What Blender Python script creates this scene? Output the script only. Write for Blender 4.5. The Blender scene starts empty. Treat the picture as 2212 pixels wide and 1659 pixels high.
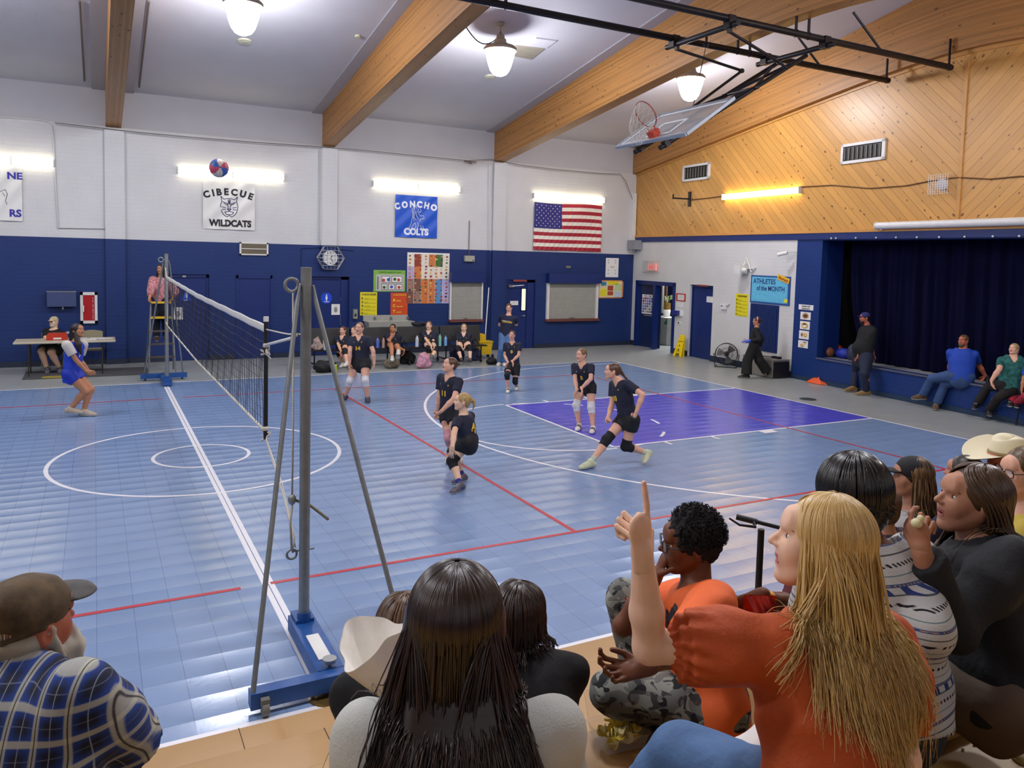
import bpy, math, random
import numpy as np
from mathutils import Vector, Matrix
random.seed(7); np.random.seed(7)
SC = bpy.context.scene
COL = SC.collection
# ---------------------------------------------------------------- camera, world, exposure
W_, H_ = 2212, 1659
CAM = np.array([-1.25307751, -6.5747526, 2.78093943])
cr = np.array([0.88188301, -0.4707745, 0.02556807])
cu = np.array([0.01106711, 0.07488638, 0.99713066])
cf = np.array([0.47133839, 0.87906962, -0.07125113])
FOC, PPX, PPY = 1693.1236, 1110.2447, 676.6863
cd = bpy.data.cameras.new('camera'); cam = bpy.data.objects.new('camera', cd); COL.objects.link(cam)
M = Matrix.Identity(4)
for i in range(3):
    M[i][0] = cr[i]; M[i][1] = cu[i]; M[i][2] = -cf[i]; M[i][3] = CAM[i]
cam.matrix_world = M
cd.sensor_width = 36; cd.sensor_fit = 'HORIZONTAL'; cd.lens = FOC / W_ * 36
cd.shift_x = (W_ / 2 - PPX) / W_; cd.shift_y = (PPY - H_ / 2) / W_
cd.clip_start = 0.02; cd.clip_end = 200
SC.camera = cam
wd = bpy.data.worlds.new('world'); SC.world = wd; wd.use_nodes = True
wd.node_tree.nodes['Background'].inputs[0].default_value = (0.75, 0.8, 1, 1)
wd.node_tree.nodes['Background'].inputs[1].default_value = 0.02
SC.view_settings.view_transform = 'Standard'; SC.view_settings.look = 'None'
SC.view_settings.gamma = 1; SC.view_settings.use_curve_mapping = False
SC.view_settings.exposure = 0.12
SC.cycles.max_bounces = 5; SC.cycles.diffuse_bounces = 4; SC.cycles.glossy_bounces = 3
SC.cycles.transmission_bounces = 6; SC.cycles.transparent_max_bounces = 12
SC.cycles.sample_clamp_indirect = 4; SC.cycles.caustics_reflective = False; SC.cycles.caustics_refractive = False
SC.cycles.use_denoising = True; SC.cycles.use_adaptive_sampling = True; SC.cycles.adaptive_threshold = 0.03
LAMP_E, TUBE_E = 122.0, 11.0      # emission of the pendant globes and of the fluorescent tubes

def ray(x, y): return cf + cr * (x - PPX) / FOC - cu * (y - PPY) / FOC
def dep(x, y, d): return CAM + ray(x, y) * d
def pl(x, y, ax, v):
    d = ray(x, y); return CAM + d * (v - CAM[ax]) / d[ax]
def onz(x, y, v=0.0): return pl(x, y, 2, v)
def ony(x, y, v): return pl(x, y, 1, v)
def onx(x, y, v): return pl(x, y, 0, v)
def depth_of(P): return float((np.asarray(P) - CAM) @ cf)
YB = 14.35                      # back wall
RA = np.array([14.37, 14.3, 0.0]); RD = np.array([-0.07315311, -0.99732072, 0.0]); RN = np.array([-0.99732072, 0.07315311, 0.0])
UP = np.array([0, 0, 1.0])
# ---------------------------------------------------------------- materials
def lin(h):
    if isinstance(h, str):
        v = [int(h[i:i + 2], 16) / 255 for i in (0, 2, 4)]
    else: v = h
    return tuple((c / 12.92 if c <= 0.04045 else ((c + 0.055) / 1.055) ** 2.4) for c in v) + (1.0,)
MATS = {}
def nd(nt, typ, **kw):
    n = nt.nodes.new(typ)
    for k, v in kw.items(): setattr(n, k, v)
    return n
def newmat(name):
    m = bpy.data.materials.new(name); m.use_nodes = True
    return m, m.node_tree, m.node_tree.nodes['Principled BSDF']
def mat(name, h, rough=0.6, metal=0.0, var=0.06, vs=8.0, bump=0.0, bs=60.0, spec=0.5, stretch=None, coat=0.0, sheen=0.0, emit=0.0, alpha=1.0, trans=0.0, sss=0.0, dist=0.002):
    if name in MATS: return MATS[name]
    m, nt, b = newmat(name); c = lin(h)
    b.inputs['Roughness'].default_value = rough; b.inputs['Metallic'].default_value = metal
    b.inputs['Specular IOR Level'].default_value = spec
    if coat: b.inputs['Coat Weight'].default_value = coat
    if sheen: b.inputs['Sheen Weight'].default_value = sheen
    if trans: b.inputs['Transmission Weight'].default_value = trans
    if alpha < 1: b.inputs['Alpha'].default_value = alpha
    if sss:
        b.inputs['Subsurface Weight'].default_value = sss; b.inputs['Subsurface Radius'].default_value = (0.02, 0.008, 0.004)
        b.inputs['Subsurface Scale'].default_value = 0.5
    if emit:
        b.inputs['Emission Color'].default_value = c; b.inputs['Emission Strength'].default_value = emit
    tc = nd(nt, 'ShaderNodeTexCoord'); src = tc.outputs['Object']
    if stretch:
        mp = nd(nt, 'ShaderNodeMapping'); mp.inputs['Scale'].default_value = stretch
        nt.links.new(src, mp.inputs[0]); src = mp.outputs[0]
    no = nd(nt, 'ShaderNodeTexNoise'); no.inputs['Scale'].default_value = vs; no.inputs['Detail'].default_value = 4
    nt.links.new(src, no.inputs['Vector'])
    mr = nd(nt, 'ShaderNodeMapRange'); mr.inputs['To Min'].default_value = 1 - var * 2; mr.inputs['To Max'].default_value = 1 + var * 2
    nt.links.new(no.outputs['Fac'], mr.inputs['Value'])
    mx = nd(nt, 'ShaderNodeMix', data_type='RGBA', blend_type='MULTIPLY'); mx.inputs[0].default_value = 1
    mx.inputs[6].default_value = c; nt.links.new(mr.outputs[0], mx.inputs[7])
    nt.links.new(mx.outputs[2], b.inputs['Base Color'])
    if bump:
        n2 = nd(nt, 'ShaderNodeTexNoise'); n2.inputs['Scale'].default_value = bs; n2.inputs['Detail'].default_value = 3
        nt.links.new(src, n2.inputs['Vector'])
        bp = nd(nt, 'ShaderNodeBump'); bp.inputs['Strength'].default_value = bump; bp.inputs['Distance'].default_value = dist
        nt.links.new(n2.outputs['Fac'], bp.inputs['Height']); nt.links.new(bp.outputs[0], b.inputs['Normal'])
    m.use_backface_culling = False
    MATS[name] = m; return m
def mth(nt, op, a, b=None, c=None):
    n = nd(nt, 'ShaderNodeMath', operation=op)
    for i, v in enumerate((a, b, c)):
        if v is None: continue
        if isinstance(v, (int, float)): n.inputs[i].default_value = v
        else: nt.links.new(v, n.inputs[i])
    return n.outputs[0]
def mixc(nt, f, a, b, mode='MIX'):
    n = nd(nt, 'ShaderNodeMix', data_type='RGBA', blend_type=mode)
    for i, v in ((0, f), (6, a), (7, b)):
        if isinstance(v, (int, float, tuple)): n.inputs[i].default_value = v
        else: nt.links.new(v, n.inputs[i])
    return n.outputs[2]
def brickmat(name, h, axis='x', rough=0.45, bw=0.40, bh=0.10, mort=0.006, strength=0.55, spec=0.4):
    m, nt, b = newmat(name); c = lin(h)
    tc = nd(nt, 'ShaderNodeTexCoord'); sp = nd(nt, 'ShaderNodeSeparateXYZ'); nt.links.new(tc.outputs['Object'], sp.inputs[0])
    cb = nd(nt, 'ShaderNodeCombineXYZ'); nt.links.new(sp.outputs['X' if axis == 'x' else 'Y'], cb.inputs[0]); nt.links.new(sp.outputs['Z'], cb.inputs[1])
    br = nd(nt, 'ShaderNodeTexBrick'); nt.links.new(cb.outputs[0], br.inputs['Vector'])
    br.inputs['Scale'].default_value = 1; br.inputs['Brick Width'].default_value = bw; br.inputs['Row Height'].default_value = bh
    br.inputs['Mortar Size'].default_value = mort; br.inputs['Mortar Smooth'].default_value = 0.6
    br.inputs['Color1'].default_value = (1, 1, 1, 1); br.inputs['Color2'].default_value = (0.80, 0.80, 0.80, 1); br.inputs['Mortar'].default_value = (0.25, 0.25, 0.25, 1)
    no = nd(nt, 'ShaderNodeTexNoise'); no.inputs['Scale'].default_value = 9; no.inputs['Detail'].default_value = 5
    mp = nd(nt, 'ShaderNodeMapping'); mp.inputs['Scale'].default_value = (1, 3.0, 1); nt.links.new(cb.outputs[0], mp.inputs[0]); nt.links.new(mp.outputs[0], no.inputs['Vector'])
    hgt = mth(nt, 'ADD', br.outputs['Color'], mth(nt, 'MULTIPLY', no.outputs['Fac'], 0.9))
    bp = nd(nt, 'ShaderNodeBump'); bp.inputs['Strength'].default_value = strength; bp.inputs['Distance'].default_value = 0.006
    nt.links.new(hgt, bp.inputs['Height']); nt.links.new(bp.outputs[0], b.inputs['Normal'])
    n2 = nd(nt, 'ShaderNodeTexNoise'); n2.inputs['Scale'].default_value = 1.3; n2.inputs['Detail'].default_value = 5; nt.links.new(tc.outputs['Object'], n2.inputs['Vector'])
    mr = nd(nt, 'ShaderNodeMapRange'); mr.inputs['To Min'].default_value = 0.9; mr.inputs['To Max'].default_value = 1.08; nt.links.new(n2.outputs['Fac'], mr.inputs['Value'])
    nt.links.new(mixc(nt, 1.0, c, mr.outputs[0], 'MULTIPLY'), b.inputs['Base Color'])
    b.inputs['Roughness'].default_value = rough; b.inputs['Specular IOR Level'].default_value = spec
    MATS[name] = m; return m
# ---------------------------------------------------------------- mesh builder
def nrm(v):
    v = np.asarray(v, float); l = np.linalg.norm(v); return v / l if l > 1e-12 else v
def perp(d):
    a = np.array([0, 0, 1.0]) if abs(d[2]) < 0.9 else np.array([1.0, 0, 0])
    u = nrm(np.cross(d, a)); return u, np.cross(d, u)
class MB:
    def __init__(s): s.v = []; s.f = []; s.m = []; s.n = 0
    def add(s, V, Fs, mi=0):
        V = np.asarray(V, float).reshape(-1, 3); s.v.append(V)
        for q in Fs: s.f.append(tuple(int(i) + s.n for i in q)); s.m.append(mi)
        s.n += len(V); return s
    def arr(s, V, Q, mi):
        V = np.asarray(V, float); s.v.append(V); Q = (np.asarray(Q) + s.n).tolist(); s.f.extend(map(tuple, Q))
        s.m.extend(mi if hasattr(mi, '__len__') else [mi] * len(Q)); s.n += len(V); return s
    def box(s, c, size, ax=None, mi=0):
        c = np.asarray(c, float); A = np.eye(3) if ax is None else np.asarray(ax, float)
        h = np.asarray(size, float) / 2
        V = [c + A[0] * h[0] * i + A[1] * h[1] * j + A[2] * h[2] * k for i in (-1, 1) for j in (-1, 1) for k in (-1, 1)]
        Fs = [(0, 1, 3, 2), (4, 6, 7, 5), (0, 4, 5, 1), (2, 3, 7, 6), (0, 2, 6, 4), (1, 5, 7, 3)]
        if np.linalg.det(A) < 0: Fs = [q[::-1] for q in Fs]
        return s.add(V, Fs, mi)
    def b2(s, lo, hi, mi=0):
        lo = np.asarray(lo, float); hi = np.asarray(hi, float); return s.box((lo + hi) / 2, abs(hi - lo), None, mi)
    def cyl(s, a, b, r0, r1=None, n=12, mi=0, caps=True):
        r1 = r0 if r1 is None else r1; a = np.asarray(a, float); b = np.asarray(b, float)
        u, w = perp(nrm(b - a)); t = np.linspace(0, 2 * math.pi, n, endpoint=False)
        ring = np.cos(t)[:, None] * u + np.sin(t)[:, None] * w
        V = np.vstack([a + ring * r0, b + ring * r1])
        Fs = [(i, (i + 1) % n, n + (i + 1) % n, n + i)[::-1] for i in range(n)]
        if caps: Fs += [tuple(range(n)), tuple(range(2 * n - 1, n - 1, -1))]
        return s.add(V, [q[::-1] for q in Fs] if False else Fs, mi)
    def tube(s, pts, r, n=8, mi=0, closed=False, flat=None, caps=True):
        P = np.asarray(pts, float); m = len(P); r = np.full(m, r) if np.isscalar(r) else np.asarray(r, float)
        T = np.gradient(P, axis=0) if not closed else (np.roll(P, -1, 0) - np.roll(P, 1, 0))
        T /= np.maximum(np.linalg.norm(T, axis=1), 1e-9)[:, None]
        u, _ = perp(T[0]); rings = []; t = np.linspace(0, 2 * math.pi, n, endpoint=False)
        for i in range(m):
            u = nrm(u - T[i] * (u @ T[i])); w = np.cross(T[i], u)
            fl = 1 if flat is None else flat
            rings.append(P[i] + r[i] * (np.cos(t)[:, None] * u + fl * np.sin(t)[:, None] * w))
        V = np.vstack(rings); Fs = []
        for i in range(m if closed else m - 1):
            a = i * n; b = ((i + 1) % m) * n
            Fs += [(a + j, a + (j + 1) % n, b + (j + 1) % n, b + j) for j in range(n)]
        if caps and not closed: Fs += [tuple(range(n - 1, -1, -1)), tuple(range((m - 1) * n, m * n))]
        return s.add(V, Fs, mi)
    def sph(s, c, r, nu=16, nv=10, mi=0, ax=None):
        r = np.full(3, r) if np.isscalar(r) else np.asarray(r, float); A = np.eye(3) if ax is None else np.asarray(ax)
        V = []; Fs = []
        for i in range(nv + 1):
            th = math.pi * i / nv
            for j in range(nu):
                ph = 2 * math.pi * j / nu
                q = np.array([math.sin(th) * math.cos(ph), math.sin(th) * math.sin(ph), math.cos(th)]) * r
                V.append(np.asarray(c) + q @ A)
        for i in range(nv):
            for j in range(nu):
                a = i * nu + j; b = i * nu + (j + 1) % nu; Fs.append((a, a + nu, b + nu, b))
        return s.add(V, Fs, mi)
    def lathe(s, prof, c, n=24, mi=0, axis=None):
        c = np.asarray(c, float); d = UP if axis is None else nrm(axis); u, w = perp(d); u, w = w, u
        V = []; t = np.linspace(0, 2 * math.pi, n, endpoint=False)
        for (r, z) in prof: V.append(c + d * z + r * (np.cos(t)[:, None] * u + np.sin(t)[:, None] * w))
        V = np.vstack(V); Fs = []
        for i in range(len(prof) - 1):
            for j in range(n):
                a = i * n; b = a + n; Fs.append((a + j, a + (j + 1) % n, b + (j + 1) % n, b + j))
        return s.add(V, Fs, mi)
    def prism(s, poly, O, U, V_, N, d0, d1, mi=0):
        "polygon in (u,v) extruded from d0 to d1 along N"
        O, U, V_, N = [np.asarray(q, float) for q in (O, U, V_, N)]; k = len(poly)
        A = [O + U * a + V_ * b + N * d0 for a, b in poly]; B = [O + U * a + V_ * b + N * d1 for a, b in poly]
        Fs = [tuple(range(k - 1, -1, -1)), tuple(range(k, 2 * k))] + [(i, (i + 1) % k, k + (i + 1) % k, k + i) for i in range(k)]
        return s.add(A + B, Fs, mi)
    def grid(s, fn, nu, nv, mi=0):
        V = [fn(i / nu, j / nv) for i in range(nu + 1) for j in range(nv + 1)]
        Fs = [(i * (nv + 1) + j, (i + 1) * (nv + 1) + j, (i + 1) * (nv + 1) + j + 1, i * (nv + 1) + j + 1) for i in range(nu) for j in range(nv)]
        return s.add(V, Fs, mi)
def gloc(o):
    L = np.zeros(3)
    while o is not None:
        L = L + np.array(o.location); o = o.parent
    return L
def obj(name, mb, mats, parent=None, smooth=None, loc=None):
    mats = mats if isinstance(mats, (list, tuple)) else [mats]
    V = np.vstack(mb.v) if mb.v else np.zeros((0, 3))
    if loc is None: loc = gloc(parent) if parent is not None else (np.array([(V[:, 0].min() + V[:, 0].max()) / 2, (V[:, 1].min() + V[:, 1].max()) / 2, V[:, 2].min()]) if len(V) else np.zeros(3))
    loc = np.asarray(loc, float)
    me = bpy.data.meshes.new(name); me.from_pydata((V - loc).tolist(), [], mb.f)
    for m in mats: me.materials.append(m)
    if len(mats) > 1: me.polygons.foreach_set('material_index', mb.m)
    if smooth is not None:
        me.polygons.foreach_set('use_smooth', [True] * len(me.polygons))
        if smooth < 179: me.set_sharp_from_angle(angle=math.radians(smooth))
    me.update()
    o = bpy.data.objects.new(name, me); COL.objects.link(o)
    if parent is not None:
        o.parent = parent; o.location = Vector(loc - gloc(parent))
    else: o.location = Vector(loc)
    return o
def tag(o, label=None, cat=None, group=None, kind=None):
    for k, v in (('label', label), ('category', cat), ('group', group), ('kind', kind)):
        if v: o[k] = v
    return o
def thing(name, label, cat, loc, group=None):
    o = bpy.data.objects.new(name, None); COL.objects.link(o); o.location = Vector(loc); o.empty_display_size = 0.1
    return tag(o, label, cat, group)
def struct(name, mb, mats, smooth=None, loc=(0, 0, 0), label=None):
    return tag(obj(name, mb, mats, None, smooth, loc), label, None, None, 'structure')
def dup(o, loc, label=None, parent=None):
    c = o.copy(); COL.objects.link(c)
    if parent is None:
        c.location = Vector(loc)
        if label: c['label'] = label
    else: c.parent = parent
    for ch in list(o.children): dup(ch, None, None, c)
    return c
def text(mb, s, O, U, V_, N, size, mi=0, bold=0.0, sx=1.0, d=0.004, align='CENTER', arc=0.0, shear=0.0):
    "lettering laid on a surface: O origin of the baseline centre, U right, V_ up, N outward"
    O, U, V_, N = [np.asarray(q, float) for q in (O, U, V_, N)]
    def glyph(t):
        cu_ = bpy.data.curves.new('t', 'FONT'); cu_.body = t; cu_.size = 1; cu_.offset = bold; cu_.resolution_u = 3; cu_.fill_mode = 'BOTH'; cu_.shear = shear
        ob = bpy.data.objects.new('t', cu_); COL.objects.link(ob); bpy.context.view_layer.update()
        dg = bpy.context.evaluated_depsgraph_get(); me = ob.evaluated_get(dg).to_mesh()
        V = np.array([v.co[:] for v in me.vertices]) if len(me.vertices) else np.zeros((0, 3)); Fs = [tuple(p.vertices) for p in me.polygons]
        ob.evaluated_get(dg).to_mesh_clear(); bpy.data.objects.remove(ob); bpy.data.curves.remove(cu_); return V, Fs
    if arc == 0.0:
        V, Fs = glyph(s)
        if not len(V): return
        w = V[:, 0].max() + V[:, 0].min(); off = {'CENTER': -w / 2, 'LEFT': 0, 'RIGHT': -w}[align]
        mb.add(O + np.outer((V[:, 0] + off) * size * sx, U) + np.outer(V[:, 1] * size, V_) + N * d, Fs, mi)
    else:
        gl = [glyph(ch) for ch in s]; ws = [(g[0][:, 0].max() + 0.09 + bold * 2) * sx if len(g[0]) else 0.3 for g in gl]; tot = sum(ws); x = -tot / 2
        for (V, Fs), w in zip(gl, ws):
            if len(V):
                xc = x + w / 2; k = xc / (tot / 2); dy = -arc * k * k / size; an = -2 * arc * k / (tot / 2) / size
                lx = V[:, 0] * sx - w / 2; ly = V[:, 1]
                X = xc + lx * math.cos(an) - ly * math.sin(an); Y = dy + lx * math.sin(an) + ly * math.cos(an)
                mb.add(O + np.outer(X * size, U) + np.outer(Y * size, V_) + N * d, Fs, mi)
            x += w
# ---------------------------------------------------------------- structure materials
def tilemat(name, h, rough=0.19):
    m, nt, b = newmat(name); c = lin(h); T = 0.2535
    tc = nd(nt, 'ShaderNodeTexCoord'); sp = nd(nt, 'ShaderNodeSeparateXYZ'); nt.links.new(tc.outputs['Object'], sp.inputs[0])
    fx = mth(nt, 'FRACT', mth(nt, 'DIVIDE', sp.outputs['X'], T)); fy = mth(nt, 'FRACT', mth(nt, 'DIVIDE', mth(nt, 'ADD', sp.outputs['Y'], 0.02), T))
    ax = mth(nt, 'ABSOLUTE', mth(nt, 'SUBTRACT', fx, 0.5)); ay = mth(nt, 'ABSOLUTE', mth(nt, 'SUBTRACT', fy, 0.5))
    gx = mth(nt, 'GREATER_THAN', ax, 0.493); gy = mth(nt, 'GREATER_THAN', ay, 0.494)
    g = mth(nt, 'MINIMUM', mth(nt, 'ADD', gx, mth(nt, 'MULTIPLY', gy, 0.5)), 1.0)
    ix = mth(nt, 'FLOOR', mth(nt, 'DIVIDE', sp.outputs['X'], T)); iy = mth(nt, 'FLOOR', mth(nt, 'DIVIDE', mth(nt, 'ADD', sp.outputs['Y'], 0.02), T))
    cb = nd(nt, 'ShaderNodeCombineXYZ'); nt.links.new(ix, cb.inputs[0]); nt.links.new(iy, cb.inputs[1])
    wn = nd(nt, 'ShaderNodeTexWhiteNoise'); nt.links.new(cb.outputs[0], wn.inputs['Vector'])
    v = mth(nt, 'ADD', mth(nt, 'MULTIPLY', wn.outputs['Value'], 0.05), 0.975)
    no = nd(nt, 'ShaderNodeTexNoise'); no.inputs['Scale'].default_value = 1.1; no.inputs['Detail'].default_value = 5; nt.links.new(tc.outputs['Object'], no.inputs['Vector'])
    v = mth(nt, 'MULTIPLY', v, mth(nt, 'ADD', mth(nt, 'MULTIPLY', no.outputs['Fac'], 0.16), 0.92))
    col = mixc(nt, 1.0, c, v, 'MULTIPLY')
    col = mixc(nt, mth(nt, 'MULTIPLY', g, 0.55), col, (c[0] * .25, c[1] * .25, c[2] * .35, 1))
    nt.links.new(col, b.inputs['Base Color'])
    # each tile is slightly dished, so lamps streak across it
    hy = mth(nt, 'MULTIPLY', mth(nt, 'POWER', ay, 2.0), 0.013); hx = mth(nt, 'MULTIPLY', mth(nt, 'POWER', ax, 2.0), 0.0015)
    n2 = nd(nt, 'ShaderNodeTexNoise'); n2.inputs['Scale'].default_value = 30; n2.inputs['Detail'].default_value = 2; nt.links.new(tc.outputs['Object'], n2.inputs['Vector'])
    h_ = mth(nt, 'ADD', mth(nt, 'ADD', hy, hx), mth(nt, 'MULTIPLY', n2.outputs['Fac'], 0.0005))
    h_ = mth(nt, 'SUBTRACT', h_, mth(nt, 'MULTIPLY', g, 0.0008))
    bp = nd(nt, 'ShaderNodeBump'); bp.inputs['Strength'].default_value = 1; bp.inputs['Distance'].default_value = 1.0
    nt.links.new(h_, bp.inputs['Height']); nt.links.new(bp.outputs[0], b.inputs['Normal'])
    b.inputs['Specular IOR Level'].default_value = 0.85
    nt.links.new(mth(nt, 'ADD', mth(nt, 'MULTIPLY', wn.outputs['Value'], 0.03), rough), b.inputs['Roughness'])
    return m
def woodmat(name, h, width, groove=0.05, grain=1.0, knots=True, rough=0.38, alt=0.25, dark='7a4a20'):
    "boards: UV u across the boards, v along them (metres)"
    m, nt, b = newmat(name); c = lin(h)
    uv = nd(nt, 'ShaderNodeTexCoord'); sp = nd(nt, 'ShaderNodeSeparateXYZ'); nt.links.new(uv.outputs['UV'], sp.inputs[0])
    q = mth(nt, 'DIVIDE', sp.outputs['X'], width); iq = mth(nt, 'FLOOR', q); fq = mth(nt, 'ABSOLUTE', mth(nt, 'SUBTRACT', mth(nt, 'FRACT', q), 0.5))
    wn = nd(nt, 'ShaderNodeTexWhiteNoise', noise_dimensions='1D'); nt.links.new(iq, wn.inputs['W'])
    cb = nd(nt, 'ShaderNodeCombineXYZ'); nt.links.new(mth(nt, 'MULTIPLY', sp.outputs['X'], 38.0), cb.inputs[0]); nt.links.new(mth(nt, 'MULTIPLY', sp.outputs['Y'], 1.6), cb.inputs[1]); nt.links.new(mth(nt, 'MULTIPLY', wn.outputs['Value'], 50.0), cb.inputs[2])
    no = nd(nt, 'ShaderNodeTexNoise'); no.inputs['Scale'].default_value = 1; no.inputs['Detail'].default_value = 4; no.inputs['Distortion'].default_value = 0.6; nt.links.new(cb.outputs[0], no.inputs['Vector'])
    v = mth(nt, 'ADD', 1 - alt / 2, mth(nt, 'MULTIPLY', wn.outputs['Value'], alt))
    v = mth(nt, 'MULTIPLY', v, mth(nt, 'ADD', 1 - .2 * grain, mth(nt, 'MULTIPLY', no.outputs['Fac'], .4 * grain)))
    col = mixc(nt, 1.0, c, v, 'MULTIPLY')
    if knots:
        c2 = nd(nt, 'ShaderNodeCombineXYZ'); nt.links.new(mth(nt, 'MULTIPLY', sp.outputs['X'], 8.5), c2.inputs[0]); nt.links.new(mth(nt, 'MULTIPLY', sp.outputs['Y'], 5.0), c2.inputs[1])
        vo = nd(nt, 'ShaderNodeTexVoronoi'); vo.inputs['Scale'].default_value = 1; vo.inputs['Randomness'].default_value = 1; nt.links.new(c2.outputs[0], vo.inputs['Vector'])
        sz = nd(nt, 'ShaderNodeSeparateColor'); nt.links.new(vo.outputs['Color'], sz.inputs[0])
        rad = mth(nt, 'MULTIPLY', mth(nt, 'POWER', sz.outputs[0], 1.5), 0.19)
        k = nd(nt, 'ShaderNodeMapRange'); k.interpolation_type = 'SMOOTHSTEP'
        nt.links.new(mth(nt, 'SUBTRACT', vo.outputs['Distance'], rad), k.inputs['Value']); k.inputs['From Min'].default_value = -0.01; k.inputs['From Max'].default_value = 0.045; k.inputs['To Min'].default_value = 1; k.inputs['To Max'].default_value = 0
        col = mixc(nt, mth(nt, 'MULTIPLY', k.outputs[0], 0.85), col, lin(dark))
    gr = mth(nt, 'GREATER_THAN', fq, 0.5 - groove / 2)
    col = mixc(nt, mth(nt, 'MULTIPLY', gr, 0.6), col, lin(dark))
    nt.links.new(col, b.inputs['Base Color'])
    bp = nd(nt, 'ShaderNodeBump'); bp.inputs['Strength'].default_value = 0.6; bp.inputs['Distance'].default_value = 0.004
    nt.links.new(mth(nt, 'SUBTRACT', mth(nt, 'MULTIPLY', no.outputs['Fac'], 0.12), gr), bp.inputs['Height']); nt.links.new(bp.outputs[0], b.inputs['Normal'])
    b.inputs['Roughness'].default_value = rough
    return m
def setuv(o, fn):
    me = o.data; uv = me.uv_layers.new(name='uv'); L = np.array(gloc(o)); co = [np.array(v.co[:]) + L for v in me.vertices]
    for p in me.polygons:
        for li in p.loop_indices: uv.data[li].uv = fn(co[me.loops[li].vertex_index], p)
M_white = brickmat('painted_white_block', 'cccccb', 'x'); M_navy = brickmat('painted_navy_block', '1f3468', 'x', rough=0.4, spec=0.3)
M_whiteY = brickmat('painted_white_block_side', 'd2d2cf', 'y'); M_navyY = brickmat('painted_navy_block_side', '1a3570', 'y', rough=0.4, spec=0.3)
M_plain = mat('grey_white_paint', 'bcbbbd', 0.7, var=0.03, vs=2, bump=0.25, bs=25, dist=0.003)
M_ceil = mat('textured_ceiling', 'bdbbc0', 0.8, var=0.04, vs=1.2, bump=0.5, bs=45, dist=0.004)
M_ledge = mat('ceiling_ledger_paint', 'a3a1a6', 0.7, var=0.03)
M_floor = mat('grey_floor', '9a9f9d', 0.32, var=0.09, vs=2.2, bump=0.12, bs=18)
M_court = tilemat('court_tile_blue', '7e97bd'); M_key = tilemat('court_tile_violet', '5250cc', 0.2)
M_wline = mat('white_line_paint', 'e9e9ee', 0.35, var=0.02); M_rline = mat('red_line_paint', 'b8303c', 0.35, var=0.08)
M_base = mat('dark_baseboard', '232c40', 0.5); M_navyp = mat('navy_gloss_paint', '142a66', 0.35, var=0.04)
M_panel = woodmat('knotty_pine_panelling', 'c8944c', 0.165, 0.055, 0.9, alt=.2, dark='5c3516'); M_beam = woodmat('laminated_beam', 'a9773f', 0.045, 0.03, 1.3, True, 0.45, 0.35, '5e3d20')
M_trimw = mat('pine_trim', 'c58f4a', 0.4, var=0.1, vs=6, stretch=(1, .2, 1)); M_carpet = mat('grey_stage_carpet', '777880', 0.95, var=0.12, vs=60)
M_back = mat('dark_backstage', '07070b', 0.9)
YR = 2.85
def ceil_z(y): return 6.44 + 0.17 * (YB - YR - abs(y - YR))
def bot_z(y):
    t = YB - YR - math.sqrt((y - YR) ** 2 + 2.6) + 0.11; return 5.58 + 0.137 * t
YF_ = 2 * YR - YB; XL = -14.6
def RP(s, z, d=0.0): return RA + RD * s + UP * z + RN * d
def rsz(x, y, d=0.0):
    q = ray(x, y); t = ((RA + RN * d - CAM) @ RN) / (q @ RN); P = CAM + q * t; return float((P - RA) @ RD), float(P[2])
def BP(x, z, d=0.0): return np.array([x, YB - d, z])
def bxz(x, y, d=0.0):
    P = ony(x, y, YB - d); return float(P[0]), float(P[2])
XA = np.array([1.0, 0, 0]); YN_ = np.array([0, -1.0, 0])
WB = (BP, bxz, XA, YN_); WR = (RP, rsz, RD, RN)
def rects(u0, u1, z0, z1, holes):
    us = sorted({u0, u1} | {a for h in holes for a in h[:2] if u0 < a < u1}); zs = sorted({z0, z1} | {a for h in holes for a in h[2:] if z0 < a < z1})
    for i in range(len(us) - 1):
        for j in range(len(zs) - 1):
            uc, zc = (us[i] + us[i + 1]) / 2, (zs[j] + zs[j + 1]) / 2
            if not any(h[0] < uc < h[1] and h[2] < zc < h[3] for h in holes): yield us[i], us[i + 1], zs[j], zs[j + 1]
def wpan(mb, Wf, u0, u1, z0, z1, holes=(), th=0.2, front=0.0, mi=0):
    P, _, U, N = Wf
    for a, b, c, d in rects(u0, u1, z0, z1, holes):
        mb.box(P((a + b) / 2, (c + d) / 2, front - th / 2), (b - a, th, d - c), (U, N, UP), mi)
# floor and court
mb = MB(); mb.b2((XL, YF_, -0.3), (17.8, YB + 0.2, -0.004)); mb.b2((14.2, 8, -0.3), (20, 16, -0.0035)); struct('floor', mb, M_floor)
XB_, YN0, YF0, YC, XK, KW = 11.311, -1.975, 11.034, 4.585, 5.546, 1.747
mb = MB(); mb.b2((-11.35, YN0 - 0.04, -0.02), (XB_ + 0.03, YF0 + 0.03, 0.0)); struct('court_tiles', mb, M_court)
mb = MB(); mb.b2((XK, YC - KW, -0.02), (XB_, YC + KW, 0.0006)); struct('court_key', mb, M_key)
ZK = [0.0]
def strip(mb, pts, w, z=0.0014, closed=False, mi=0):
    ZK[0] += 0.00003; z += ZK[0]
    P = np.asarray(pts, float); m = len(P)
    T = (np.roll(P, -1, 0) - np.roll(P, 1, 0)) if closed else np.gradient(P, axis=0)
    T /= np.linalg.norm(T, axis=1)[:, None]; N = np.stack([-T[:, 1], T[:, 0]], 1) * w / 2
    V = [(*(P[i] + N[i]), z) for i in range(m)] + [(*(P[i] - N[i]), z) for i in range(m)]
    mb.add(V, [(i, m + i, m + (i + 1) % m, (i + 1) % m) for i in range(m if closed else m - 1)], mi)
def arcp(c, r, a0, a1, n=64): return [(c[0] + r * math.cos(a), c[1] + r * math.sin(a)) for a in np.linspace(a0, a1, n)]
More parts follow.
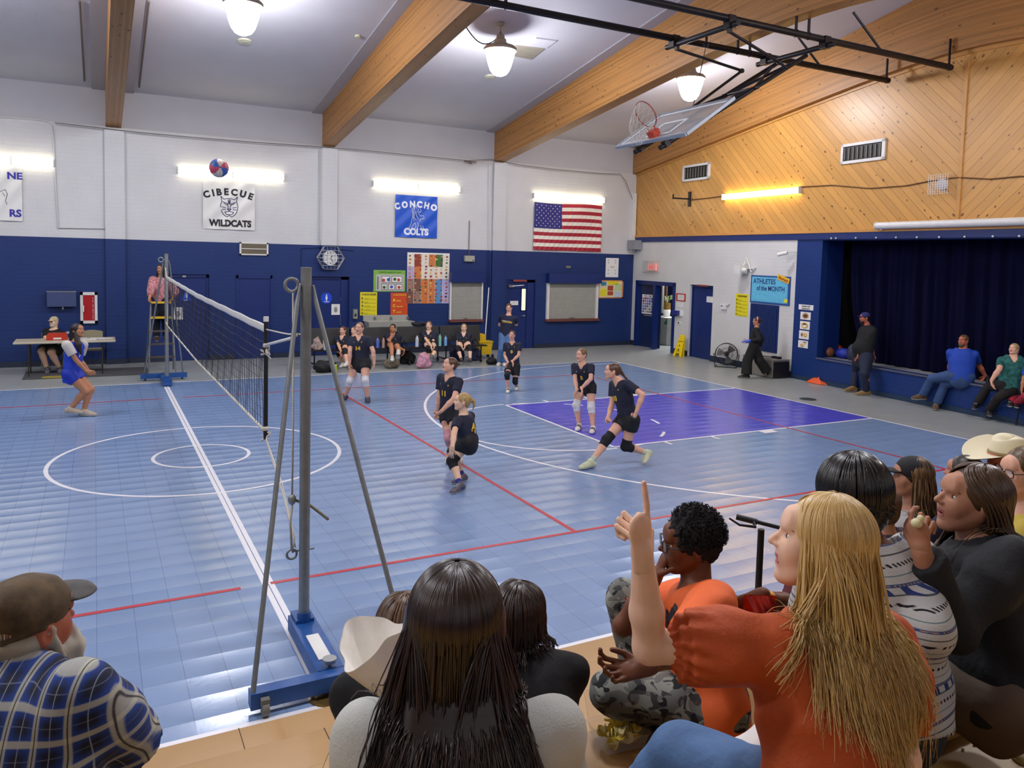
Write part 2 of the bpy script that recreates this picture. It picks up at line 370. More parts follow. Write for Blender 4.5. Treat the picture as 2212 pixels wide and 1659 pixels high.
mb = MB(); W2 = 0.05; pi = math.pi
strip(mb, [(-11.3, YF0), (XB_, YF0)], W2); strip(mb, [(-11.3, YN0 - 0.01), (XB_, YN0 - 0.01)], 0.075); strip(mb, [(XB_, YN0), (XB_, YF0)], W2); strip(mb, [(-11.3, YN0), (-11.3, YF0)], W2)
for dx in (-0.026, 0.026): strip(mb, [(dx, YN0), (dx, YF0)], 0.044)
strip(mb, arcp((0, YC), 1.815, 0, 2 * pi, 129)[:-1], W2, closed=True); strip(mb, arcp((0, YC), 0.603, 0, 2 * pi, 65)[:-1], 0.045, closed=True)
for sg in (1, -1):
    bx_ = sg * (XB_ - 1.6); R3 = 6.03; xa = sg * XB_
    A = arcp((bx_, YC), R3, pi / 2, 3 * pi / 2) if sg > 0 else arcp((bx_, YC), R3, pi / 2, -pi / 2)
    strip(mb, [(xa, YC + R3)] + A + [(xa, YC - R3)], W2)
    for k in (1, -1): strip(mb, [(sg * XK, YC + k * KW), (xa, YC + k * KW)], W2)
    strip(mb, [(sg * XK, YC - KW), (sg * XK, YC + KW)], W2)
    strip(mb, arcp((sg * XK, YC), 1.83, pi / 2, 3 * pi / 2) if sg > 0 else arcp((sg * XK, YC), 1.83, pi / 2, -pi / 2), W2)
    for a in np.linspace(-pi / 2 + .2, pi / 2 - .2, 6):
        a2 = a if sg > 0 else pi - a; strip(mb, arcp((sg * XK, YC), 1.83, a2 - .1, a2 + .1, 5), W2, 0.002)
    for k in (1, -1):
        y0 = YC + k * KW
        for x0 in (XK + 0.93, XK + 1.88): strip(mb, [(sg * x0, y0), (sg * x0, y0 + k * 0.2)], W2, 0.002)
        for x0 in (XK + 2.9,): strip(mb, [(sg * x0, y0 + k * .08), (sg * (x0 + 0.3), y0 + k * .08)], 0.2, 0.002)
struct('court_lines_white', mb, M_wline)
mb = MB()
for a, b in ((-9.144, -3.3), (-2.8, -.17), (.17, 9.144)): strip(mb, [(a, 9.144), (b, 9.144)], W2, 0.001)
for a, b in ((-9.144, -.22), (.02, 9.144)): strip(mb, [(a, 0), (b, 0)], W2, 0.001)
strip(mb, [(3.048, 0), (3.048, 9.144)], W2, 0.001); strip(mb, [(9.144, 0), (9.144, 9.144)], 0.045, 0.001)
struct('court_lines_red', mb, M_rline)
mb = MB(); mb.lathe([(0.0, 0.004), (0.13, 0.004), (0.15, 0.006), (0.17, 0.001)], onz(1745, 862), 20); struct('floor_plate_dark', mb, mat('dark_plate', '2b3238', 0.5), 30)
# back wall with its door recesses
def doorhole(Wf, x0, x1, yt, yb):
    a, z = Wf[1]((x0), yt); b, _ = Wf[1](x1, yt); return (a, b, -0.01, z)
D0 = doorhole(WB, 361, 452, 592, 0); D1 = doorhole(WB, 510, 588, 594, 0); D2 = doorhole(WB, 672, 755, 597, 0); D3 = doorhole(WB, 1095, 1157, 604, 0)
ZP = 2.97
mb = MB(); wpan(mb, WB, XL, 14.45, 0, ZP, [D0, D1, D2, D3], 0.25, 0, 0); wpan(mb, WB, XL, 14.45, ZP, 5.6, [], 0.25, 0, 1); wpan(mb, WB, XL, 14.45, 5.6, 6.6, [], 0.25, 0.0, 2)
for k in range(-2, 3):
    x = -1.02 + 5.08 * k
    mb.b2((x, YB - 0.1, 2.35 if k == 1 else 0), (x + .42, YB, ZP), 0); mb.b2((x, YB - 0.1, ZP), (x + .42, YB, 5.55), 1)
mb.b2((XL, YB - .012, 5.59), (14.4, YB, 5.62), 2)
struct('wall_back', mb, [M_navy, M_white, M_plain])
# right wall
DA = (0.2, 2.31, -0.01, 2.10); DB = (3.05, 4.11, -0.01, 2.12); SO = (8.05, 14.85, 0.60, 3.36)
mb = MB(); wpan(mb, WR, -0.1, 7.25, 0, 3.38, [DA, DB], 0.2, 0, 0); wpan(mb, WR, 7.25, 23.3, 0, 3.38, [SO], 0.2, 0.0, 1); wpan(mb, WR, -0.1, 23.3, 3.38, 3.53, [], 0.25, 0.04, 2)
struct('wall_right', mb, [M_whiteY, M_navyY, M_navyp])
SR = float((np.array([13.5, YR, 0]) - RA) @ RD)
def gable(mb, s0, s1, z0f, z1f, d0, d1, n=24):
    for i in range(n):
        a = s0 + (s1 - s0) * i / n; b = s0 + (s1 - s0) * (i + 1) / n; ya, yb = RP(a, 0)[1], RP(b, 0)[1]
        V = [RP(a, z0f(ya), d0), RP(b, z0f(yb), d0), RP(b, z1f(yb), d0), RP(a, z1f(ya), d0), RP(a, z0f(ya), d1), RP(b, z0f(yb), d1), RP(b, z1f(yb), d1), RP(a, z1f(ya), d1)]
        mb.add(V, [(0, 1, 2, 3), (7, 6, 5, 4), (0, 4, 5, 1), (3, 2, 6, 7)])
mb = MB(); gable(mb, -0.15, 11.45, lambda y: 3.53, lambda y: bot_z(y) + .1, -0.1, 0.0); gable(mb, 11.45, 23.3, lambda y: 3.53, lambda y: bot_z(y) + .1, -0.1, 0.0)
o = struct('wall_right_panelling', mb, M_panel)
def uvp(co, p):
    s = float((co - RA) @ RD); z = co[2]; k = 1 if float((np.array(p.center[:]) + gloc(o) - RA) @ RD) < 11.45 else -1
    return ((k * (s - 11.45) + z * 1.05) / 1.45 + 20, (k * (s - 11.45) * 1.05 - z) / 1.45)
setuv(o, uvp)
mb = MB(); mb.box(RP(11.45, 5.2, 0.012), (0.07, 0.025, 3.2), (RD, RN, UP)); gable(mb, -0.1, 23.3, lambda y: bot_z(y) - .07, lambda y: bot_z(y) + .02, -0.02, 0.03)
mb.box(RP(11.6, 3.56, 0.03), (23.4, 0.06, 0.06), (RD, RN, UP)); struct('trim_1', mb, M_trimw)
# beams
def beam(name, place, wd_, n=24):
    mb = MB(); ys = np.linspace(YB + 0.02, YF_ - .02, 2 * n + 1); V = []
    for y in ys:
        for w in (0, wd_):
            for z in (bot_z(y), ceil_z(y) + 0.12): V.append(place(y, w, z))
    Fs = []
    for i in range(2 * n):
        a = i * 4; b = a + 4; Fs += [(a, a + 1, b + 1, b), (a + 2, b + 2, b + 3, a + 3), (a, b, b + 2, a + 2), (a + 1, a + 3, b + 3, b + 1)]
    Fs += [(0, 2, 3, 1), (8 * n, 8 * n + 1, 8 * n + 3, 8 * n + 2)]
    mb.add(V, Fs); o = struct(name, mb, M_beam)
    setuv(o, lambda co, p: (co[2] - bot_z(co[1]) + (abs(p.normal[2]) > .7) * float(co[0]), co[1])); return o
for k in range(-2, 3): beam('beam_%d' % (k + 3), lambda y, w, z, k=k: (-0.99 + 5.08 * k + w, y, z), 0.33)
beam('beam_6', lambda y, w, z: RP(float((np.array([13.5, y, 0]) - RA) @ RD), z, 0.16 - w) * np.array([1, 0, 1]) + np.array([0, y, 0]), 0.3)
mb = MB()
for ya, yb in ((YB + .2, YR), (YR, YF_ - .2)):
    V = [(XL - .1, ya, ceil_z(ya)), (15.2, ya, ceil_z(ya)), (15.2, yb, ceil_z(yb)), (XL - .1, yb, ceil_z(yb))]
    V = V + [(a, b, c + .1) for a, b, c in V]; mb.add(V, [(0, 1, 2, 3), (7, 6, 5, 4), (0, 4, 5, 1), (2, 6, 7, 3), (1, 5, 6, 2), (0, 3, 7, 4)])
struct('ceiling', mb, M_ceil)
mb = MB()
for k in range(-2, 4):
    x = -0.99 + 5.08 * k
    for xa in (x - .28, x + .33):
        ya, yb = YB - .01, YR
        V = [(xa, ya, ceil_z(ya) - .03), (xa + .28, ya, ceil_z(ya) - .03), (xa + .28, yb, ceil_z(yb) - .03), (xa, yb, ceil_z(yb) - .03)]; V += [(a, b, c + .04) for a, b, c in V]
        if xa < 14: mb.add(V, [(0, 1, 2, 3), (7, 6, 5, 4), (0, 3, 7, 4), (1, 5, 6, 2), (0, 4, 5, 1)])
struct('trim_2', mb, M_ledge)
# front and left walls close the room behind the camera
mb = MB(); mb.b2((XL, YF_ - .2, 0), (14.9, YF_, ZP), 0); mb.b2((XL, YF_ - .2, ZP), (14.9, YF_, 6.6), 1); struct('wall_front', mb, [M_navy, M_white])
mb = MB(); mb.b2((XL - .2, YF_ - .2, 0), (XL, YB + .2, ZP), 0); mb.b2((XL - .2, YF_ - .2, ZP), (XL, YB + .2, 8.6), 1); struct('wall_left', mb, [M_navyY, M_whiteY])
# baseboards
mb = MB(); wpan(mb, WB, XL, 14.4, 0, 0.12, [D0, D1, D2, D3], 0.02, 0.02)
for k in (-2, -1, 0, 2): mb.b2((-1.03 + 5.08 * k, YB - .115, 0), (-.59 + 5.08 * k, YB - .09, .12))
struct('baseboard_back', mb, M_base)
mb = MB(); wpan(mb, WR, -0.02, 7.25, 0, 0.16, [DA, DB], 0.02, 0.02); struct('baseboard_right', mb, M_base)
mb = MB(); wpan(mb, WR, 7.25, 14.9, 0, 0.1, [], 0.01, 0.01); struct('baseboard_stage', mb, mat('teal_base', '1c3450', 0.5))
# stage
mb = MB()
mb.box(RP(11.45, 0.3, -2.2), (6.8, 4.0, 0.6), (RD, RN, UP)); mb.box(RP(11.45, .295, -.105), (6.8, .2, .585), (RD, RN, UP))
struct('stage_floor', mb, M_carpet)
mb = MB(); mb.box(RP(11.45, .59, .012), (6.8, .03, .035), (RD, RN, UP)); struct('trim_3', mb, mat('stage_nosing', '55586a', 0.5))
mb = MB(); mb.box(RP(8.0, 1.98, -0.42), (0.12, 0.5, 2.78), (RD, RN, UP)); mb.box(RP(14.9, 1.98, -0.42), (0.12, 0.5, 2.78), (RD, RN, UP)); mb.box(RP(11.45, 3.42, -0.42), (6.9, 0.5, 0.12), (RD, RN, UP)); struct('stage_jamb', mb, M_navyp)
mb = MB(); mb.box(RP(11.45, 2, -4.3), (7.4, .1, 4.2), (RD, RN, UP)); mb.box(RP(7.8, 2, -2.6), (.1, 3.4, 4.2), (RD, RN, UP)); mb.box(RP(15.1, 2, -2.6), (.1, 3.4, 4.2), (RD, RN, UP)); mb.box(RP(11.45, 4.0, -2.3), (7.4, 4.2, .1), (RD, RN, UP)); struct('wall_backstage', mb, M_back)
M_curt = mat('navy_velvet', '070926', 0.95, var=0.15, vs=3, spec=.1)
mb = MB()
def cur(u, v):
    s = 8.35 + 6.4 * u; z = 0.62 + 2.85 * v
    w = 0.035 * math.sin(s * 21) + .03 * math.sin(s * 9.3 + 1) + .02 * math.sin(s * 37 + v * 2)
    if s < 9.3: s += (1 - v) ** 3 * .55 * (9.3 - s) / .95
    return RP(s, z, -0.62 - w * (1 + .5 * (1 - v)))
mb.grid(cur, 260, 14); tag(obj('stage_curtain', mb, M_curt, None, 180), 'dark navy stage curtain hanging in full folds across the stage opening', 'curtain')
# ---------------------------------------------------------------- lamps
M_globe = mat('lit_glass_globe', 'f6f7ff', 0.4, emit=LAMP_E, var=0); M_tube = mat('lit_fluorescent_tube', 'fff4d2', 0.4, emit=TUBE_E, var=0)
M_tubew = mat('lit_warm_tube', 'ffdf8c', 0.4, emit=TUBE_E * 2.2, var=0)
M_castm = mat('aged_lamp_metal', '8d857a', 0.5, 0.4); M_whitem = mat('white_enamel', 'dcdcd8', 0.4); M_blackm = mat('black_steel', '1b1a1f', 0.42, 0.3, var=.1)
M_dark = mat('black_plastic', '111214', 0.5); M_steel = mat('brushed_steel', 'a9aaa6', 0.33, 0.8, var=.06); M_galv = mat('galvanised_steel', '8b9090', 0.42, 0.65, var=.14, vs=14)
M_paper = mat('white_paper', 'e6e6e2', 0.7, var=.02); M_cord = mat('grey_cord', '6b6258', 0.7)
def pendant(x, y, z, label, group=None):
    t = thing('pendant_lamp', label, 'lamp', (x, y, z), group); c = np.array([x, y, z])
    mb = MB(); mb.lathe([(0, -.30), (.07, -.295), (.14, -.26), (.2, -.18), (.245, -.05), (.285, .1), (.305, .20)], c, 28); obj('glass_globe', mb, M_globe, t, 180)
    mb = MB(); mb.lathe([(0, .21), (.3, .205), (.335, .2), (.34, .25), (.3, .29), (.15, .30), (.15, .36), (.12, .37), (.12, .43), (.09, .45), (.08, .52), (.03, .55), (.015, .6), (0, .6)], c, 24); obj('metal_neck', mb, M_castm, t, 40)
    mb = MB(); zt = ceil_z(y); mb.tube([c + (0, 0, .58), (x, y, zt)], .012, 6); mb.lathe([(0, -.05), (.06, -.05), (.08, 0)], (x, y, zt), 16); obj('hanging_stem', mb, M_castm, t, 60)
    mb = MB(); p0 = c + np.array([0, 0, .5]); p1 = np.array([x - .75, y + .2, ceil_z(y + .2) - .02]); P = [p0 * (1 - k) + p1 * k - UP * .28 * math.sin(k * pi) for k in np.linspace(0, 1, 14)]
    mb.tube(P, .012, 6); obj('power_cord', mb, M_dark, t, 60)
    return t
lp = [ony(525, 38, 8.0), ony(1080, 132, 8.0), ony(1491, 190, 8.0)]
zl = float(np.mean([p[2] for p in lp]))
for p, lb in zip(lp, ('glass pendant lamp nearest the left, above the banner with the cat head', 'glass pendant lamp on a looped cord beside the square ceiling hatch', 'glass pendant lamp hanging behind the folded basketball backboard')): pendant(p[0], p[1], float(p[2]), lb)
for x in (-9.1, -4.0): pendant(x, 8.0, zl, 'glass pendant lamp in the bays left of the view', 'pendant lamps left of the view')
for x in (-9.1, -4.0, 1.07, 6.1, 11.1): pendant(x, 2 * YR - 8.0 - .0, zl, 'glass pendant lamp over the bleacher side behind the camera', 'pendant lamps over the bleachers')
def striplight(Wf, x0, y0, x1, y1, label, d=0.10, tub=None, group=None):
    P, inv, U, N = Wf; a, za = inv(x0, y0, d); b, zb = inv(x1, y1, d); z = (za + zb) / 2; L = b - a; u = (a + b) / 2
    t = thing('fluorescent_light', label, 'light', P(u, z, d), group)
    mb = MB(); mb.prism([(-.03, 0), (.03, 0), (.055, -.05), (-.055, -.05)], P(a, z, 0.09) + UP * 0, N * 0 + UP, N, U, 0, L) if False else mb.box(P(u, z, .035), (L, .07, .07), (U, N, UP)); obj('housing', mb, M_whitem, t)
    for k, (dz, dd) in enumerate(((.05, .085), (-.055, .085))):
        for h in (0, 1):
            mb = MB(); q0 = a + .03 + h * (L / 2); mb.cyl(P(q0, z + dz, dd), P(q0 + L / 2 - .05, z + dz, dd), .019, n=10); obj('tube', mb, tub or M_tube, t, 40)
    for q in (a + .012, u, b - .012):
        mb = MB(); mb.box(P(q, z, .055), (.022, .11, .16), (U, N, UP)); obj('end_cap', mb, M_whitem, t)
    return t
striplight(WB, -74, 338, 117, 353, 'lit fluorescent strip light above the white banner at the left frame edge')
striplight(WB, 383, 364, 615, 386, 'lit fluorescent strip light partly hidden by the flying volleyball')
striplight(WB, 806, 394, 995, 411, 'lit fluorescent strip light above the blue horse banner')
striplight(WB, 1153, 421, 1307, 434, 'lit fluorescent strip light above the flag')
striplight(WR, 1559, 425, 1726, 411, 'warm fluorescent strip light on the pine wall', tub=M_tubew)
for x in (-11.5, -7.6): striplight((BP, lambda a, b, d=0, x=x: (x + (a > 0) * 2.4, 4.93), XA, YN_), 0, 0, 1, 1, 'lit fluorescent strip light on the back wall left of the view', group='strip lights left of the view')
# ---------------------------------------------------------------- helpers for wall-mounted things
class Pn:
    def __init__(s, Wf, x0, y0, x1, y1, d=0.0):
        s.P, inv, s.U, s.N = Wf; s.W = Wf
        s.u0, s.z1 = inv(x0, y0, d); s.u1, s.z0 = inv(x1, y1, d); s.w = s.u1 - s.u0; s.h = s.z1 - s.z0; s.d = d
    def p(s, fx, fy, d=0.0): return s.P(s.u0 + s.w * fx, s.z1 - s.h * fy, s.d + d)
    def rect(s, mb, fx0, fy0, fx1, fy1, d0, d1, mi=0):
        mb.box(s.p((fx0 + fx1) / 2, (fy0 + fy1) / 2, (d0 + d1) / 2), (abs(s.w * (fx1 - fx0)), abs(d1 - d0), abs(s.h * (fy1 - fy0))), (s.U, s.N, UP), mi); return mb
    def poly(s, mb, pts, d0, d1, mi=0): mb.prism([(a * s.w, -b * s.h) for a, b in pts], s.P(s.u0, s.z1, s.d), s.U, UP, s.N, d0, d1, mi); return mb
    def txt(s, mb, t, fx, fy, size, mi=0, bold=0.0, sx=1.0, d=0.012, arc=0, align='CENTER', shear=0.0): text(mb, t, s.p(fx, fy), s.U, UP, s.N, size * s.h, mi, bold, sx, d, align, arc * s.h, shear)
def M(n, h, *a, **k): return mat(n, h, *a, **k)
def sheet(name, label, cat, Wf, x0, y0, x1, y1, mats, draw=None, th=0.006, d=0.0, group=None, parts='printing'):
    q = Pn(Wf, x0, y0, x1, y1, d); t = thing(name, label, cat, q.p(.5, 1), group)
    mb = MB(); q.rect(mb, 0, 0, 1, 1, 0, th); obj('sheet' if cat in ('paper', 'poster', 'sign', 'calendar') else 'backing', mb, mats[0], t)
    if draw:
        mb = MB(); draw(q, mb)
        if mb.v: obj(parts, mb, mats[1:], t)
    return t, q
def banner(name, label, cat, q, mats, draw, amp=.012):
    t = thing(name, label, cat, q.p(.5, 1)); mb = MB(); fn = lambda u, v: q.p(u, v, .02 + amp * math.sin(u * 9 + v * 7) * math.sin(v * 5 + u * 3) + amp * .6 * math.sin((u + v) * 16))
    mb.grid(fn, 26, 26); mb.grid(lambda u, v: fn(u, v) - q.N * .003, 26, 26)
    obj('cloth', mb, mats[0], t, 180); mb = MB(); draw(q, mb)
    # lay the print on the waving cloth
    V = np.vstack(mb.v)
    for i in range(len(V)):
        u = float((V[i] - q.P(q.u0, 0, 0)) @ q.U) / q.w; v = (q.z1 - V[i][2]) / q.h; V[i] = fn(u, v) + q.N * (.004 + .002 * (0 if not hasattr(q, 'lift') else q.lift))
    mb.v = [V]; obj('lettering', mb, mats[1:], t, None); return t
M_bw = M('white_vinyl', 'dddcd6', rough=0.35, var=.02); M_bk = M('black_print', '15141a'); M_bb = M('navy_print', '23246e'); M_blue = M('bright_blue_vinyl', '1d56c4', rough=.35); M_wp = M('white_print', 'e6e9f0')
CAT = [(-.5, .05), (-.42, .35), (-.47, .62), (-.3, .45), (-.12, .5), (.12, .5), (.3, .45), (.47, .62), (.42, .35), (.5, .05), (.42, -.3), (.28, -.5), (.12, -.58), (0, -.5), (-.12, -.58), (-.28, -.5), (-.42, -.3)]
def pt(q, pts, cx, cy, sw, sh=None): return [(cx + a * sw / q.w, cy - b * (sh or sw) / q.h) for a, b in pts]
def strokes(q, mb, segs, cx, cy, s, w, mi):
    for sg in segs:
        P = [q.p(cx + a * s / q.w, cy - b * s / q.h, .012) for a, b in sg]
        for i in range(len(P) - 1):
            dv = P[i + 1] - P[i]; L = np.linalg.norm(dv)
            if L < 1e-6: continue
            dv /= L; mb.box((P[i] + P[i + 1]) / 2, (L + w * .5, w, .002), (dv, np.cross(q.N, dv), q.N), mi)
def d_cib(q, mb):
    q.txt(mb, 'CIBECUE', .5, .26, .19, 0, .055, .98, arc=.10); q.txt(mb, 'WILDCATS', .52, .93, .19, 0, .055, .9)
    s = .42
    strokes(q, mb, [CAT + CAT[:1], [(-.38, .3), (-.1, .2), (-.05, -.1)], [(.38, .3), (.1, .2), (.05, -.1)], [(-.3, .22), (-.12, .12)], [(.3, .22), (.12, .12)], [(-.12, -.12), (.12, -.12), (0, -.22), (-.12, -.12)], [(-.42, 0), (-.2, -.05)], [(-.4, -.15), (-.2, -.15)], [(.42, 0), (.2, -.05)], [(.4, -.15), (.2, -.15)], [(-.25, -.3), (0, -.25), (.25, -.3), (.15, -.45), (-.15, -.45), (-.25, -.3)], [(0, .45), (0, .15)], [(-.06, .42), (-.04, .2)], [(.06, .42), (.04, .2)]], .5, .52, s, .017, 1)
q = Pn(WB, 438, 391, 550, 498, .02); banner('banner', 'white vinyl banner with CIBECUE WILDCATS lettering and a cat head', 'banner', q, [M_bw, M_bk, M_bb], d_cib)
HORSE = [(-.1, .5), (.02, .58), (.12, .5), (.22, .34), (.2, .26), (.12, .3), (.1, .2), (.2, .1), (.34, .12), (.36, -.02), (.3, .0), (.28, -.05), (.18, -.04), (.16, -.14), (.3, -.35), (.36, -.55), (.28, -.52), (.2, -.36), (.06, -.2), (.08, -.34), (0, -.55), (-.1, -.56), (-.02, -.36), (-.06, -.22), (-.14, -.3), (-.26, -.52), (-.36, -.5), (-.24, -.24), (-.2, -.02), (-.18, .2), (-.22, .36)]
def d_con(q, mb):
    q.txt(mb, 'CONCHO', .5, .27, .20, 0, .06, .92, arc=.09); q.txt(mb, 'COLTS', .5, .93, .21, 0, .06, .95)
    P = pt(q, HORSE, .5, .56, .55 * q.w); n = len(P); c = (.5, .55)
    for i in range(n - 0):
        a, b = P[i], P[(i + 1) % n]
    strokes(q, mb, [HORSE + HORSE[:1], [(-.1, .45), (-.16, .2), (-.1, 0), (0, -.1)], [(0, .5), (-.02, .2), (.06, .0)], [(.08, .4), (.04, .25)], [(-.18, .1), (-.1, -.15)], [(0, .1), (.1, -.05)], [(-.05, .3), (-.12, .1)]], .5, .53, .50 * q.w, .02, 0)
q = Pn(WB, 854, 420, 943, 515, .02); banner('banner', 'bright blue banner with CONCHO COLTS lettering and a white horse', 'banner', q, [M_blue, M_wp], d_con)
def d_ne(q, mb):
    q.txt(mb, 'NE', .86, .24, .17, 0, .04, 1.1, shear=0); q.txt(mb, 'RS', .86, .92, .18, 0, .04, 1.0)
    strokes(q, mb, [[(.1, .1), (.3, .2), (.38, 0), (.3, -.3), (.36, -.45)], [(.2, .05), (.28, -.1)]], .5, .52, .5, .014, 1)
q = Pn(WB, -62, 352, 49, 478, .02); banner('banner', 'white banner cut off by the left frame edge, ending in RS', 'banner', q, [M_bw, M('purple_blue_print', '2a2a98'), M('grey_print', '8a8a92')], d_ne)
# flag
q = Pn(WB, 1154, 436, 1297, 544, .03); t = thing('flag', 'red, white and blue striped flag with stars on the white wall', 'flag', q.p(.5, 1))
fl = lambda u, v, e=0: q.p(u, v + .015 * math.sin(u * 6) * (1 - v), .02 + .008 * math.sin((u * 1.2 + v * .5) * 75) * (.3 + v) + .012 * math.sin(u * 10 + v * 6) + e)
M_fr = M('flag_red', 'a31f33', rough=.6); M_fw = M('flag_white', 'e9e4d6', rough=.6); M_fb = M('flag_blue', '2c2c78', rough=.6)
mb = MB()
for k in range(13):
    u0 = .4 if k < 7 else 0; mb.grid(lambda a, b, k=k, u0=u0: fl(u0 + (1 - u0) * a, (k + b) / 13), 50 if k < 7 else 80, 3, k % 2)
mb.grid(lambda a, b: fl(.4 * a, 7 / 13 * b), 36, 14, 2); obj('cloth', mb, [M_fr, M_fw, M_fb], t, 180)
mb = MB()
for r_ in range(9):
    for c_ in range(6 if r_ % 2 == 0 else 5):
        fx = (.033 + c_ * .066 + (r_ % 2) * .033) * 1.0; fy = (r_ + 1) / 10 * 7 / 13; O = fl(fx, fy, .006); st = []
        for a in range(10): R_ = .022 if a % 2 == 0 else .010; st.append((R_ * math.sin(a * pi / 5), R_ * math.cos(a * pi / 5)))
        mb.prism(st, O, XA, UP, YN_, 0, .002)
obj('star_field', mb, M_wp, t)
# posters ------------------------------------------------------------
M_yel = M('yellow_poster', 'e2d51c', rough=.5); M_ylt = M('yellow_text', 'f0d840'); M_org = M('orange_red_poster', 'cf4a1c', rough=.5); M_gr = M('green_poster', '7fb24a'); M_gry = M('poster_grey', 'bcbcb4'); M_red = M('poster_red', 'b8402e')
def d_reach(q, mb):
    q.txt(mb, 'R CONCHO TEACHER', .52, .135, .10, 0, .03, .62)
    for k, (ch, w) in enumerate(zip('REACH', ('Respectful', 'Engaged', 'Accountable', 'Cooperative', 'Honest'))):
        q.txt(mb, ch, .13, .31 + .16 * k, .13, 0, .03, .9); q.txt(mb, w, .24, .29 + .16 * k, .065, 1, .0, .8, align='LEFT'); q.rect(mb, .24, .31 + .16 * k, .92, .325 + .16 * k, .006, .008, 1)
for a in (((778, 631, 814, 681), WB, 'yellow REACH poster on the navy wall beside the green tray poster'), ((1590, 634, 1615, 685), WR, 'yellow REACH poster on the white wall beside the blue athletes board')):
    sheet('poster', a[2], 'poster', a[1], *a[0], [M_yel, M_bk, M('poster_grey_text', '8a8a30')], d_reach)
def d_act(q, mb):
    q.txt(mb, 'A CONCHO SCHOOL, WE', .52, .13, .08, 0, .02, .62)
    for k, (ch, w) in enumerate(zip('ACT', ('chieve', 'ooperate', 'ogether'))): q.txt(mb, ch, .2, .38 + .25 * k, .17, 0, .04); q.txt(mb, w, .33, .38 + .25 * k, .09, 0, .02, .9, align='LEFT')
sheet('poster', 'orange ACT poster above the steel drinking trough', 'poster', WB, 844, 632, 880, 681, [M_org, M_ylt], d_act)
def d_tray(q, mb):
    q.txt(mb, 'CREATE A HEALTHY TRAY', .52, .13, .095, 2, .02, .95); q.rect(mb, .08, .2, .95, .96, .006, .010, 0)
    for r in ((.25, .27, .5, .58), (.56, .27, .9, .58), (.25, .64, .42, .92), (.46, .64, .66, .92), (.7, .64, .9, .92)): q.rect(mb, *r, .010, .013, 3); q.rect(mb, r[0] + .015, r[1] + .025, r[2] - .015, r[3] - .025, .013, .015, 1)
    for x, y, m in ((.31, .47, 4), (.46, .44, 5), (.66, .42, 2), (.78, .45, 4), (.33, .8, 2), (.56, .78, 5), (.8, .8, 4)): mb.cyl(q.p(x, y, .015), q.p(x, y, .018), .045, mi=m)
    q.rect(mb, .12, .3, .15, .9, .010, .014, 3)
sheet('poster', 'green bordered school lunch tray poster on the navy wall', 'poster', WB, 807, 583, 875, 630, [M_gr, M_gry, M_paper, M('dk_green_text', '2f5a24'), M('dark_frame', '5a4a4a'), M_red, M('blue_dot', '3a50a0')], d_tray)
def d_food(q, mb):
    rnd = random.Random(3)
    cols = [(0, .16), (.16, .33), (.33, .5), (.5, .66), (.66, .84), (.84, 1.0)]
    bgs = [[0, 4, 6, 8], [1, 5, 8, 6], [0, 0, 5, 5], [5, 0, 5, 5], [2, 0, 7, 7], [0, 0, 4, 4]]
    for (a, b), bg in zip(cols, bgs):
        for k in range(4): q.rect(mb, a + .004, .03 + k * .243, b - .004, .03 + (k + 1) * .243, .006, .008, bg[k])
    fm = [1, 2, 3, 5, 9, 10, 11]
    for i in range(8):
        for j in range(14):
            x = .065 + i * .124 + rnd.uniform(-.01, .01); y = .065 + j * .067 + rnd.uniform(-.008, .008); R_ = rnd.uniform(.022, .042)
            mb.sph(q.p(x, y, .010), (R_, R_ * .3, R_ * rnd.uniform(.5, 1)), 8, 5, rnd.choice(fm))
sheet('poster', 'large collage poster of many small food pictures', 'poster', WB, 880, 545, 969, 655, [M_paper, M('cream', 'e3dccb'), M('brownred', '8c3a2a'), M('green_leaf', '3f7038'), M('tomato', 'b5443a'), M('lilac', 'b3a6cf'), M('orange_bg', 'd0783c'), M('taupe_bg', '94786a'), M('blue_bg', '5a8fc4'), M('brown_bg', '7a5444'), M('bread', 'c08a4a'), M('dark_food', '3c3434'), M('banana', 'e0c050')], d_food, parts='food_pictures')
sheet('paper', 'small dark green notice taped above two white sheets', 'paper', WB, 1062, 595, 1081, 609, [M('deep_green', '2c6b4e'), M_wp], lambda q, mb: q.txt(mb, 'SAFETY', .4, .7, .22, 0, .02))
lines = lambda n: (lambda q, mb: [q.rect(mb, .15, .12 + k * .8 / n, .85 - .1 * (k % 3), .15 + k * .8 / n, .006, .008, 0) for k in range(n)])
M_lt = M('grey_text', '9a9a9c')
sheet('paper', 'white printed sheet directly under the green notice', 'paper', WB, 1061, 610, 1080, 627, [M_paper, M_lt], lines(6))
sheet('paper', 'white printed sheet lower of two beside the mop stick', 'paper', WB, 1063, 633, 1078, 655, [M_paper, M_lt], lines(5))
sheet('calendar', 'tall white wall calendar above the colourful notice board', 'calendar', WB, 1309, 557, 1335, 599, [M_paper, M('orange_print', 'c8834a'), M_lt], lambda q, mb: [q.txt(mb, 'CLUB', .5, .5, .1, 0, .03)] + [q.rect(mb, x, y, x + .1, y + .05, .006, .008, 1) for x in (.15, .7) for y in (.1, .22, .62, .78)])
def d_board(q, mb):
    q.rect(mb, 0, 0, 1, .06, .006, .012, 0); q.rect(mb, 0, .94, 1, 1, .006, .012, 0); q.rect(mb, 0, 0, .05, 1, .006, .012, 0); q.rect(mb, .95, 0, 1, 1, .006, .012, 0)
    q.rect(mb, .12, .1, .32, .3, .006, .012, 1); q.rect(mb, .1, .48, .34, .88, .006, .012, 2); q.rect(mb, .38, .06, .8, .24, .006, .012, 2); q.rect(mb, .38, .3, .6, .58, .006, .012, 3); q.rect(mb, .38, .62, .6, .84, .006, .012, 3); q.rect(mb, .66, .22, .94, .58, .006, .012, 4); q.rect(mb, .64, .62, .94, .96, .006, .012, 5)
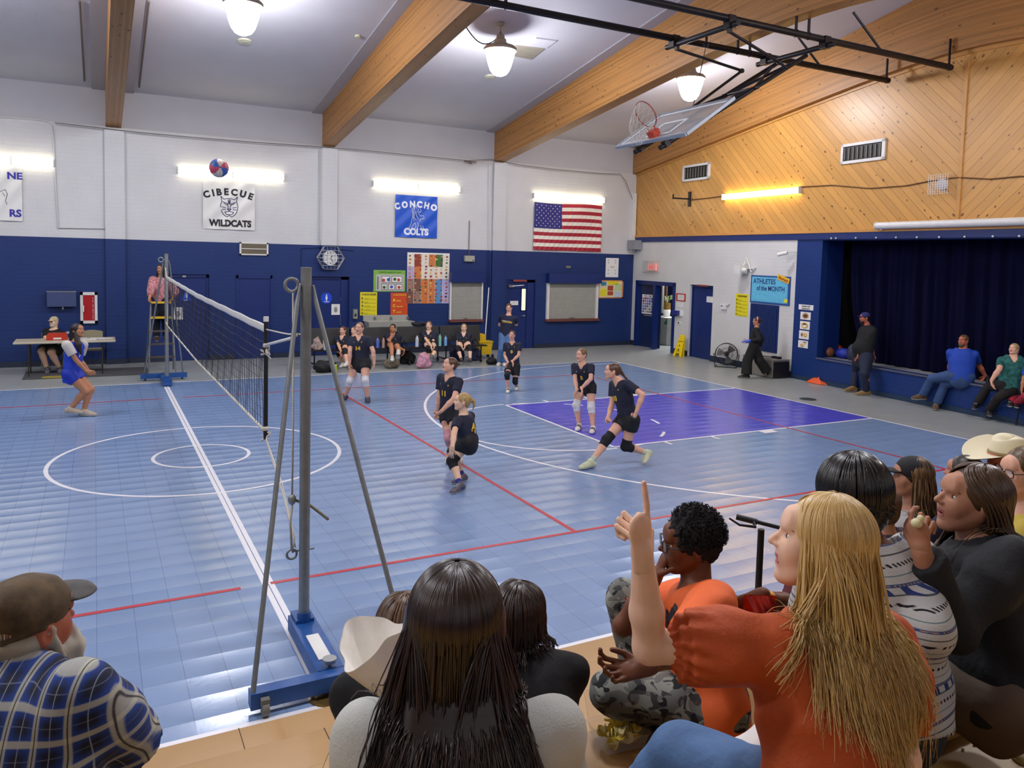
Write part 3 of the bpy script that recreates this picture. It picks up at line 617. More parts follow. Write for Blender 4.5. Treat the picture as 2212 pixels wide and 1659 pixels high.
sheet('notice_board', 'notice board with orange border and yellow and red sheets', 'board', WB, 1292, 605, 1345, 644, [M('cream2', 'e0d8b0'), M('orange_border', 'd08a5a'), M('teal', '3f87a8'), M_yel, M('rust', 'a84a2e'), M('pale_green', 'c0cf98'), M('pale_blue', 'c4cdd4')], d_board, parts='pinned_sheets')
# vent, clock, boxes ---------------------------------------------------
q = Pn(WB, 517, 523, 579, 552, 0); t = thing('air_vent', 'wide tan louvred vent under the white paint line of the back wall', 'vent', q.p(.5, 1)); mb = MB()
for r in ((0, 0, 1, .1), (0, .9, 1, 1), (0, 0, .06, 1), (.94, 0, 1, 1), (.05, .47, .95, .53)): q.rect(mb, *r, 0, .05)
obj('frame', mb, M_bw, t); mb = MB()
for k in range(14): q.rect(mb, .06, .08 + k * .06, .94, .10 + k * .06, .005, .03)
q.rect(mb, .05, .05, .95, .95, 0.001, .006); obj('louvres', mb, M('tan_louvre', '9a9077'), t)
q = Pn(WB, 686, 531, 739, 583, .1); c = q.p(.5, .5); t = thing('wall_clock', 'round white clock inside a hexagonal wire guard', 'clock', c)
mb = MB(); mb.lathe([(0, .05), (.17, .05), (.19, .06), (.2, .03), (.2, 0)], c, 32, axis=YN_); obj('dial', mb, M_paper, t, 40)
mb = MB()
for k in range(12):
    a = k * pi / 6; r0 = .135; p0 = c + YN_ * .055 + (XA * math.sin(a) + UP * math.cos(a)) * r0; mb.box(p0, (.012, .004, .03), (XA * math.cos(a) - UP * math.sin(a), YN_, XA * math.sin(a) + UP * math.cos(a)))
for a, L, w in ((.75, .09, .014), (2.45, .13, .01)):
    dv = XA * math.sin(a) + UP * math.cos(a); mb.box(c + YN_ * .06 + dv * L / 2, (w, .004, L), (np.cross(YN_, dv), YN_, dv))
obj('hands_and_numerals', mb, M_bk, t)
mb = MB(); hx = [c + (XA * math.cos(a) * .36 + UP * math.sin(a) * .345) for a in np.arange(6) * pi / 3]
for dd in (.02, .12): mb.tube([h + YN_ * dd for h in hx], .009, 6, closed=True)
for h in hx: mb.cyl(h, h + YN_ * .12, .008)
for k in np.linspace(-.3, .3, 7):
    hh = .31 if abs(k) < .17 else .31 * (1 - (abs(k) - .17) / .19); mb.cyl(c + XA * k - UP * hh + YN_ * .12, c + XA * k + UP * hh + YN_ * .12, .005)
    hw = .355 - abs(k) * .58; mb.cyl(c + UP * k - XA * hw + YN_ * .12, c + UP * k + XA * hw + YN_ * .12, .005)
obj('wire_guard', mb, M_steel, t)
q = Pn(WB, 1002, 552, 1022, 565); t = thing('speaker_box', 'small beige junction box under the white paint line', 'box', q.p(.5, 1)); mb = MB(); q.rect(mb, 0, 0, 1, 1, 0, .1); obj('case', mb, M('beige_box', 'a3a595'), t); mb = MB(); q.rect(mb, .78, .72, .9, .9, .1, .11); obj('lens', mb, M_dark, t)
mb = MB(); q.rect(mb, .45, -6, .5, 0, .02, .04); tag(obj('hanging_wire', mb, M_cord), 'thin wire from the ceiling conduit down to the beige box', 'wire')
q = Pn(WB, 1222, 574, 1231, 579); mb = MB(); q.rect(mb, 0, 0, 1, 1, 0, .05); tag(obj('wall_sensor', mb, M('olive_sensor', '77796a')), 'tiny grey sensor above the larger serving shutter', 'sensor')
# shutters -------------------------------------------------------------
def shutter(x0, y0, x1, y1, yh, label, mats):
    q = Pn(WB, x0, y0, x1, y1); t = thing('serving_shutter', label, 'shutter', q.p(.5, 1)); mb = MB()
    n = 30
    for k in range(n): mb.prism([(0, 0), (.006, -q.h / n * .5), (0, -q.h / n)], q.p(.03, k / n, .02), YN_, UP, XA, 0, q.w * .94)
    q.rect(mb, .02, 0, .98, 1, 0, .021); obj('slats', mb, M('shutter_grey', '9a9b92', rough=.6), t)
    mb = MB(); q.rect(mb, -.015, 0, .03, 1.0, 0, .07); q.rect(mb, .97, 0, 1.015, 1.0, 0, .07); obj('side_rails', mb, M_whitem, t)
    mb = MB(); q.rect(mb, -.03, .965, 1.03, 1.03, 0, .12); obj('sill', mb, M('maroon_sill', '6a3a34'), t)
    _, zh = bxz(x0, yh); mb = MB(); mb.box(q.P((q.u0 + q.u1) / 2, (q.z1 + zh) / 2, .1), (q.w * 1.05, .2, zh - q.z1), (XA, YN_, UP)); obj('roller_box', mb, M_navyp, t)
    mb = MB(); q.rect(mb, .45, .93, .55, .955, .03, .06); obj('handle', mb, M_steel, t)
shutter(972, 609, 1039, 692, 588, 'smaller grey roller shutter left of the navy door', 0); shutter(1182, 611, 1287, 690, 590, 'wide grey roller shutter between the navy door and the notice board', 0)
# back wall doors -------------------------------------------------------
def door(n, Wf, hole, rec, leafspan, hsX, label, frame_m=None):
    P, _, U, N = Wf; a, b, _, z = hole; t = thing('door_%d' % n, label, 'door', P((a + b) / 2, 0, -rec)); t['kind'] = 'structure'; del t['category']
    la, lb = a + (b - a) * leafspan[0], a + (b - a) * leafspan[1]; mb = MB()
    mb.box(P((la + lb) / 2, (z - .09) / 2, -rec), (lb - la, .045, z - .1), (U, N, UP)); lf = obj('leaf', mb, M_navyp, t)
    mb = MB()
    for x0, x1, y0, y1 in ((a - .01, la, 0, z), (lb, b + .01, 0, z), (a, b, z - .085, z + .01)):
        if x1 - x0 > .005: mb.box(P((x0 + x1) / 2, (y0 + y1) / 2, -rec - .02), (x1 - x0, .14, y1 - y0), (U, N, UP))
    obj('door_frame', mb, frame_m or M_navyp, t)
    mb = MB(); mb.box(P((a + b) / 2, z / 2, -rec - .12), (b - a + .1, .02, z + .1), (U, N, UP)); obj('door_backing', mb, M_back, t)
    if hsX is not None:
        hx_ = la + (lb - la) * hsX; mb = MB(); mb.cyl(P(hx_, 1.0, -rec + .02), P(hx_, 1.0, -rec + .07), .016); mb.cyl(P(hx_, 1.0, -rec + .065), P(hx_ + .11 * (1 if hsX < .5 else -1), 1.0, -rec + .065), .011); mb.cyl(P(hx_, 1, -rec + .02), P(hx_, 1, -rec + .03), .03); obj('door_handle', mb, M_steel, t, 40)
    return t
door(1, WB, D0, .10, (.05, .93), None, 'recessed navy door behind the far net post with a triangular restroom sign'); t1 = door(2, WB, D1, .03, (.06, .95), .1, 'navy door with a lever handle seen through the net')
door(3, WB, D2, .14, (.03, .80), None, 'recessed navy door with the round blue restroom sign'); door(4, WB, D3, .10, (.03, .74), .9, 'navy door with a narrow lit window behind the note-taking woman')
door(5, WR, DB, .12, (.04, .97), None, 'plain blue door in the white side wall with a red plate over it')
mb = MB()
for y in (615, 655, 745): q = Pn(WB, 585.5, y, 587, y + 11, -.02); q.rect(mb, 0, 0, 1, 1, 0, .03)
obj('hinges', mb, M_steel, t1)
def restroom(x, y, shape, label):
    q = Pn(WB, x - 12, y - 12, x + 12, y + 12, -.07 if shape == 'tri' else -.115); c = q.p(.5, .5); t = thing('restroom_sign', label, 'sign', c); mb = MB(); R_ = q.w * .5
    if shape == 'tri': mb.prism([(-R_, -R_ * .8), (R_, -R_ * .8), (0, R_)], c, XA, UP, YN_, 0, .01)
    else: mb.cyl(c, c + YN_ * .01, R_, n=32)
    obj('sign_plate', mb, M('sign_blue', '0f46c8', rough=.4), t); mb = MB()
    k = .8; mb.cyl(c + UP * .105 * k + YN_ * .01, c + UP * .105 * k + YN_ * .014, .024 * k, n=14); mb.prism([(-.03 * k, .07 * k), (.03 * k, .07 * k), (.035 * k, -.04 * k), (.012, -.04 * k), (.012, -.11 * k), (-.012, -.11 * k), (-.012, -.04 * k), (-.035 * k, -.04 * k)], c, XA, UP, YN_, .01, .014)
    text(mb, 'WOMEN' if shape != 'tri' else 'MEN', c - UP * .14 * k, XA, UP, YN_, .04, 0, .01, 1, .012); obj('figure', mb, M_wp, t)
restroom(402, 640, 'tri', 'blue triangular restroom sign partly behind the net tape'); restroom(705, 644, 'disc', 'round blue restroom sign on the recessed navy door')
def d_hand(q, mb): q.txt(mb, 'WASH', .5, .2, .1, 0, .01); mb.sph(q.p(.5, .55, .008), (.05, .004, .07), 10, 8, 1); [q.rect(mb, .3 + .1 * k, .25 + .02 * abs(k - 2), .36 + .1 * k, .5, .006, .009, 1) for k in range(4)]
sheet('paper', 'white hand-washing sheet on the door with the round blue sign', 'paper', WB, 716, 657, 734, 680, [M_paper, M_lt, M('grey_hand', '8b8b92')], d_hand, d=-.112)
sheet('paper', 'white hand-washing sheet beside the referee on the ladder', 'paper', WB, 375, 664, 395, 690, [M_paper, M_lt, M('grey_hand', '8b8b92')], d_hand, d=-.07)
q = Pn(WB, 734.5, 677, 741, 703, -.112); mb = MB(); q.rect(mb, 0, 0, 1, 1, 0, .01); tag(obj('push_plate', mb, M_steel), 'steel push plate below the sheet on the restroom door', 'plate')
q = Pn(WB, 735, 643.5, 739, 648.5, -.112); mb = MB(); mb.cyl(q.p(.5, .5), q.p(.5, .5, .02), .03, n=16); tag(obj('door_lock', mb, M_steel), 'round steel lock on the restroom door with the disc sign', 'lock')
for (x, y, lb, dd) in ((398, 597, 'small white number plate over the door with the triangular sign', .0), (546, 596, 'small white number plate over the door with the lever handle', 0)):
    sheet('number_plate', lb, 'sign', WB, x - 4, y - 2, x + 4, y + 2, [M_lt], th=.01, d=dd)
# door 4 details
q = Pn(WB, 1127, 624, 1134, 670, -.072); t = thing('door_window', 'narrow lit window slit in the navy door', 'window', q.p(.5, 1)); mb = MB(); q.rect(mb, 0, 0, 1, 1, -.01, .012); obj('pane', mb, M('lit_pane', 'e8e6b8', rough=.2, emit=.9), t)
mb = MB()
for r in ((-.25, -.04, 0, 1.04), (1, -.04, 1.25, 1.04), (-.25, -.04, 1.25, 0), (-.25, 1, 1.25, 1.04)): q.rect(mb, *r, 0, .016)
obj('frame', mb, M_navyp, t)
sheet('sign', 'small white name sign on the navy door above the note-taking woman', 'sign', WB, 1102, 650, 1119, 659, [M_paper, M_lt], lines(2), d=-.07)
sheet('sign', 'thin red exit plate over the navy door with the lit slit', 'sign', WB, 1109, 604, 1137, 608.5, [M('red_plate', '8f3a34')], th=.012, d=.0)
q = Pn(WB, 1098, 615, 1117, 621, -.05); t = thing('door_closer', 'silver door closer at the top of the navy door', 'closer', q.p(.5, .5)); mb = MB(); q.rect(mb, 0, .1, .5, .9, 0, .06); obj('body', mb, M_steel, t); mb = MB(); mb.cyl(q.p(.4, .5, .06), q.p(1.5, .1, .12), .012, n=8); obj('arm', mb, M_steel, t)
sheet('sign', 'thin red exit plate over the plain blue side door', 'sign', WR, 1506, 614.5, 1530, 619.5, [M('red_plate', '8f3a34')], th=.012, d=.0)
sheet('paper', 'small white printed sheet on the plain blue side door', 'paper', WR, 1527, 640, 1540, 654, [M_paper, M_lt], lines(5), d=-.095)
# ---------------------------------------------------------------- right wall things
def d_ath(q, mb):
    q.rect(mb, .03, .06, .95, .93, .02, .024, 0)
    for k in range(22): x = .04 + k * .043; q.rect(mb, x, .045, x + .02, .075, .02, .024, 0); q.rect(mb, x, .915, x + .02, .945, .02, .024, 0)
    q.txt(mb, 'ATHLETES', .36, .29, .25, 1, .012, 1.0, d=.03); q.txt(mb, 'of the MONTH', .52, .53, .24, 1, .012, .92, d=.03)
    for x, y in ((.25, .66), (.4, .68), (.62, .56), (.84, .58), (.36, .86), (.76, .84), (.12, .62), (.9, .7)): q.rect(mb, x, y, x + .012, y + .02, .024, .028, 1)
    q.rect(mb, .88, .78, .96, .9, .024, .03, 2)
t, q = sheet('bulletin_board', 'light blue ATHLETES of the MONTH board with scalloped edge', 'board', WR, 1624, 594, 1706, 661, [M('board_blue', '1d4a8c'), M('aqua_paper', '62b7d6', rough=.55), M('indigo_print', '20306e'), M_yel], d_ath, th=.02, parts='paper_display')
q2 = Pn(WR, 1678, 596, 1707, 610, .035); mb = MB(); c = q2.p(.5, .5); dv = nrm(RD * 1 - UP * .28); up2 = np.cross(RN, dv) * -1; mb.box(c, (.42, .01, .13), (dv, RN, up2), 0)
text(mb, 'August', c - up2 * .04 * np.sign(up2[2]), dv, up2 * np.sign(up2[2]), RN, .12, 1, .02, 1, .008); tag(obj('month_tag', mb, [M('gold_paper', 'e8b420'), M('crimson_print', '8f2222')]), 'tilted yellow August strip on the corner of the blue board', 'paper')
q = Pn(WR, 1625, 656, 1677, 762); t = thing('heater_grille', 'tall ribbed blue grille below the athletes board', 'grille', q.p(.5, 1)); mb = MB(); q.rect(mb, -.03, -.01, 1.03, 1.01, 0, .03); obj('frame', mb, M_navyp, t); mb = MB()
for k in range(20): q.rect(mb, .02 + k * .049, 0.01, .045 + k * .049, .99, .03, .055)
obj('fins', mb, M('blue_fin', '23386f', rough=.4), t)
q = Pn(WR, 1400, 566, 1420, 588, .05); t = thing('exit_sign', 'small lit red EXIT sign in a wire cage over the open doorway', 'sign', q.p(.5, 1)); mb = MB(); q.rect(mb, .1, .15, .95, .85, 0, .05); obj('case', mb, M('pink_lit_case', 'e89a92', emit=.35), t)
mb = MB(); q.txt(mb, 'EXIT', .52, .66, .42, 0, .03, .85, d=.055); obj('lettering', mb, M('exit_red', 'e0301c', emit=.8), t); mb = MB()
for k in range(8): a = q.p(-.15 + k * .18, -.1, .16); mb.cyl(a, a - UP * q.h * 1.15, .005, n=6); b = q.p(-.15, -.1 + k * .17, .16); mb.cyl(b, b + RD * q.w * 1.26, .005, n=6)
for a in (-.15, 1.11):
    for b in (-.1, 1.05): mb.cyl(q.p(a, b, -.04), q.p(a, b, .16), .006, n=6)
obj('wire_cage', mb, M_steel, t)
q = Pn(WR, 1605, 573, 1622, 592, 0); t = thing('alarm_speaker', 'white wall alarm box casting a shadow above the athletes board', 'alarm', q.p(.5, 1)); mb = MB(); q.rect(mb, 0, 0, .75, 1, .05, .3); obj('case', mb, M_whitem, t); mb = MB(); q.rect(mb, .3, .3, 1.4, .4, 0, .06); mb.sph(q.p(.9, .6, .2), .07, 12, 8); obj('strobe', mb, M_bw, t); mb = MB(); mb.tube([q.p(.4, 0, .1), q.p(.6, -.9, .05), q.p(1.2, .8, .04), q.p(1.6, .2, .03)], .02, 6); obj('conduit', mb, M_whitem, t)
q = Pn(WR, 1560, 656, 1575, 670, 0); t = thing('thermostat', 'small white thermostat box between the blue door and yellow poster', 'thermostat', q.p(.5, 1)); mb = MB(); q.rect(mb, 0, .1, .75, .95, 0, .06); obj('case', mb, M_whitem, t); mb = MB(); q.rect(mb, .08, .3, .3, .45, .06, .065); obj('display', mb, M_dark, t); mb = MB(); mb.tube([q.p(.75, .4, .03), q.p(1.0, .2, .03), q.p(1.05, -.1, .01)], .012, 6); obj('wire', mb, M_steel, t)
def d_note(q, mb): q.rect(mb, .18, .15, .85, .85, .006, .01, 0); [q.rect(mb, .25, .22 + k * .08, .78, .24 + k * .08, .010, .012, 1) for k in range(7)]
sheet('paper', 'red framed notice beside the open doorway', 'paper', WR, 1461, 633, 1481, 652, [M('red_frame', 'b53a2c'), M_paper, M_lt], d_note)
sheet('paper', 'blank white sheet hanging under the red framed notice', 'paper', WR, 1463, 653, 1475, 664, [M_paper, M_lt], lines(3))
q = Pn(WR, 1459, 669, 1475, 683, 0); t = thing('sanitizer_dispenser', 'white and blue soap dispenser below the red framed notice', 'dispenser', q.p(.5, 1)); mb = MB(); q.rect(mb, .15, -.05, 1, 1, 0, .06); obj('back_plate', mb, M_paper, t); mb = MB(); q.rect(mb, 0, .05, .78, .9, .06, .14); obj('cover', mb, M('royal_cover', '26307e', rough=.35), t); mb = MB(); mb.cyl(q.p(.4, .9, .1), q.p(.4, 1.15, .1), .03); obj('nozzle', mb, M_dark, t)
q = Pn(WR, 1465, 694, 1470, 700, 0); mb = MB(); q.rect(mb, 0, 0, 1, 1, 0, .03); q.rect(mb, .2, .25, .8, .75, .03, .032, 1); tag(obj('wall_outlet', mb, [M_whitem, M_dark]), 'small wall outlet under the blue soap dispenser', 'outlet')
q = Pn(WR, 1712, 542, 1722, 550, .0); t = thing('security_camera', 'small white camera at the top edge where white wall meets navy', 'camera', q.p(.5, .5)); mb = MB(); c = q.p(.3, .5, .2); mb.cyl(c, c - RD * .22 + RN * .1 - UP * .06, .045); obj('body', mb, M_whitem, t, 40); mb = MB(); mb.cyl(q.p(.8, .2, 0), c, .012); obj('bracket', mb, M_whitem, t)
ssa = [((1726, 657, 1757, 671), 'white Student Self Assessment title card on the navy pillar', 0), ((1730, 673, 1751, 692), 'white card with a spiky sun shape, directly under the title card', 1), ((1729, 693, 1749, 713), 'white card with a yellow ring shape, third card down the pillar', 2), ((1727, 713, 1747, 734), 'white card with a brown block and ring, second card from the bottom', 3), ((1725, 734, 1745, 753), 'white card with small brown figures, lowest on the navy pillar', 4)]
def d_card(k):
    def f(q, mb):
        if k == 0: q.txt(mb, 'Student Self', .5, .44, .46, 0, .02, .95); q.txt(mb, 'Assessment', .5, .88, .46, 0, .02, .95)
        elif k == 1:
            st = [];
            for a in range(24): R_ = .12 if a % 2 == 0 else .075; st.append((R_ * math.sin(a * pi / 12), R_ * .7 * math.cos(a * pi / 12)))
            mb.prism(st, q.p(.5, .5), q.U, UP, q.N, .006, .01, 1); q.rect(mb, .35, .42, .65, .58, .01, .012, 0)
        elif k == 2: mb.tube([q.p(.5 + .27 * math.cos(a), .5 + .3 * math.sin(a), .008) for a in np.linspace(0, 2 * pi, 20)[:-1]], .016, 6, 2, True); q.rect(mb, .3, .25, .7, .42, .008, .014, 0)
        elif k == 3: q.rect(mb, .2, .3, .4, .7, .006, .01, 1); mb.tube([q.p(.66 + .14 * math.cos(a), .5 + .18 * math.sin(a), .008) for a in np.linspace(0, 2 * pi, 16)[:-1]], .016, 6, 2, True)
        else: mb.tube([q.p(.42 + .13 * math.cos(a), .68 + .15 * math.sin(a), .008) for a in np.linspace(0, 2 * pi, 16)[:-1]], .014, 6, 2, True); q.rect(mb, .5, .15, .85, .3, .006, .01, 1); q.rect(mb, .65, .3, .72, .6, .006, .01, 2)
    return f
for (r, lb, k) in ssa: sheet('paper', lb, 'paper', WR, *r, [M_paper, M_bk, M('tan_brown', '9a6a34'), M('gold_ring', 'd2a84a')], d_card(k), parts='drawing', th=.008)
for (r, lb) in (((1477, 359, 1534, 386), 'smaller white rimmed vent high on the pine wall'), ((1820, 313, 1913, 344), 'larger white rimmed vent high on the pine wall')):
    q = Pn(WR, *r); t = thing('air_vent', lb, 'vent', q.p(.5, 1)); mb = MB()
    for a in ((0, 0, 1, .14), (0, .86, 1, 1), (0, 0, .05, 1), (.93, 0, 1, 1)): q.rect(mb, *a, 0, .04)
    obj('frame', mb, M_whitem, t); mb = MB()
    for k in range(9): q.rect(mb, .08 + k * .1, .2, .1 + k * .1, .8, .01, .035)
    obj('louvres', mb, M('dull_metal', '6c6a60'), t); mb = MB(); q.rect(mb, .05, .12, .94, .88, 0, .01); obj('duct', mb, M_dark, t)
q = Pn(WR, 2017, 380, 2056, 418, .0); t = thing('wall_speaker', 'round white speaker behind a wire grid on the pine wall', 'speaker', q.p(.5, 1)); c = q.p(.5, .5); mb = MB(); mb.lathe([(0, .07), (.09, .07), (.11, .05), (.12, 0)], c, 28, axis=RN); obj('speaker_disc', mb, M('pale_disc', 'c9c6c8'), t, 50); mb = MB()
for k in range(9): a = q.p(k / 8, 0, .14); mb.cyl(a, a - UP * q.h, .005, n=6); b = q.p(0, k / 8, .14); mb.cyl(b, b + RD * q.w, .003, n=6)
for a in (0, 1):
    for b in (0, 1): mb.cyl(q.p(a, b, 0), q.p(a, b, .14), .005, n=6)
obj('wire_guard', mb, M_bw, t)
q = Pn(WR, 1465, 417, 1493, 446, .0); t = thing('wall_bracket', 'black metal wall bracket on the pine wall beside the smaller vent', 'bracket', q.p(.8, 1)); mb = MB(); q.rect(mb, .82, 0, .98, 1, 0, .04); obj('upright', mb, M_blackm, t); mb = MB(); mb.box(q.P(q.u0 + q.w * .9, (q.z0 + q.z1) / 2, .3), (.04, .6, .04), (q.U, q.N, UP)); mb.box(q.P(q.u0 + q.w * .9, (q.z0 + q.z1) / 2 + .04, .6), (.04, .03, .14), (q.U, q.N, UP)); obj('arm', mb, M_blackm, t)
P = [RP(*rsz(*c), .02) for c in ((1493, 432), (1530, 428), (1560, 424))]; mb = MB(); mb.tube(P, .012, 5); tag(obj('wall_cable', mb, M('brown_cable', '6e4a24')), 'brown cable from the black bracket to the pine wall light', 'cable')
P = [RP(*rsz(*c), .02) for c in ((1726, 404), (1800, 400), (1880, 407), (1960, 401), (2016, 390), (2060, 384), (2085, 384), (2140, 387), (2205, 381), (2330, 384))]; mb = MB(); mb.tube(P, .012, 5); tag(obj('wall_cable', mb, M('brown_cable', '6e4a24')), 'brown cable sagging from the pine wall light to the caged speaker', 'cable')
a, za = rsz(1896, 491, .1); mb = MB(); t = thing('projector_screen', 'rolled white projection screen case over the stage', 'screen', RP(a + 2.2, 3.64, .1)); mb.cyl(RP(a, 3.65, .12), RP(14.3, 3.65, .12), .075, n=20); obj('case', mb, M_whitem, t, 40); mb = MB(); mb.cyl(RP(a - .02, 3.65, .12), RP(a, 3.65, .12), .085, n=20); mb.box(RP(a + .1, 3.62, .06), (.05, .12, .12), (RD, RN, UP)); obj('end_bracket', mb, M_bw, t)
for k, (x, y) in enumerate(((1796, 515), (1806, 514.7), (1849, 514), (1893, 513.4), (1936, 513), (1981, 512.7), (2029, 512.3), (2084, 511.6), (2145, 510.6), (2202, 510))):
    s, z = rsz(x, y, .05); mb = MB(); mb.sph(RP(s, z, .055), .022, 10, 8); tag(obj('curtain_hook', mb, M_whitem, None, 180), 'tiny white hook in the row along the navy band over the stage', 'hook', 'white hooks along the stage header')
# open double doorway 
P_, rz = RP, None
t = thing('door_6', 'open double doorway in the white side wall with a view of the next room', 'door', RP(1.25, 0, 0)); t['kind'] = 'structure'; del t['category']
mb = MB()
for a, b, z0, z1 in ((.16, .30, 0, 2.10), (2.22, 2.35, 0, 2.10), (.16, 2.35, 2.02, 2.14), (1.16, 1.30, 0, 2.02)): mb.box(RP((a + b) / 2, (z0 + z1) / 2, -.06), (b - a, .16, z1 - z0), (RD, RN, UP))
obj('door_frame', mb, M_navyp, t); mb = MB(); dl = nrm(RD - RN * .25); mb.box(RP(.32, 1.0, -.1) + dl * .43, (.86, .045, 2.0), (dl, np.cross(dl, UP) * -1, UP)); lf = obj('leaf', mb, M('dark_navy_leaf', '14264e', rough=.35), t)
nl = nrm(np.cross(dl, UP)); nl = nl if nl @ RN > 0 else -nl; bl = RP(.32, 0, -.1) + nl * .025
mb = MB(); mb.box(bl + dl * .5 + UP * 1.02, (.6, .06, .05), (dl, nl, UP)); obj('push_bar', mb, M_steel, t)
mb = MB(); mb.box(bl + dl * .70 + UP * 1.5, (.08, .012, .7), (dl, nl, UP)); obj('door_window', mb, M('pale_glass', '8fa0a0', rough=.2), t)
mb = MB(); pc = bl + dl * .33 + UP * 1.38; mb.box(pc + nl * .006, (.48, .012, .62), (dl, nl, UP), 0); cl = [1, 2, 3, 4, 5, 1, 3, 2]
for i in range(5):
    for j in range(6): mb.box(pc + nl * .013 + dl * (-.18 + .09 * i) + UP * (-.24 + .085 * j), (.075, .004, .07), (dl, nl, UP), cl[(i * 3 + j * 5) % 8])
text(mb, 'WELCOME', pc + UP * .24, dl, UP, nl, .07, 6, .01, 1, .018)
tag(obj('poster', mb, [M_paper, M('p_violet', '5a4aa0'), M('p_magenta', 'b04a8a'), M('p_teal', '3f8a94'), M('p_lime', 'a0b060'), M('p_dark', '3a3a44'), M_bk]), 'colourful poster on the open doorway leaf in the side wall', 'poster')
mb = MB(); mb.box(RP(-.2, -.06, -2.2), (8, 4, .1), (RD, RN, UP)); struct('floor_next_room', mb, M('teal_floor', '2f4f58', rough=.4))
mb = MB(); mb.box(RP(-.2, 1.5, -4.2), (8, .1, 3.1), (RD, RN, UP)); mb.box(RP(-4.2, 1.5, -2.2), (.1, 4, 3.1), (RD, RN, UP)); mb.box(RP(3.9, 1.5, -2.2), (.1, 4, 3.1), (RD, RN, UP)); mb.box(RP(-.2, 3.0, -2.2), (8, 4, .1), (RD, RN, UP)); struct('wall_next_room', mb, M('dusk_blue_wall', '39487a'))
lt = bpy.data.lights.new('next_room_fill', 'AREA'); lt.energy = 120; lt.size = 1.0; lo = bpy.data.objects.new('next_room_fill', lt); COL.objects.link(lo); lo.location = Vector(RP(0.5, 2.9, -1.8))  # unseen fill light added to brighten the room beyond the doorway
def rbox(name, label, cat, c, size, m, smooth=None):
    mb = MB(); mb.box(RP(*c), size, (RD, RN, UP)); return tag(obj(name, mb, m), label, cat)
def NR(px, z, dp): return RP(rsz(px, 680, -dp)[0], z, -dp)
def rb2(name, label, cat, px, z, dp, size, m): mb = MB(); mb.box(NR(px, z, dp), size, (RD, RN, UP)); return tag(obj(name, mb, m), label, cat)
rb2('wall_panel', 'tall white board seen through the open doorway', 'board', 1426, 1.55, .9, (.3, .03, .95), M_paper); rb2('curtain', 'narrow brown curtain seen through the open doorway', 'curtain', 1436, 1.75, 2.3, (.16, .05, .9), M('brown_curtain', '6b4a40'))
tp = NR(1440, 0, 1.35); t = thing('cloth_table', 'table with pale cloth and green cloth drape in the next room', 'table', tp); mb = MB(); mb.box(tp + UP * .46, (.95, .6, .9), (RD, RN, UP)); obj('cloth', mb, M('pale_cloth', 'b2b2aa'), t); mb = MB(); mb.prism([(-.48, .3), (-.1, -.12), (-.48, -.12)], tp + UP * .6 + RN * .3, RD, UP, RN, 0, .012); mb.prism([(.48, .3), (.3, .1), (.48, .1)], tp + UP * .6 + RN * .3, RD, UP, RN, 0, .012); obj('green_drape', mb, M('drape_green', '1e7a4a'), t)
c = tp + UP * .915; t = thing('potted_plant', 'spiky plant in a white pot on the table in the next room', 'plant', c); mb = MB(); mb.lathe([(.0, 0), (.1, 0), (.13, .22), (.12, .24), (0, .24)], c, 16); obj('pot', mb, M_paper, t, 40); mb = MB(); mb.box(c + UP * .36, (.2, .16, .22), (RD, RN, UP)); obj('basket', mb, M('ochre_basket', '8a6a2a'), t)
mb = MB(); rnd = random.Random(5)
for k in range(34):
    a = rnd.uniform(0, 2 * pi); dv = RD * math.cos(a) + RN * math.sin(a); b = c + UP * .4; L = rnd.uniform(.25, .45); mb.tube([b, b + dv * L * .4 + UP * L * .7, b + dv * L * .85 + UP * L * .75], [.012, .012, .002], 4, flat=.3)
obj('leaves', mb, M('grey_green_leaf', '6f8050'), t)
# wet floor sign
t = thing('wet_floor_sign', 'yellow folding wet floor sign leaning by the open doorway', 'sign', onz(1462, 770)); b0 = onz(1455, 768.5); b1 = onz(1470, 771.5); U = nrm(b1 - b0); N = nrm(np.cross(U, UP)); N = N if N @ (CAM - b0) > 0 else -N; top = nrm(UP * 1 + U * .12 - N * .18); c = (b0 + b1) / 2; mb = MB(); hw = .19
poly = [(-hw, 0), (-hw * .55, 0), (-hw * .4, .1), (hw * .4, .1), (hw * .55, 0), (hw, 0), (hw * .55, .6), (hw * .4, .66), (-hw * .4, .66), (-hw * .55, .6)]
mb.prism(poly, c + UP * .0, U, top, nrm(np.cross(U, top)) * (1 if np.cross(U, top) @ N > 0 else -1), -.012, .012); obj('front_panel', mb, M('safety_yellow', 'f0d010', rough=.4), t)
tn = nrm(np.cross(U, top)) * (1 if np.cross(U, top) @ N > 0 else -1); mb = MB(); mb.tube([c + top * .26 + U * .07, c + top * .26 - U * .07, c + top * .39], .006, 5, closed=True); mb.sph(c + top * .33 + tn * .012, (.016, .016, .03), 8, 6); mb.box(c + top * .2 + tn * .014, (.05, .008, .05), (U, tn, top)); text(mb, 'CAUTION', c + top * .44 + tn * .012, U, top, tn, .045, 0, .01, 1, .004); text(mb, 'WET FLOOR', c + top * .14 + tn * .012, U, top, tn, .028, 0, .01, 1, .004); obj('printing', mb, M_bk, t)
mb = MB(); mb.prism(poly, c - tn * .10, U, nrm(top + tn * .15), tn, -.012, .012); obj('back_panel', mb, M('safety_yellow', 'f0d010'), t)
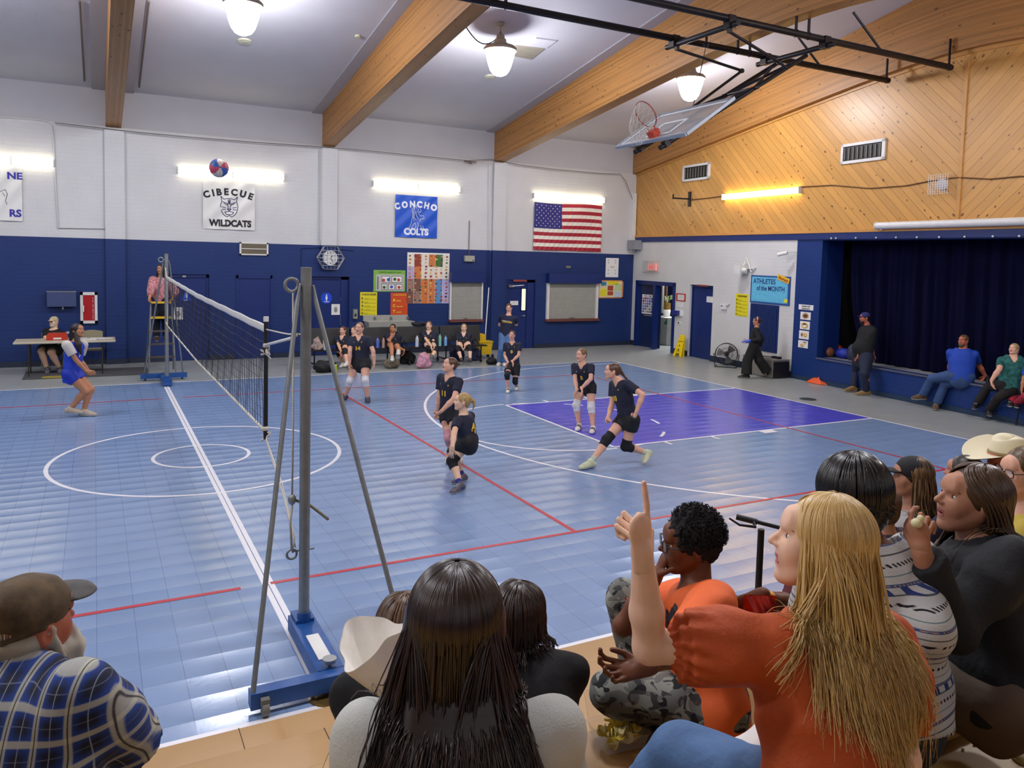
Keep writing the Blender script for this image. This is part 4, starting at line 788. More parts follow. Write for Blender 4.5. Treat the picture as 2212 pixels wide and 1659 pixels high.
# floor fan
b = onz(1568, 792); t = thing('floor_fan', 'black drum floor fan standing by the white side wall', 'fan', b); Nf = nrm(CAM * [1, 1, 0] - b * [1, 1, 0] + RN * 3); c = b + UP * .34; u, w = nrm(np.cross(UP, Nf)), UP; R_ = .29
mb = MB()
for dd in (-.07, .07):
    for rr in (R_, R_ * .55, R_ * .2): mb.tube([c + Nf * (dd * (1 if rr > .2 else 1.3)) + (u * math.cos(a) + w * math.sin(a)) * rr for a in np.linspace(0, 2 * pi, 37)[:-1]], .008 if rr == R_ else .003, 6, closed=True)
    for a in np.linspace(0, 2 * pi, 29)[:-1]: dv = u * math.cos(a) + w * math.sin(a); mb.cyl(c + Nf * dd * 1.3 + dv * .05, c + Nf * dd + dv * R_, .0025, n=4)
obj('wire_guard', mb, M_blackm, t)
for k in range(3):
    mb = MB(); a0 = k * 2 * pi / 3 + .4; mb.grid(lambda i, j: c + (u * math.cos(a0 + j * .9) + w * math.sin(a0 + j * .9)) * (.05 + .2 * i) + Nf * (.05 * (j - .5)), 5, 6); obj('blade', mb, M('fan_grey', '5c5a58', .35), t, 180)
mb = MB(); mb.cyl(c - Nf * .14, c - Nf * .0, .06, n=18); mb.sph(c + Nf * .06, .035, 12, 8); obj('motor', mb, M_dark, t, 40); mb = MB()
mb.tube([c + u * R_, c + u * .33, b + u * .30 + UP * .1 + Nf * .05, b + u * .27 + UP * .012 + Nf * .2, b - u * .27 + UP * .012 + Nf * .2, b - u * .30 + UP * .1 + Nf * .05, c - u * .33, c - u * R_], .012, 8)
mb.tube([b + u * .27 + UP * .012 + Nf * .2, b + u * .27 + UP * .012 - Nf * .15], .012, 8); mb.tube([b - u * .27 + UP * .012 + Nf * .2, b - u * .27 + UP * .012 - Nf * .15], .012, 8); obj('stand', mb, M_blackm, t)
# steel chest
s0, _ = rsz(1606, 797, .55); s1, _ = rsz(1671, 813, .55); t = thing('metal_chest', 'low grey metal chest with a black end panel beside the navy pillar', 'chest', RP((s0 + s1) / 2, 0, .3))
mb = MB(); mb.box(RP((s0 + s1) / 2, .22, .33), (s1 - s0, .5, .42), (RD, RN, UP)); obj('body', mb, M('zinc', '8e8a80', rough=.45, metal=.4), t); mb = MB(); mb.box(RP(s1 + .012, .21, .33), (.02, .48, .38), (RD, RN, UP)); obj('end_panel', mb, M_dark, t); mb = MB(); mb.box(RP((s0 + s1) / 2, .44, .33), (s1 - s0 + .03, .53, .03), (RD, RN, UP)); obj('lid', mb, M('zinc_lid', 'a09c92', rough=.4, metal=.4), t); mb = MB(); mb.box(RP(s1 - .25, .36, .59), (.04, .015, .06), (RD, RN, UP)); obj('latch', mb, M_dark, t)
mb = MB(); mb.box(RP(s1 - .2, .48, .3), (.22, .12, .06), (RD, RN, UP)); mb.tube([RP(s1 - .3, .47, .3), RP(s1 - .6, .47, .38), RP(s1 - .75, .47, .3)], .008, 5); tag(obj('power_strip', mb, M_dark), 'black power brick lying on the metal chest', 'adapter')
# things on the stage and floor
def blobcloth(name, label, cat, c, rx, ry, rz, m, seed=1, extra=None):
    rnd = np.random.RandomState(seed); ph = rnd.rand(8) * 6; mb = MB(); c = np.asarray(c, float)
    def fn(i, j):
        a = 2 * pi * i; rr = j; h = (1 - rr ** 2.2) * (1 + .25 * math.sin(3 * a + ph[0]) + .18 * math.sin(5 * a + ph[1] + rr * 5)); k = 1 + .12 * math.sin(2 * a + ph[2]) + .08 * math.sin(5 * a + ph[3])
        return c + RD * math.cos(a) * rx * rr * k + RN * math.sin(a) * ry * rr * k + UP * (.005 + rz * max(h, 0))
    mb.grid(fn, 40, 12); return tag(obj(name, mb, m, None, 180), label, cat)
o = blobcloth('folded_vest', 'crumpled orange vest on the floor in front of the stage', 'vest', onz(1770, 828), .32, .18, .12, M('vest_orange', 'e0561c'), 2)
for x, y, r_ in ((1753, 818, .04), (1764, 815, .045)): mb = MB(); mb.sph(onz(x, y + 3) + UP * .06, (r_, r_, r_ * .9), 12, 8); tag(obj('shuttle_ball', mb, M_paper, None, 180), 'small white ball behind the orange vest, %s of the pair' % ('left' if x < 1760 else 'right'), 'ball')
def sxy(x, y, z=.6): return onz(x, y, z)
mb = MB(); mb.sph(sxy(1790, 771) + UP * .12, .12, 20, 14); tag(obj('basketball', mb, M('old_ball_brown', '8a5230', bump=.4, bs=200)), 'brown ball on the stage edge beside the navy pillar', 'ball')
mb = MB(); mb.sph(sxy(1804, 768) + UP * .15, (.2, .14, .14), 20, 14, ax=(RD, RN, UP)); tag(obj('helmet', mb, M('helmet_orange', 'd2481c', rough=.35), None, 180), 'orange rounded bag on the stage between brown ball and blue bag', 'bag')
mb = MB(); mb.sph(sxy(1822, 774) + UP * .11, (.22, .15, .13), 20, 14, ax=(RD, RN, UP)); tag(obj('duffel_bag', mb, M('royal_bag', '1c2f9c', bump=.5, bs=20, dist=.02), None, 180), 'royal blue bag on the stage behind the bearded man', 'bag')
mb = MB(); mb.sph(sxy(1842, 778) + UP * .16, (.16, .12, .22), 18, 12, ax=(RD, RN, UP)); tag(obj('backpack', mb, M('slate_bag', '30354a', bump=.5, bs=20, dist=.02), None, 180), 'dark slate backpack on the stage behind the bearded man', 'bag')
mb = MB(); mb.sph(sxy(1781, 768) + UP * .07, (.09, .09, .07), 14, 10); tag(obj('cap', mb, M('tan_felt', '8b7a5a'), None, 180), 'small tan lump on the stage next to the brown ball', 'bag')
# ---------------------------------------------------------------- back wall equipment
q = Pn(WB, 102, 629, 165, 661); t = thing('wall_box', 'faded blue fold-down wall box above the man in the tan cap', 'box', q.p(.5, 1)); mb = MB(); q.rect(mb, 0, 0, 1, 1, 0, .18); obj('case', mb, M('faded_blue', '36456e', rough=.5), t); mb = MB(); q.rect(mb, -.01, -.02, 1.01, .03, 0, .19); obj('top_rail', mb, M_steel, t); mb = MB(); q.rect(mb, .5, 1, .56, 1.22, .02, .06); obj('latch', mb, M_steel, t)
q = Pn(WB, 173, 631, 211, 698); t = thing('extinguisher_cabinet', 'white framed cabinet with a red door on the navy wall', 'cabinet', q.p(.5, 1)); mb = MB()
for r in ((0, 0, 1, .09), (0, .91, 1, 1), (0, 0, .16, 1), (.84, 0, 1, 1)): q.rect(mb, *r, 0, .06)
obj('frame', mb, M_whitem, t); mb = MB(); q.rect(mb, .16, .09, .84, .91, 0, .04); obj('door', mb, M('cabinet_red', 'a8161c', rough=.3), t); mb = MB(); q.rect(mb, .13, .42, .22, .62, .04, .09); obj('handle', mb, M_whitem, t); mb = MB()
for k, ch in enumerate('FIRE EXTINGUISHER'): q.txt(mb, ch, .74, .2 + k * .042, .05, 0, .02, .7, d=.044)
obj('lettering', mb, M_wp, t)
q = Pn(WB, 780, 681, 880, 692); t = thing('drinking_trough', 'long steel trough sink with three taps under the posters', 'sink', q.p(.5, 2)); za = q.z1; zb = q.z0; u0, u1 = q.u0 + .05, q.u1 + .0; mb = MB(); mb.box(BP((u0 + u1) / 2, (za + zb) / 2, .02), (u1 - u0, .04, za - zb), (XA, YN_, UP)); obj('splashback', mb, M('trough_steel', 'b4b5ac', .4, .25), t)
_, zc = bxz(840, 717, .42); mb = MB(); d0, d1 = .04, .46; ax, bx2 = u0 + .02, u1 + .05; zt = zb + .01
V = [BP(ax, zt, d0), BP(bx2, zt, d0), BP(bx2, zt, d1), BP(ax, zt, d1), BP(ax + .06, zc, d0), BP(bx2 - .06, zc, d0), BP(bx2 - .06, zc, d1 - .06), BP(ax + .06, zc, d1 - .06)]
V2 = [v * 1.0 for v in V]; mid = sum(V) / 8
inn = [BP(ax + .03, zt, d0 + .03), BP(bx2 - .03, zt, d0 + .03), BP(bx2 - .03, zt, d1 - .03), BP(ax + .03, zt, d1 - .03), BP(ax + .1, zc + .06, d0 + .05), BP(bx2 - .1, zc + .06, d0 + .05), BP(bx2 - .1, zc + .06, d1 - .1), BP(ax + .1, zc + .06, d1 - .1)]
mb.add(V + inn, [(4, 5, 6, 7)[::-1], (0, 1, 5, 4)[::-1], (1, 2, 6, 5)[::-1], (2, 3, 7, 6)[::-1], (3, 0, 4, 7)[::-1], (8, 9, 13, 12), (9, 10, 14, 13), (10, 11, 15, 14), (11, 8, 12, 15), (12, 13, 14, 15), (0, 8, 9, 1)[::-1], (1, 9, 10, 2)[::-1], (2, 10, 11, 3)[::-1], (3, 11, 8, 0)[::-1]]); obj('basin', mb, M('trough_steel', 'b4b5ac', .4, .25), t)
for x in (809, 844, 880):
    u, _ = bxz(x, 687, .04); mb = MB(); c = BP(u, zb + .04, .04); mb.tube([c, c + YN_ * .06 + UP * .05, c + YN_ * .12 + UP * .02], .014, 8); mb.cyl(c + YN_ * .02, c + YN_ * .02 + UP * .08, .02, n=10); obj('tap', mb, M_galv, t, 40)
q = Pn(WB, 762, 668, 770, 688); t = thing('soap_dispenser', 'grey soap dispenser left of the steel trough', 'dispenser', q.p(.5, 1)); mb = MB(); q.rect(mb, 0, 0, 1, 1, 0, .1); obj('case', mb, M('grey_case', '8f9284'), t); mb = MB(); q.rect(mb, .25, .45, .7, .75, .1, .105); obj('window', mb, M_dark, t)
q = Pn(WB, 782, 692, 790, 712); mb = MB(); q.rect(mb, 0, 0, 1, 1, 0, .1); 
# conduits and the long cable under the beams
def wcab(pts, label, m, r=.012, d=.02):
    mb = MB(); mb.tube([BP(*bxz(x, y, d), d) for x, y in pts], r, 6); tag(obj('wall_conduit', mb, m), label, 'conduit')
wcab([(-40, 250), (60, 256), (98, 261), (112, 272), (116, 300), (120, 400), (126, 492), (225, 493)], 'white conduit looping down the wall beside the left banner', M_white, .018, .03)
wcab([(118, 265), (180, 272), (300, 286), (420, 297), (560, 308), (690, 317), (780, 324), (900, 336), (1010, 347), (1060, 344), (1120, 356), (1200, 366), (1290, 374), (1340, 376), (1352, 392), (1366, 430)], 'long thin cable clipped to the wall under the beam ends', M_cord, .01, .125)
wcab([(694, 322), (693, 520)], 'white vertical conduit on the middle pilaster', M_white, .015, .12); wcab([(1061, 352), (1060, 541)], 'white pipe down the pilaster left of the flag', M_white, .018, .12); wcab([(1060, 541), (1057, 740)], 'navy pipe down the pilaster left of the door with the lit slit', M_navyp, .018, .12)
wcab([(651, 640), (651, 537), (690, 535), (764, 541)], 'thin pipe around the wire-guarded clock', M_navyp, .01, .02)
q = Pn(WB, 1003, 347, 1028, 352, .12); mb = MB(); q.rect(mb, 0, .1, 1, .8, 0, .04); q.rect(mb, .4, 0, .6, 2.0, 0, .05); tag(obj('cable_bracket', mb, M_cord), 'small brown bracket on the cable above the hanging wire', 'bracket')
mb = MB(); mb.box(RP(.0, 4.0, .08) + np.array([-.02, 0, 0]), (.12, .14, 1.9), (RD, RN, UP)); tag(obj('corner_duct', mb, M_whitem), 'white boxed duct running up the room corner beside the flag', 'duct')
q = Pn(WB, 1358, 524, 1367, 545, .1); mb = MB(); mb.box(RP(.25, 3.28, .16), (.4, .3, .3), (RD, RN, UP)); tag(obj('corner_speaker', mb, M('grey_speaker', '8a8c92')), 'grey box speaker in the upper corner above the open doorway', 'speaker')
mb = MB(); c = onz(748, 792)
# ceiling details
def ceilpt(x, y):
    d = ray(x, y); t = (6.44 + .17 * (YB - CAM[1]) - CAM[2]) / (d[2] + .17 * d[1]); return CAM + d * t
cn = nrm(np.array([0, -.17, -1.0]))
for (x, y, r_, lb) in ((528, 88, .13, 'round ceiling speaker below the left pendant lamp'), (1058, 165, .12, 'round ceiling speaker below the middle pendant lamp'), (1100, 500, 0, '')):
    if r_: c = ceilpt(x, y); mb = MB(); mb.lathe([(0, .03), (r_ * .5, .04), (r_ * .7, .02), (r_, .03), (r_ * 1.1, 0)], c, 24, axis=cn); tag(obj('ceiling_speaker', mb, M('cream_plastic', 'c9c6ae'), None, 60), lb, 'speaker')
for poly, lb, m in ((((1158, 80), (1202, 86), (1180, 102), (1120, 92)), 'white half of the ceiling hatch beside the middle lamp', M_ceil), (((1115, 97), (1175, 104), (1148, 126), (1095, 116)), 'tan half of the ceiling hatch beside the middle lamp', M('tan_hatch', '8d8676'))):
    V = [ceilpt(*p) + cn * .002 for p in poly]; mb = MB(); mb.add(V + [v + cn * .03 for v in V], [(0, 1, 2, 3), (7, 6, 5, 4), (0, 4, 5, 1), (1, 5, 6, 2), (2, 6, 7, 3), (3, 7, 4, 0)]); tag(obj('ceiling_hatch', mb, m), lb, 'hatch')
for a, b, lb in (((172, 0), (182, 172), 'thin pipe on the ceiling in the left bay'), ((322, 0), (301, 186), 'thin pipe on the ceiling right of the left beam')): mb = MB(); mb.tube([ceilpt(*a) + cn * .03, ceilpt(*b) + cn * .03], .018, 6); tag(obj('ceiling_pipe', mb, M_cord), lb, 'pipe')
c = ceilpt(773, 77); mb = MB(); mb.cyl(c, c + cn * .04, .06, n=16); tag(obj('smoke_detector', mb, M('cream_plastic', 'c9c6ae'), None, 40), 'small round detector on the ceiling near the left lamp', 'detector')
# ---------------------------------------------------------------- basketball hoop folded under the roof
hp = thing('basketball_hoop', 'basketball hoop with glass backboard folded up on black ceiling pipes', 'hoop', (9, 3.8, 6.5)); YA_, YB_, ZR = 4.5, 3.14, 6.66
for y in (YA_, YB_): mb = MB(); mb.cyl((-9.5, y, ZR), (13.42, y, ZR), .058, n=14); obj('ceiling_rail', mb, M_blackm, hp, 40)
for y in (YA_, YB_):
    for x in (-6.0, -5.6, -0.95, -.6, 4.13, 4.4, 9.2, 9.5, 13.35):
        mb = MB(); mb.box((x, y, (ZR + bot_z(y) + .25) / 2), (.05, .02, bot_z(y) + .25 - ZR)); mb.tube([(x, y + .055 * math.cos(a), ZR + .055 * math.sin(a)) for a in np.linspace(0, 2 * pi, 11)[:-1]], .014, 6, closed=True); obj('hanger', mb, M_blackm, hp)
x1 = float(ony(1452, 100, YA_)[0]); x1b = float(ony(1580, 60, YB_)[0]); x2 = float(ony(1650, 140, YA_)[0]); x2b = float(ony(1785, 97, YB_)[0]); xc1, xc2 = (x1 + x1b) / 2, (x2 + x2b) / 2
for x in (xc1, xc2):
    mb = MB(); mb.cyl((x, YA_ + .2, ZR - .11), (x, YB_ - .2, ZR - .11), .048, n=14); 
    for y in (YA_, YB_): mb.box((x, y, ZR - .05), (.14, .14, .2))
    obj('cross_pipe', mb, M_blackm, hp, 40)
yc_ = (YA_ + YB_) / 2; hb = [ony(1336, 316, yc_ + .91), ony(1479, 292, yc_ - .91), ony(1430, 240, yc_ + .91), ony(1578, 226, yc_ - .91)]
bb = (hb[0] + hb[1]) / 2; bt = (hb[2] + hb[3]) / 2; bb[1] = bt[1] = yc_; bd = nrm(bt - bb); BH = 1.12; bt = bb + bd * BH; bn = nrm(np.cross(bd, np.array([0, 1.0, 0]))); bn = bn if bn[2] > 0 else -bn; BYv = np.array([0, 1.0, 0])
mb = MB(); mb.box((bb + bt) / 2, (1.78, .012, BH - .04), (BYv, bn, bd)); obj('glass', mb, M('backboard_glass', 'b9bcc0', rough=.15, alpha=.5), hp)
mb = MB()
for v, L, ax_ in ((bb, 1.83, BYv), (bt, 1.83, BYv)): mb.box(v, (L, .05, .06), (ax_, bn, bd))
for s_ in (-1, 1): mb.box((bb + bt) / 2 + BYv * .9 * s_, (.05, .05, BH), (BYv, bn, bd))
obj('board_frame', mb, M('board_frame_grey', '8f98a4', .4, .3), hp); mb = MB(); sq = bb + bd * .42
for a, b_, L, ax_ in ((0, -.22, .6, 0), (0, .22, .6, 0), (-.29, 0, .44, 1), (.29, 0, .44, 1)): mb.box(sq + BYv * a + bd * b_ + bn * .008, (L, .006, .05) if ax_ == 0 else (.05, .006, L), (BYv, bn, bd))
for a, L, ax_ in ((bb + bd * .06, 1.7, 0), (bt - bd * .06, 1.7, 0)): mb.box(a + bn * .008, (L, .006, .05), (BYv, bn, bd))
for s_ in (-1, 1): mb.box((bb + bt) / 2 + BYv * .85 * s_ + bn * .008, (.05, .006, BH - .1), (BYv, bn, bd))
obj('white_markings', mb, M('glass_marking', 'd8dce0'), hp)
rc = bb + bd * .14; mb = MB(); mb.box(rc + bn * .06, (.16, .12, .14), (BYv, bn, bd)); mb.tube([rc + BYv * .07 + bn * .1, rc + BYv * .1 + bn * .18], .012, 6); mb.tube([rc - BYv * .07 + bn * .1, rc - BYv * .1 + bn * .18], .012, 6); obj('rim_mount', mb, M('rim_orange', 'b8402a', rough=.4), hp)
cc = rc + bn * .40 + bd * .02; mb = MB(); mb.tube([cc + (BYv * math.cos(a) + bn * math.sin(a)) * .228 for a in np.linspace(0, 2 * pi, 41)[:-1]], .0095, 8, closed=True); rim = obj('rim', mb, M('rim_dull', '8a3a36', rough=.4), hp, 180)
mb = MB(); gd = np.array([-bd[0], 0, 0]) * .35 + (-bd) * .4 + np.array([-.45, 0, -.6])  # limp net hanging
for k in range(12):
    a = 2 * pi * k / 12; P0 = cc + (BYv * math.cos(a) + bn * math.sin(a)) * .225
    for s_ in (-1, 1):
        P = []
        for j in np.linspace(0, 1, 7):
            aa = a + s_ * j * 1.2; rr = .225 * (1 - .5 * j); cen = cc + (-bd * .28 * min(j * 1.6, 1) + UP * -.16 * j * j - bn * .12 * j); P.append(cen + (BYv * math.cos(aa) + bn * math.sin(aa)) * rr)
        mb.tube(P, .0035, 4)
obj('net', mb, M('old_net', 'b9b4aa'), rim)
UX = xc2
for yy, pe in ((yc_ + .33, (1387, 322)), (yc_ - .33, (1453, 311))):
    e = bb - bd * .12 - bn * .10 + BYv * (yy - yc_); tp_ = np.array([UX - .05, yy, ZR - .2]); mb = MB(); mb.cyl(e, tp_, .04, n=12); mb.box(e + bd * .14, (.1, .1, .1), (BYv, bn, bd)); obj('mast_pipe', mb, M_blackm, hp, 40)
mb = MB()
for k in (.30, .62):
    A = (bb - bd * .12 - bn * .1) * (1 - k) + np.array([UX - .05, yc_, ZR - .2]) * k; mb.cyl(A + BYv * .42, A - BYv * .42, .03, n=10)
A = (bb - bd * .12 - bn * .1) * .38 + np.array([UX - .05, yc_, ZR - .2]) * .62; B = A * .1 + np.array([UX - .05, yc_, ZR - .2]) * .9
mb.cyl(A + BYv * .33, B - BYv * .33, .025, n=8); mb.cyl(A - BYv * .33, B + BYv * .33, .025, n=8); A2 = bt - bn * .05; mb.cyl(A2 + BYv * .33, A + BYv * .33, .028, n=8); mb.cyl(A2 - BYv * .33, A - BYv * .33, .028, n=8); obj('mast_bracing', mb, M_blackm, hp, 40)
for yy, pa, pm, pb in ((YA_ + .02, (1466, 108), (1603, 153), (1488, 238)), (YB_ + .1, (1543, 81), (1684, 135), (1700, 148))):
    mb = MB(); a_ = np.array([xc1, yy - .1, ZR - .2]); m_ = ony(*pm, yy); e_ = ony(*pb, yy); mb.cyl(a_, m_, .026, n=10); mb.cyl(m_, e_, .026, n=10); mb.sph(m_, .045, 10, 8); mb.box(a_ + UP * .06, (.06, .06, .16)); obj('folding_arm', mb, M_blackm, hp, 40)
for yy, x0 in ((YA_, 11.4), (YB_, 11.4)): mb = MB(); mb.cyl((x0, yy, ZR), (x0 - .7, yy + .1, ZR + .62), .022, n=8); obj('sway_brace', mb, M_blackm, hp)
mb = MB(); a_ = np.array([xc1 + .35, yc_ + .25, ZR - .15]); mb.cyl(a_, bt + BYv * .05, .006, n=6); mb.sph(a_, .05, 10, 8); mb.box(a_ + UP * .1, (.03, .03, .25)); obj('winch_cable', mb, M_blackm, hp)
# ---------------------------------------------------------------- volleyball net and posts
M_bluep = mat('blue_base_paint', '1d4f92', 0.4, var=.14, vs=14); M_rope = mat('white_rope', 'c9c4b6', 0.8, var=.1); M_tape = mat('net_tape', 'd4d2cc', 0.7, var=.06, vs=20)
def netpost(x, y, sg, label, full=True):
    "sg = direction (along y) away from the net"
    t = thing('net_post', label, 'post', (x, y, 0)); H = 2.67; o = np.array([x, y, 0.0]); Y1 = np.array([0, sg, 0.0])
    mb = MB(); mb.cyl(o + UP * .1, o + UP * H, .0375, n=20); mb.cyl(o + UP * (H - .005), o + UP * (H + .004), .0385, n=20); obj('pole', mb, M_galv, t, 40)
    mb = MB(); mb.box(o + Y1 * .3 + UP * .075, (.17, .86, .11)); mb.box(o - Y1 * .05 + UP * .14, (.13, .18, .03)); mb.cyl(o + UP * .12, o + UP * .2, .05, n=16); obj('base_channel', mb, M_bluep, t, 40)
    if full: mb = MB(); mb.box(o + Y1 * .42 + UP * .1325, (.085, .36, .006)); obj('white_label', mb, M_paper, t)
    mb = MB(); mb.box(o + Y1 * .80 + UP * .09, (1.02 if full else .9, .09, .10)); obj('crossbar', mb, M_bluep, t)
    mb = MB(); mb.cyl(o + Y1 * .7 + UP * .13, o + Y1 * .7 + UP * .17, .012); mb.cyl(o + Y1 * .7 + UP * .16, o + Y1 * .7 + UP * .185, .045, n=18); obj('knob', mb, M_steel, t, 40)
    for s_ in (-1, 1):
        mb = MB(); a = o + UP * (H - .12) + XA * .045 * s_ + Y1 * .02; b = o + Y1 * .83 + XA * s_ * (.5 if full else .38) + UP * .1; mb.tube([a, a + UP * -.12 + XA * .02 * s_, b], [.008, .0165, .0165], 10); obj('brace', mb, M_galv, t, 60)
        mb = MB(); c = o + Y1 * .86 + XA * s_ * (.43 if full else .36); mb.cyl(c + UP * .045 - XA * .02, c + UP * .045 + XA * .02, .045, n=16); mb.box(c + UP * .09, (.05, .05, .04)); obj('wheel', mb, M('dull_wheel', '77736a'), t, 40)
    mb = MB(); c = o + UP * (H - .12) + np.array([-.1, 0, 0]); mb.tube([c + XA * .045 * math.cos(a) + UP * .045 * math.sin(a) for a in np.linspace(0, 2 * pi, 17)[:-1]], .012, 8, closed=True); mb.cyl(c + XA * .05, o + UP * (H - .12), .012); obj('eye_ring', mb, M_galv, t, 40); return t
netpost(0.05, -1.06, -1, 'near galvanised net post on a blue wheeled base by the bleachers'); netpost(0.02, 10.62, 1, 'far galvanised net post on a blue base in front of the ladder', False)
nt_ = thing('volleyball_net', 'black mesh volleyball net with white tape across the court', 'net', (0, 5.2, 1.2)); y0, y1 = .16, 10.12
def ntop(y): return 2.085 + .07 * (y / 10.0) + .03 * abs(y - 5.1) / 5 - .02
def nbot(y): return 1.215 + .05 * abs(y - 5.1) / 5
mb = MB(); N_ = 98
for k in range(N_ + 1):
    y = y0 + (y1 - y0) * k / N_; mb.tube([(.006 * math.sin(k * 1.3 + j), y + .01 * math.sin(k + j * 2.1), nbot(y) + (ntop(y) - nbot(y)) * j / 6) for j in range(7)], .0024, 4, caps=False)
for k in range(1, 10):
    mb.tube([(.006 * math.sin(j * .9 + k), y, nbot(y) + (ntop(y) - nbot(y)) * (k / 10 + .004 * math.sin(j * 1.7 + k))) for j, y in enumerate(np.linspace(y0, y1, 50))], .0024, 4, caps=False)
obj('mesh', mb, M('net_black', '1a1c22'), nt_)
mb = MB(); ys = np.linspace(y0 - .05, y1 + .05, 40); mb.grid(lambda i, j: (0.008 * math.cos(j * 2 * pi), ys[int(i * 39 + .5)], ntop(ys[int(i * 39 + .5)]) + .035 + .035 * math.sin(j * 2 * pi) + .003 * math.sin(i * 60)), 39, 8); obj('top_tape', mb, M_tape, nt_, 180)
mb = MB(); mb.tube([(0.0, y, nbot(y)) for y in np.linspace(y0 - .02, y1 + .1, 30)], .012, 8); obj('bottom_cord', mb, M_rope, nt_, 180)
mb = MB(); mb.box((0, y0, (ntop(y0) + nbot(y0)) / 2), (.008, .045, ntop(y0) - nbot(y0))); mb.box((0, y1, (ntop(y1) + nbot(y1)) / 2), (.008, .045, .85)); obj('side_tape', mb, M_tape, nt_)
mb = MB(); mb.cyl((-.0, y0 - .04, nbot(y0) - .06), (0, y0 - .04, ntop(y0) + .1), .018, n=12); ant = obj('antenna_sleeve', mb, M_dark, nt_, 40); mb = MB(); mb.cyl((0, y0 - .04, ntop(y0) + .1), (0, y0 - .04, ntop(y0) + .14), .022, n=12); obj('antenna_cap', mb, M_tape, ant, 40)
mb = MB(); R0 = random.Random(2)
for zz in (ntop(y0) - .1, nbot(y0) + .03):
    c = np.array([0, y0 - .04, zz])
    for k in range(5): mb.tube([c + (np.array([R0.uniform(-.04, .04), R0.uniform(-.05, .05), R0.uniform(-.04, .04)]) if j else 0) + (UP * -.03 * j) for j in range(4)], .008, 6)
    mb.sph(c, .026, 10, 8)
obj('tie_cords', mb, M_rope, nt_, 60)
def ropeobj(pts, r, label, m=None, name='net_rope'): mb = MB(); mb.tube(pts, r, 8); return tag(obj(name, mb, m or M_rope, None, 180), label, 'rope')
pt_ = np.array([0.05, -1.06, 0.0])
ropeobj([(0, y0 - .04, 2.13), (.02, -.4, 2.15), (.03, -.6, 2.16), (0.05, -1.02, 2.2)], .006, 'taut cable from the net top tape to the near post')
ropeobj([(0, y0 - .04, 2.0), (.0, -.5, 2.1), (-.02, -.9, 2.16), (.0, -1.03, 2.2)], .012, 'thick white cord tied between the antenna and the near post', M_tape)
ropeobj([(0, y0 - .04, 1.22), (.01, -.5, .98), (.0, -.98, .72), (-.02, -1.0, .62)], .005, 'thin cord from the net bottom down to the near post ring'); ropeobj([(0, y0 - .05, 1.20), (.01, -.6, .88), (.0, -1.0, .66)], .005, 'second thin cord from the net bottom to the near post, beneath the first')
c = np.array([-.03, -1.02, 0])
ropeobj([c + UP * 2.5, c + UP * 1.6 + XA * .005, c + UP * 1.02], .007, 'rope hanging down the near post from its top eye'); ropeobj([c + UP * 1.02 + XA * .004, c + UP * .85 - XA * .012, c + UP * .66], .009, 'knotted rope loop halfway down the near post'); ropeobj([c + UP * 1.02, c + XA * .12 + UP * .97, c + XA * .2 + UP * .90 - np.array([0, .03, 0]), c + XA * .26 + UP * .84], .011, 'frayed rope end sticking out sideways from the near post knot', mat('tan_rope', '8d8670', .9, var=.2, vs=60))
mb = MB(); mb.sph(c + UP * 1.02, (.03, .03, .04), 10, 8); mb.tube([c + UP * .62 + XA * .035 * math.cos(a) + UP * .035 * math.sin(a) for a in np.linspace(0, 2 * pi, 15)[:-1]], .009, 8, closed=True); mb.cyl(c + UP * .64, c + UP * .64 + XA * .16, .008); tag(obj('rope_ring', mb, M_galv, None, 60), 'steel ring and knot on the near post rope', 'ring')
ropeobj([(0, y1, 2.18), (0, 10.4, 2.24), (.0, 10.6, 2.4)], .01, 'cord from the net top tape to the far post'); ropeobj([(0, y1, 1.27), (0.0, 10.4, 1.29), (.0, 10.6, 1.3)], .01, 'cord from the net bottom to the far post')
# brass floor socket
mb = MB(); c = onz(709, 1506); c[2] = 0; mb.lathe([(0, .005), (.085, .005), (.09, .012), (.105, .012), (.11, .002), (.12, .001)], c, 36); tag(obj('floor_socket', mb, mat('brass_plate', '8a7240', .35, .7, var=.2, vs=20), None, 40), 'round brass floor socket beside the near post base', 'socket')
# volleyball
c = dep(473, 363, depth_of((2.6, 5.5, 3.6))); mb = MB()
t = thing('volleyball', 'red, white and blue volleyball in the air above the CIBECUE banner', 'ball', c); R_ = .107 * 1.0; Rm = .152
mb.sph(c, R_ * 1.35, 48, 28)
me_f = [];  V = mb.v[0]
for f_ in mb.f:
    p = V[list(f_)].mean(0) - c; a = (math.atan2(p[2], p[0]) + p[1] * 4 + .5) % (2 * pi); me_f.append(int(a / (2 * pi) * 6) % 3)
mb.m = me_f; obj('cover', mb, [M('ball_red', 'b8405a', rough=.5), M('ball_white', 'cfc2b4', rough=.5), M('ball_blue', '2b55a0', rough=.5)], t, 180)
mb = MB()
for k in range(6): mb.tube([c + R_ * 1.353 * nrm(np.array([math.cos(k * pi / 6) * math.cos(a), math.sin(k * pi / 6) * math.cos(a), math.sin(a)])) for a in np.linspace(0, 2 * pi, 41)[:-1]], .0018, 4, closed=True)
obj('seams', mb, M('seam_grey', '5a5464'), t)
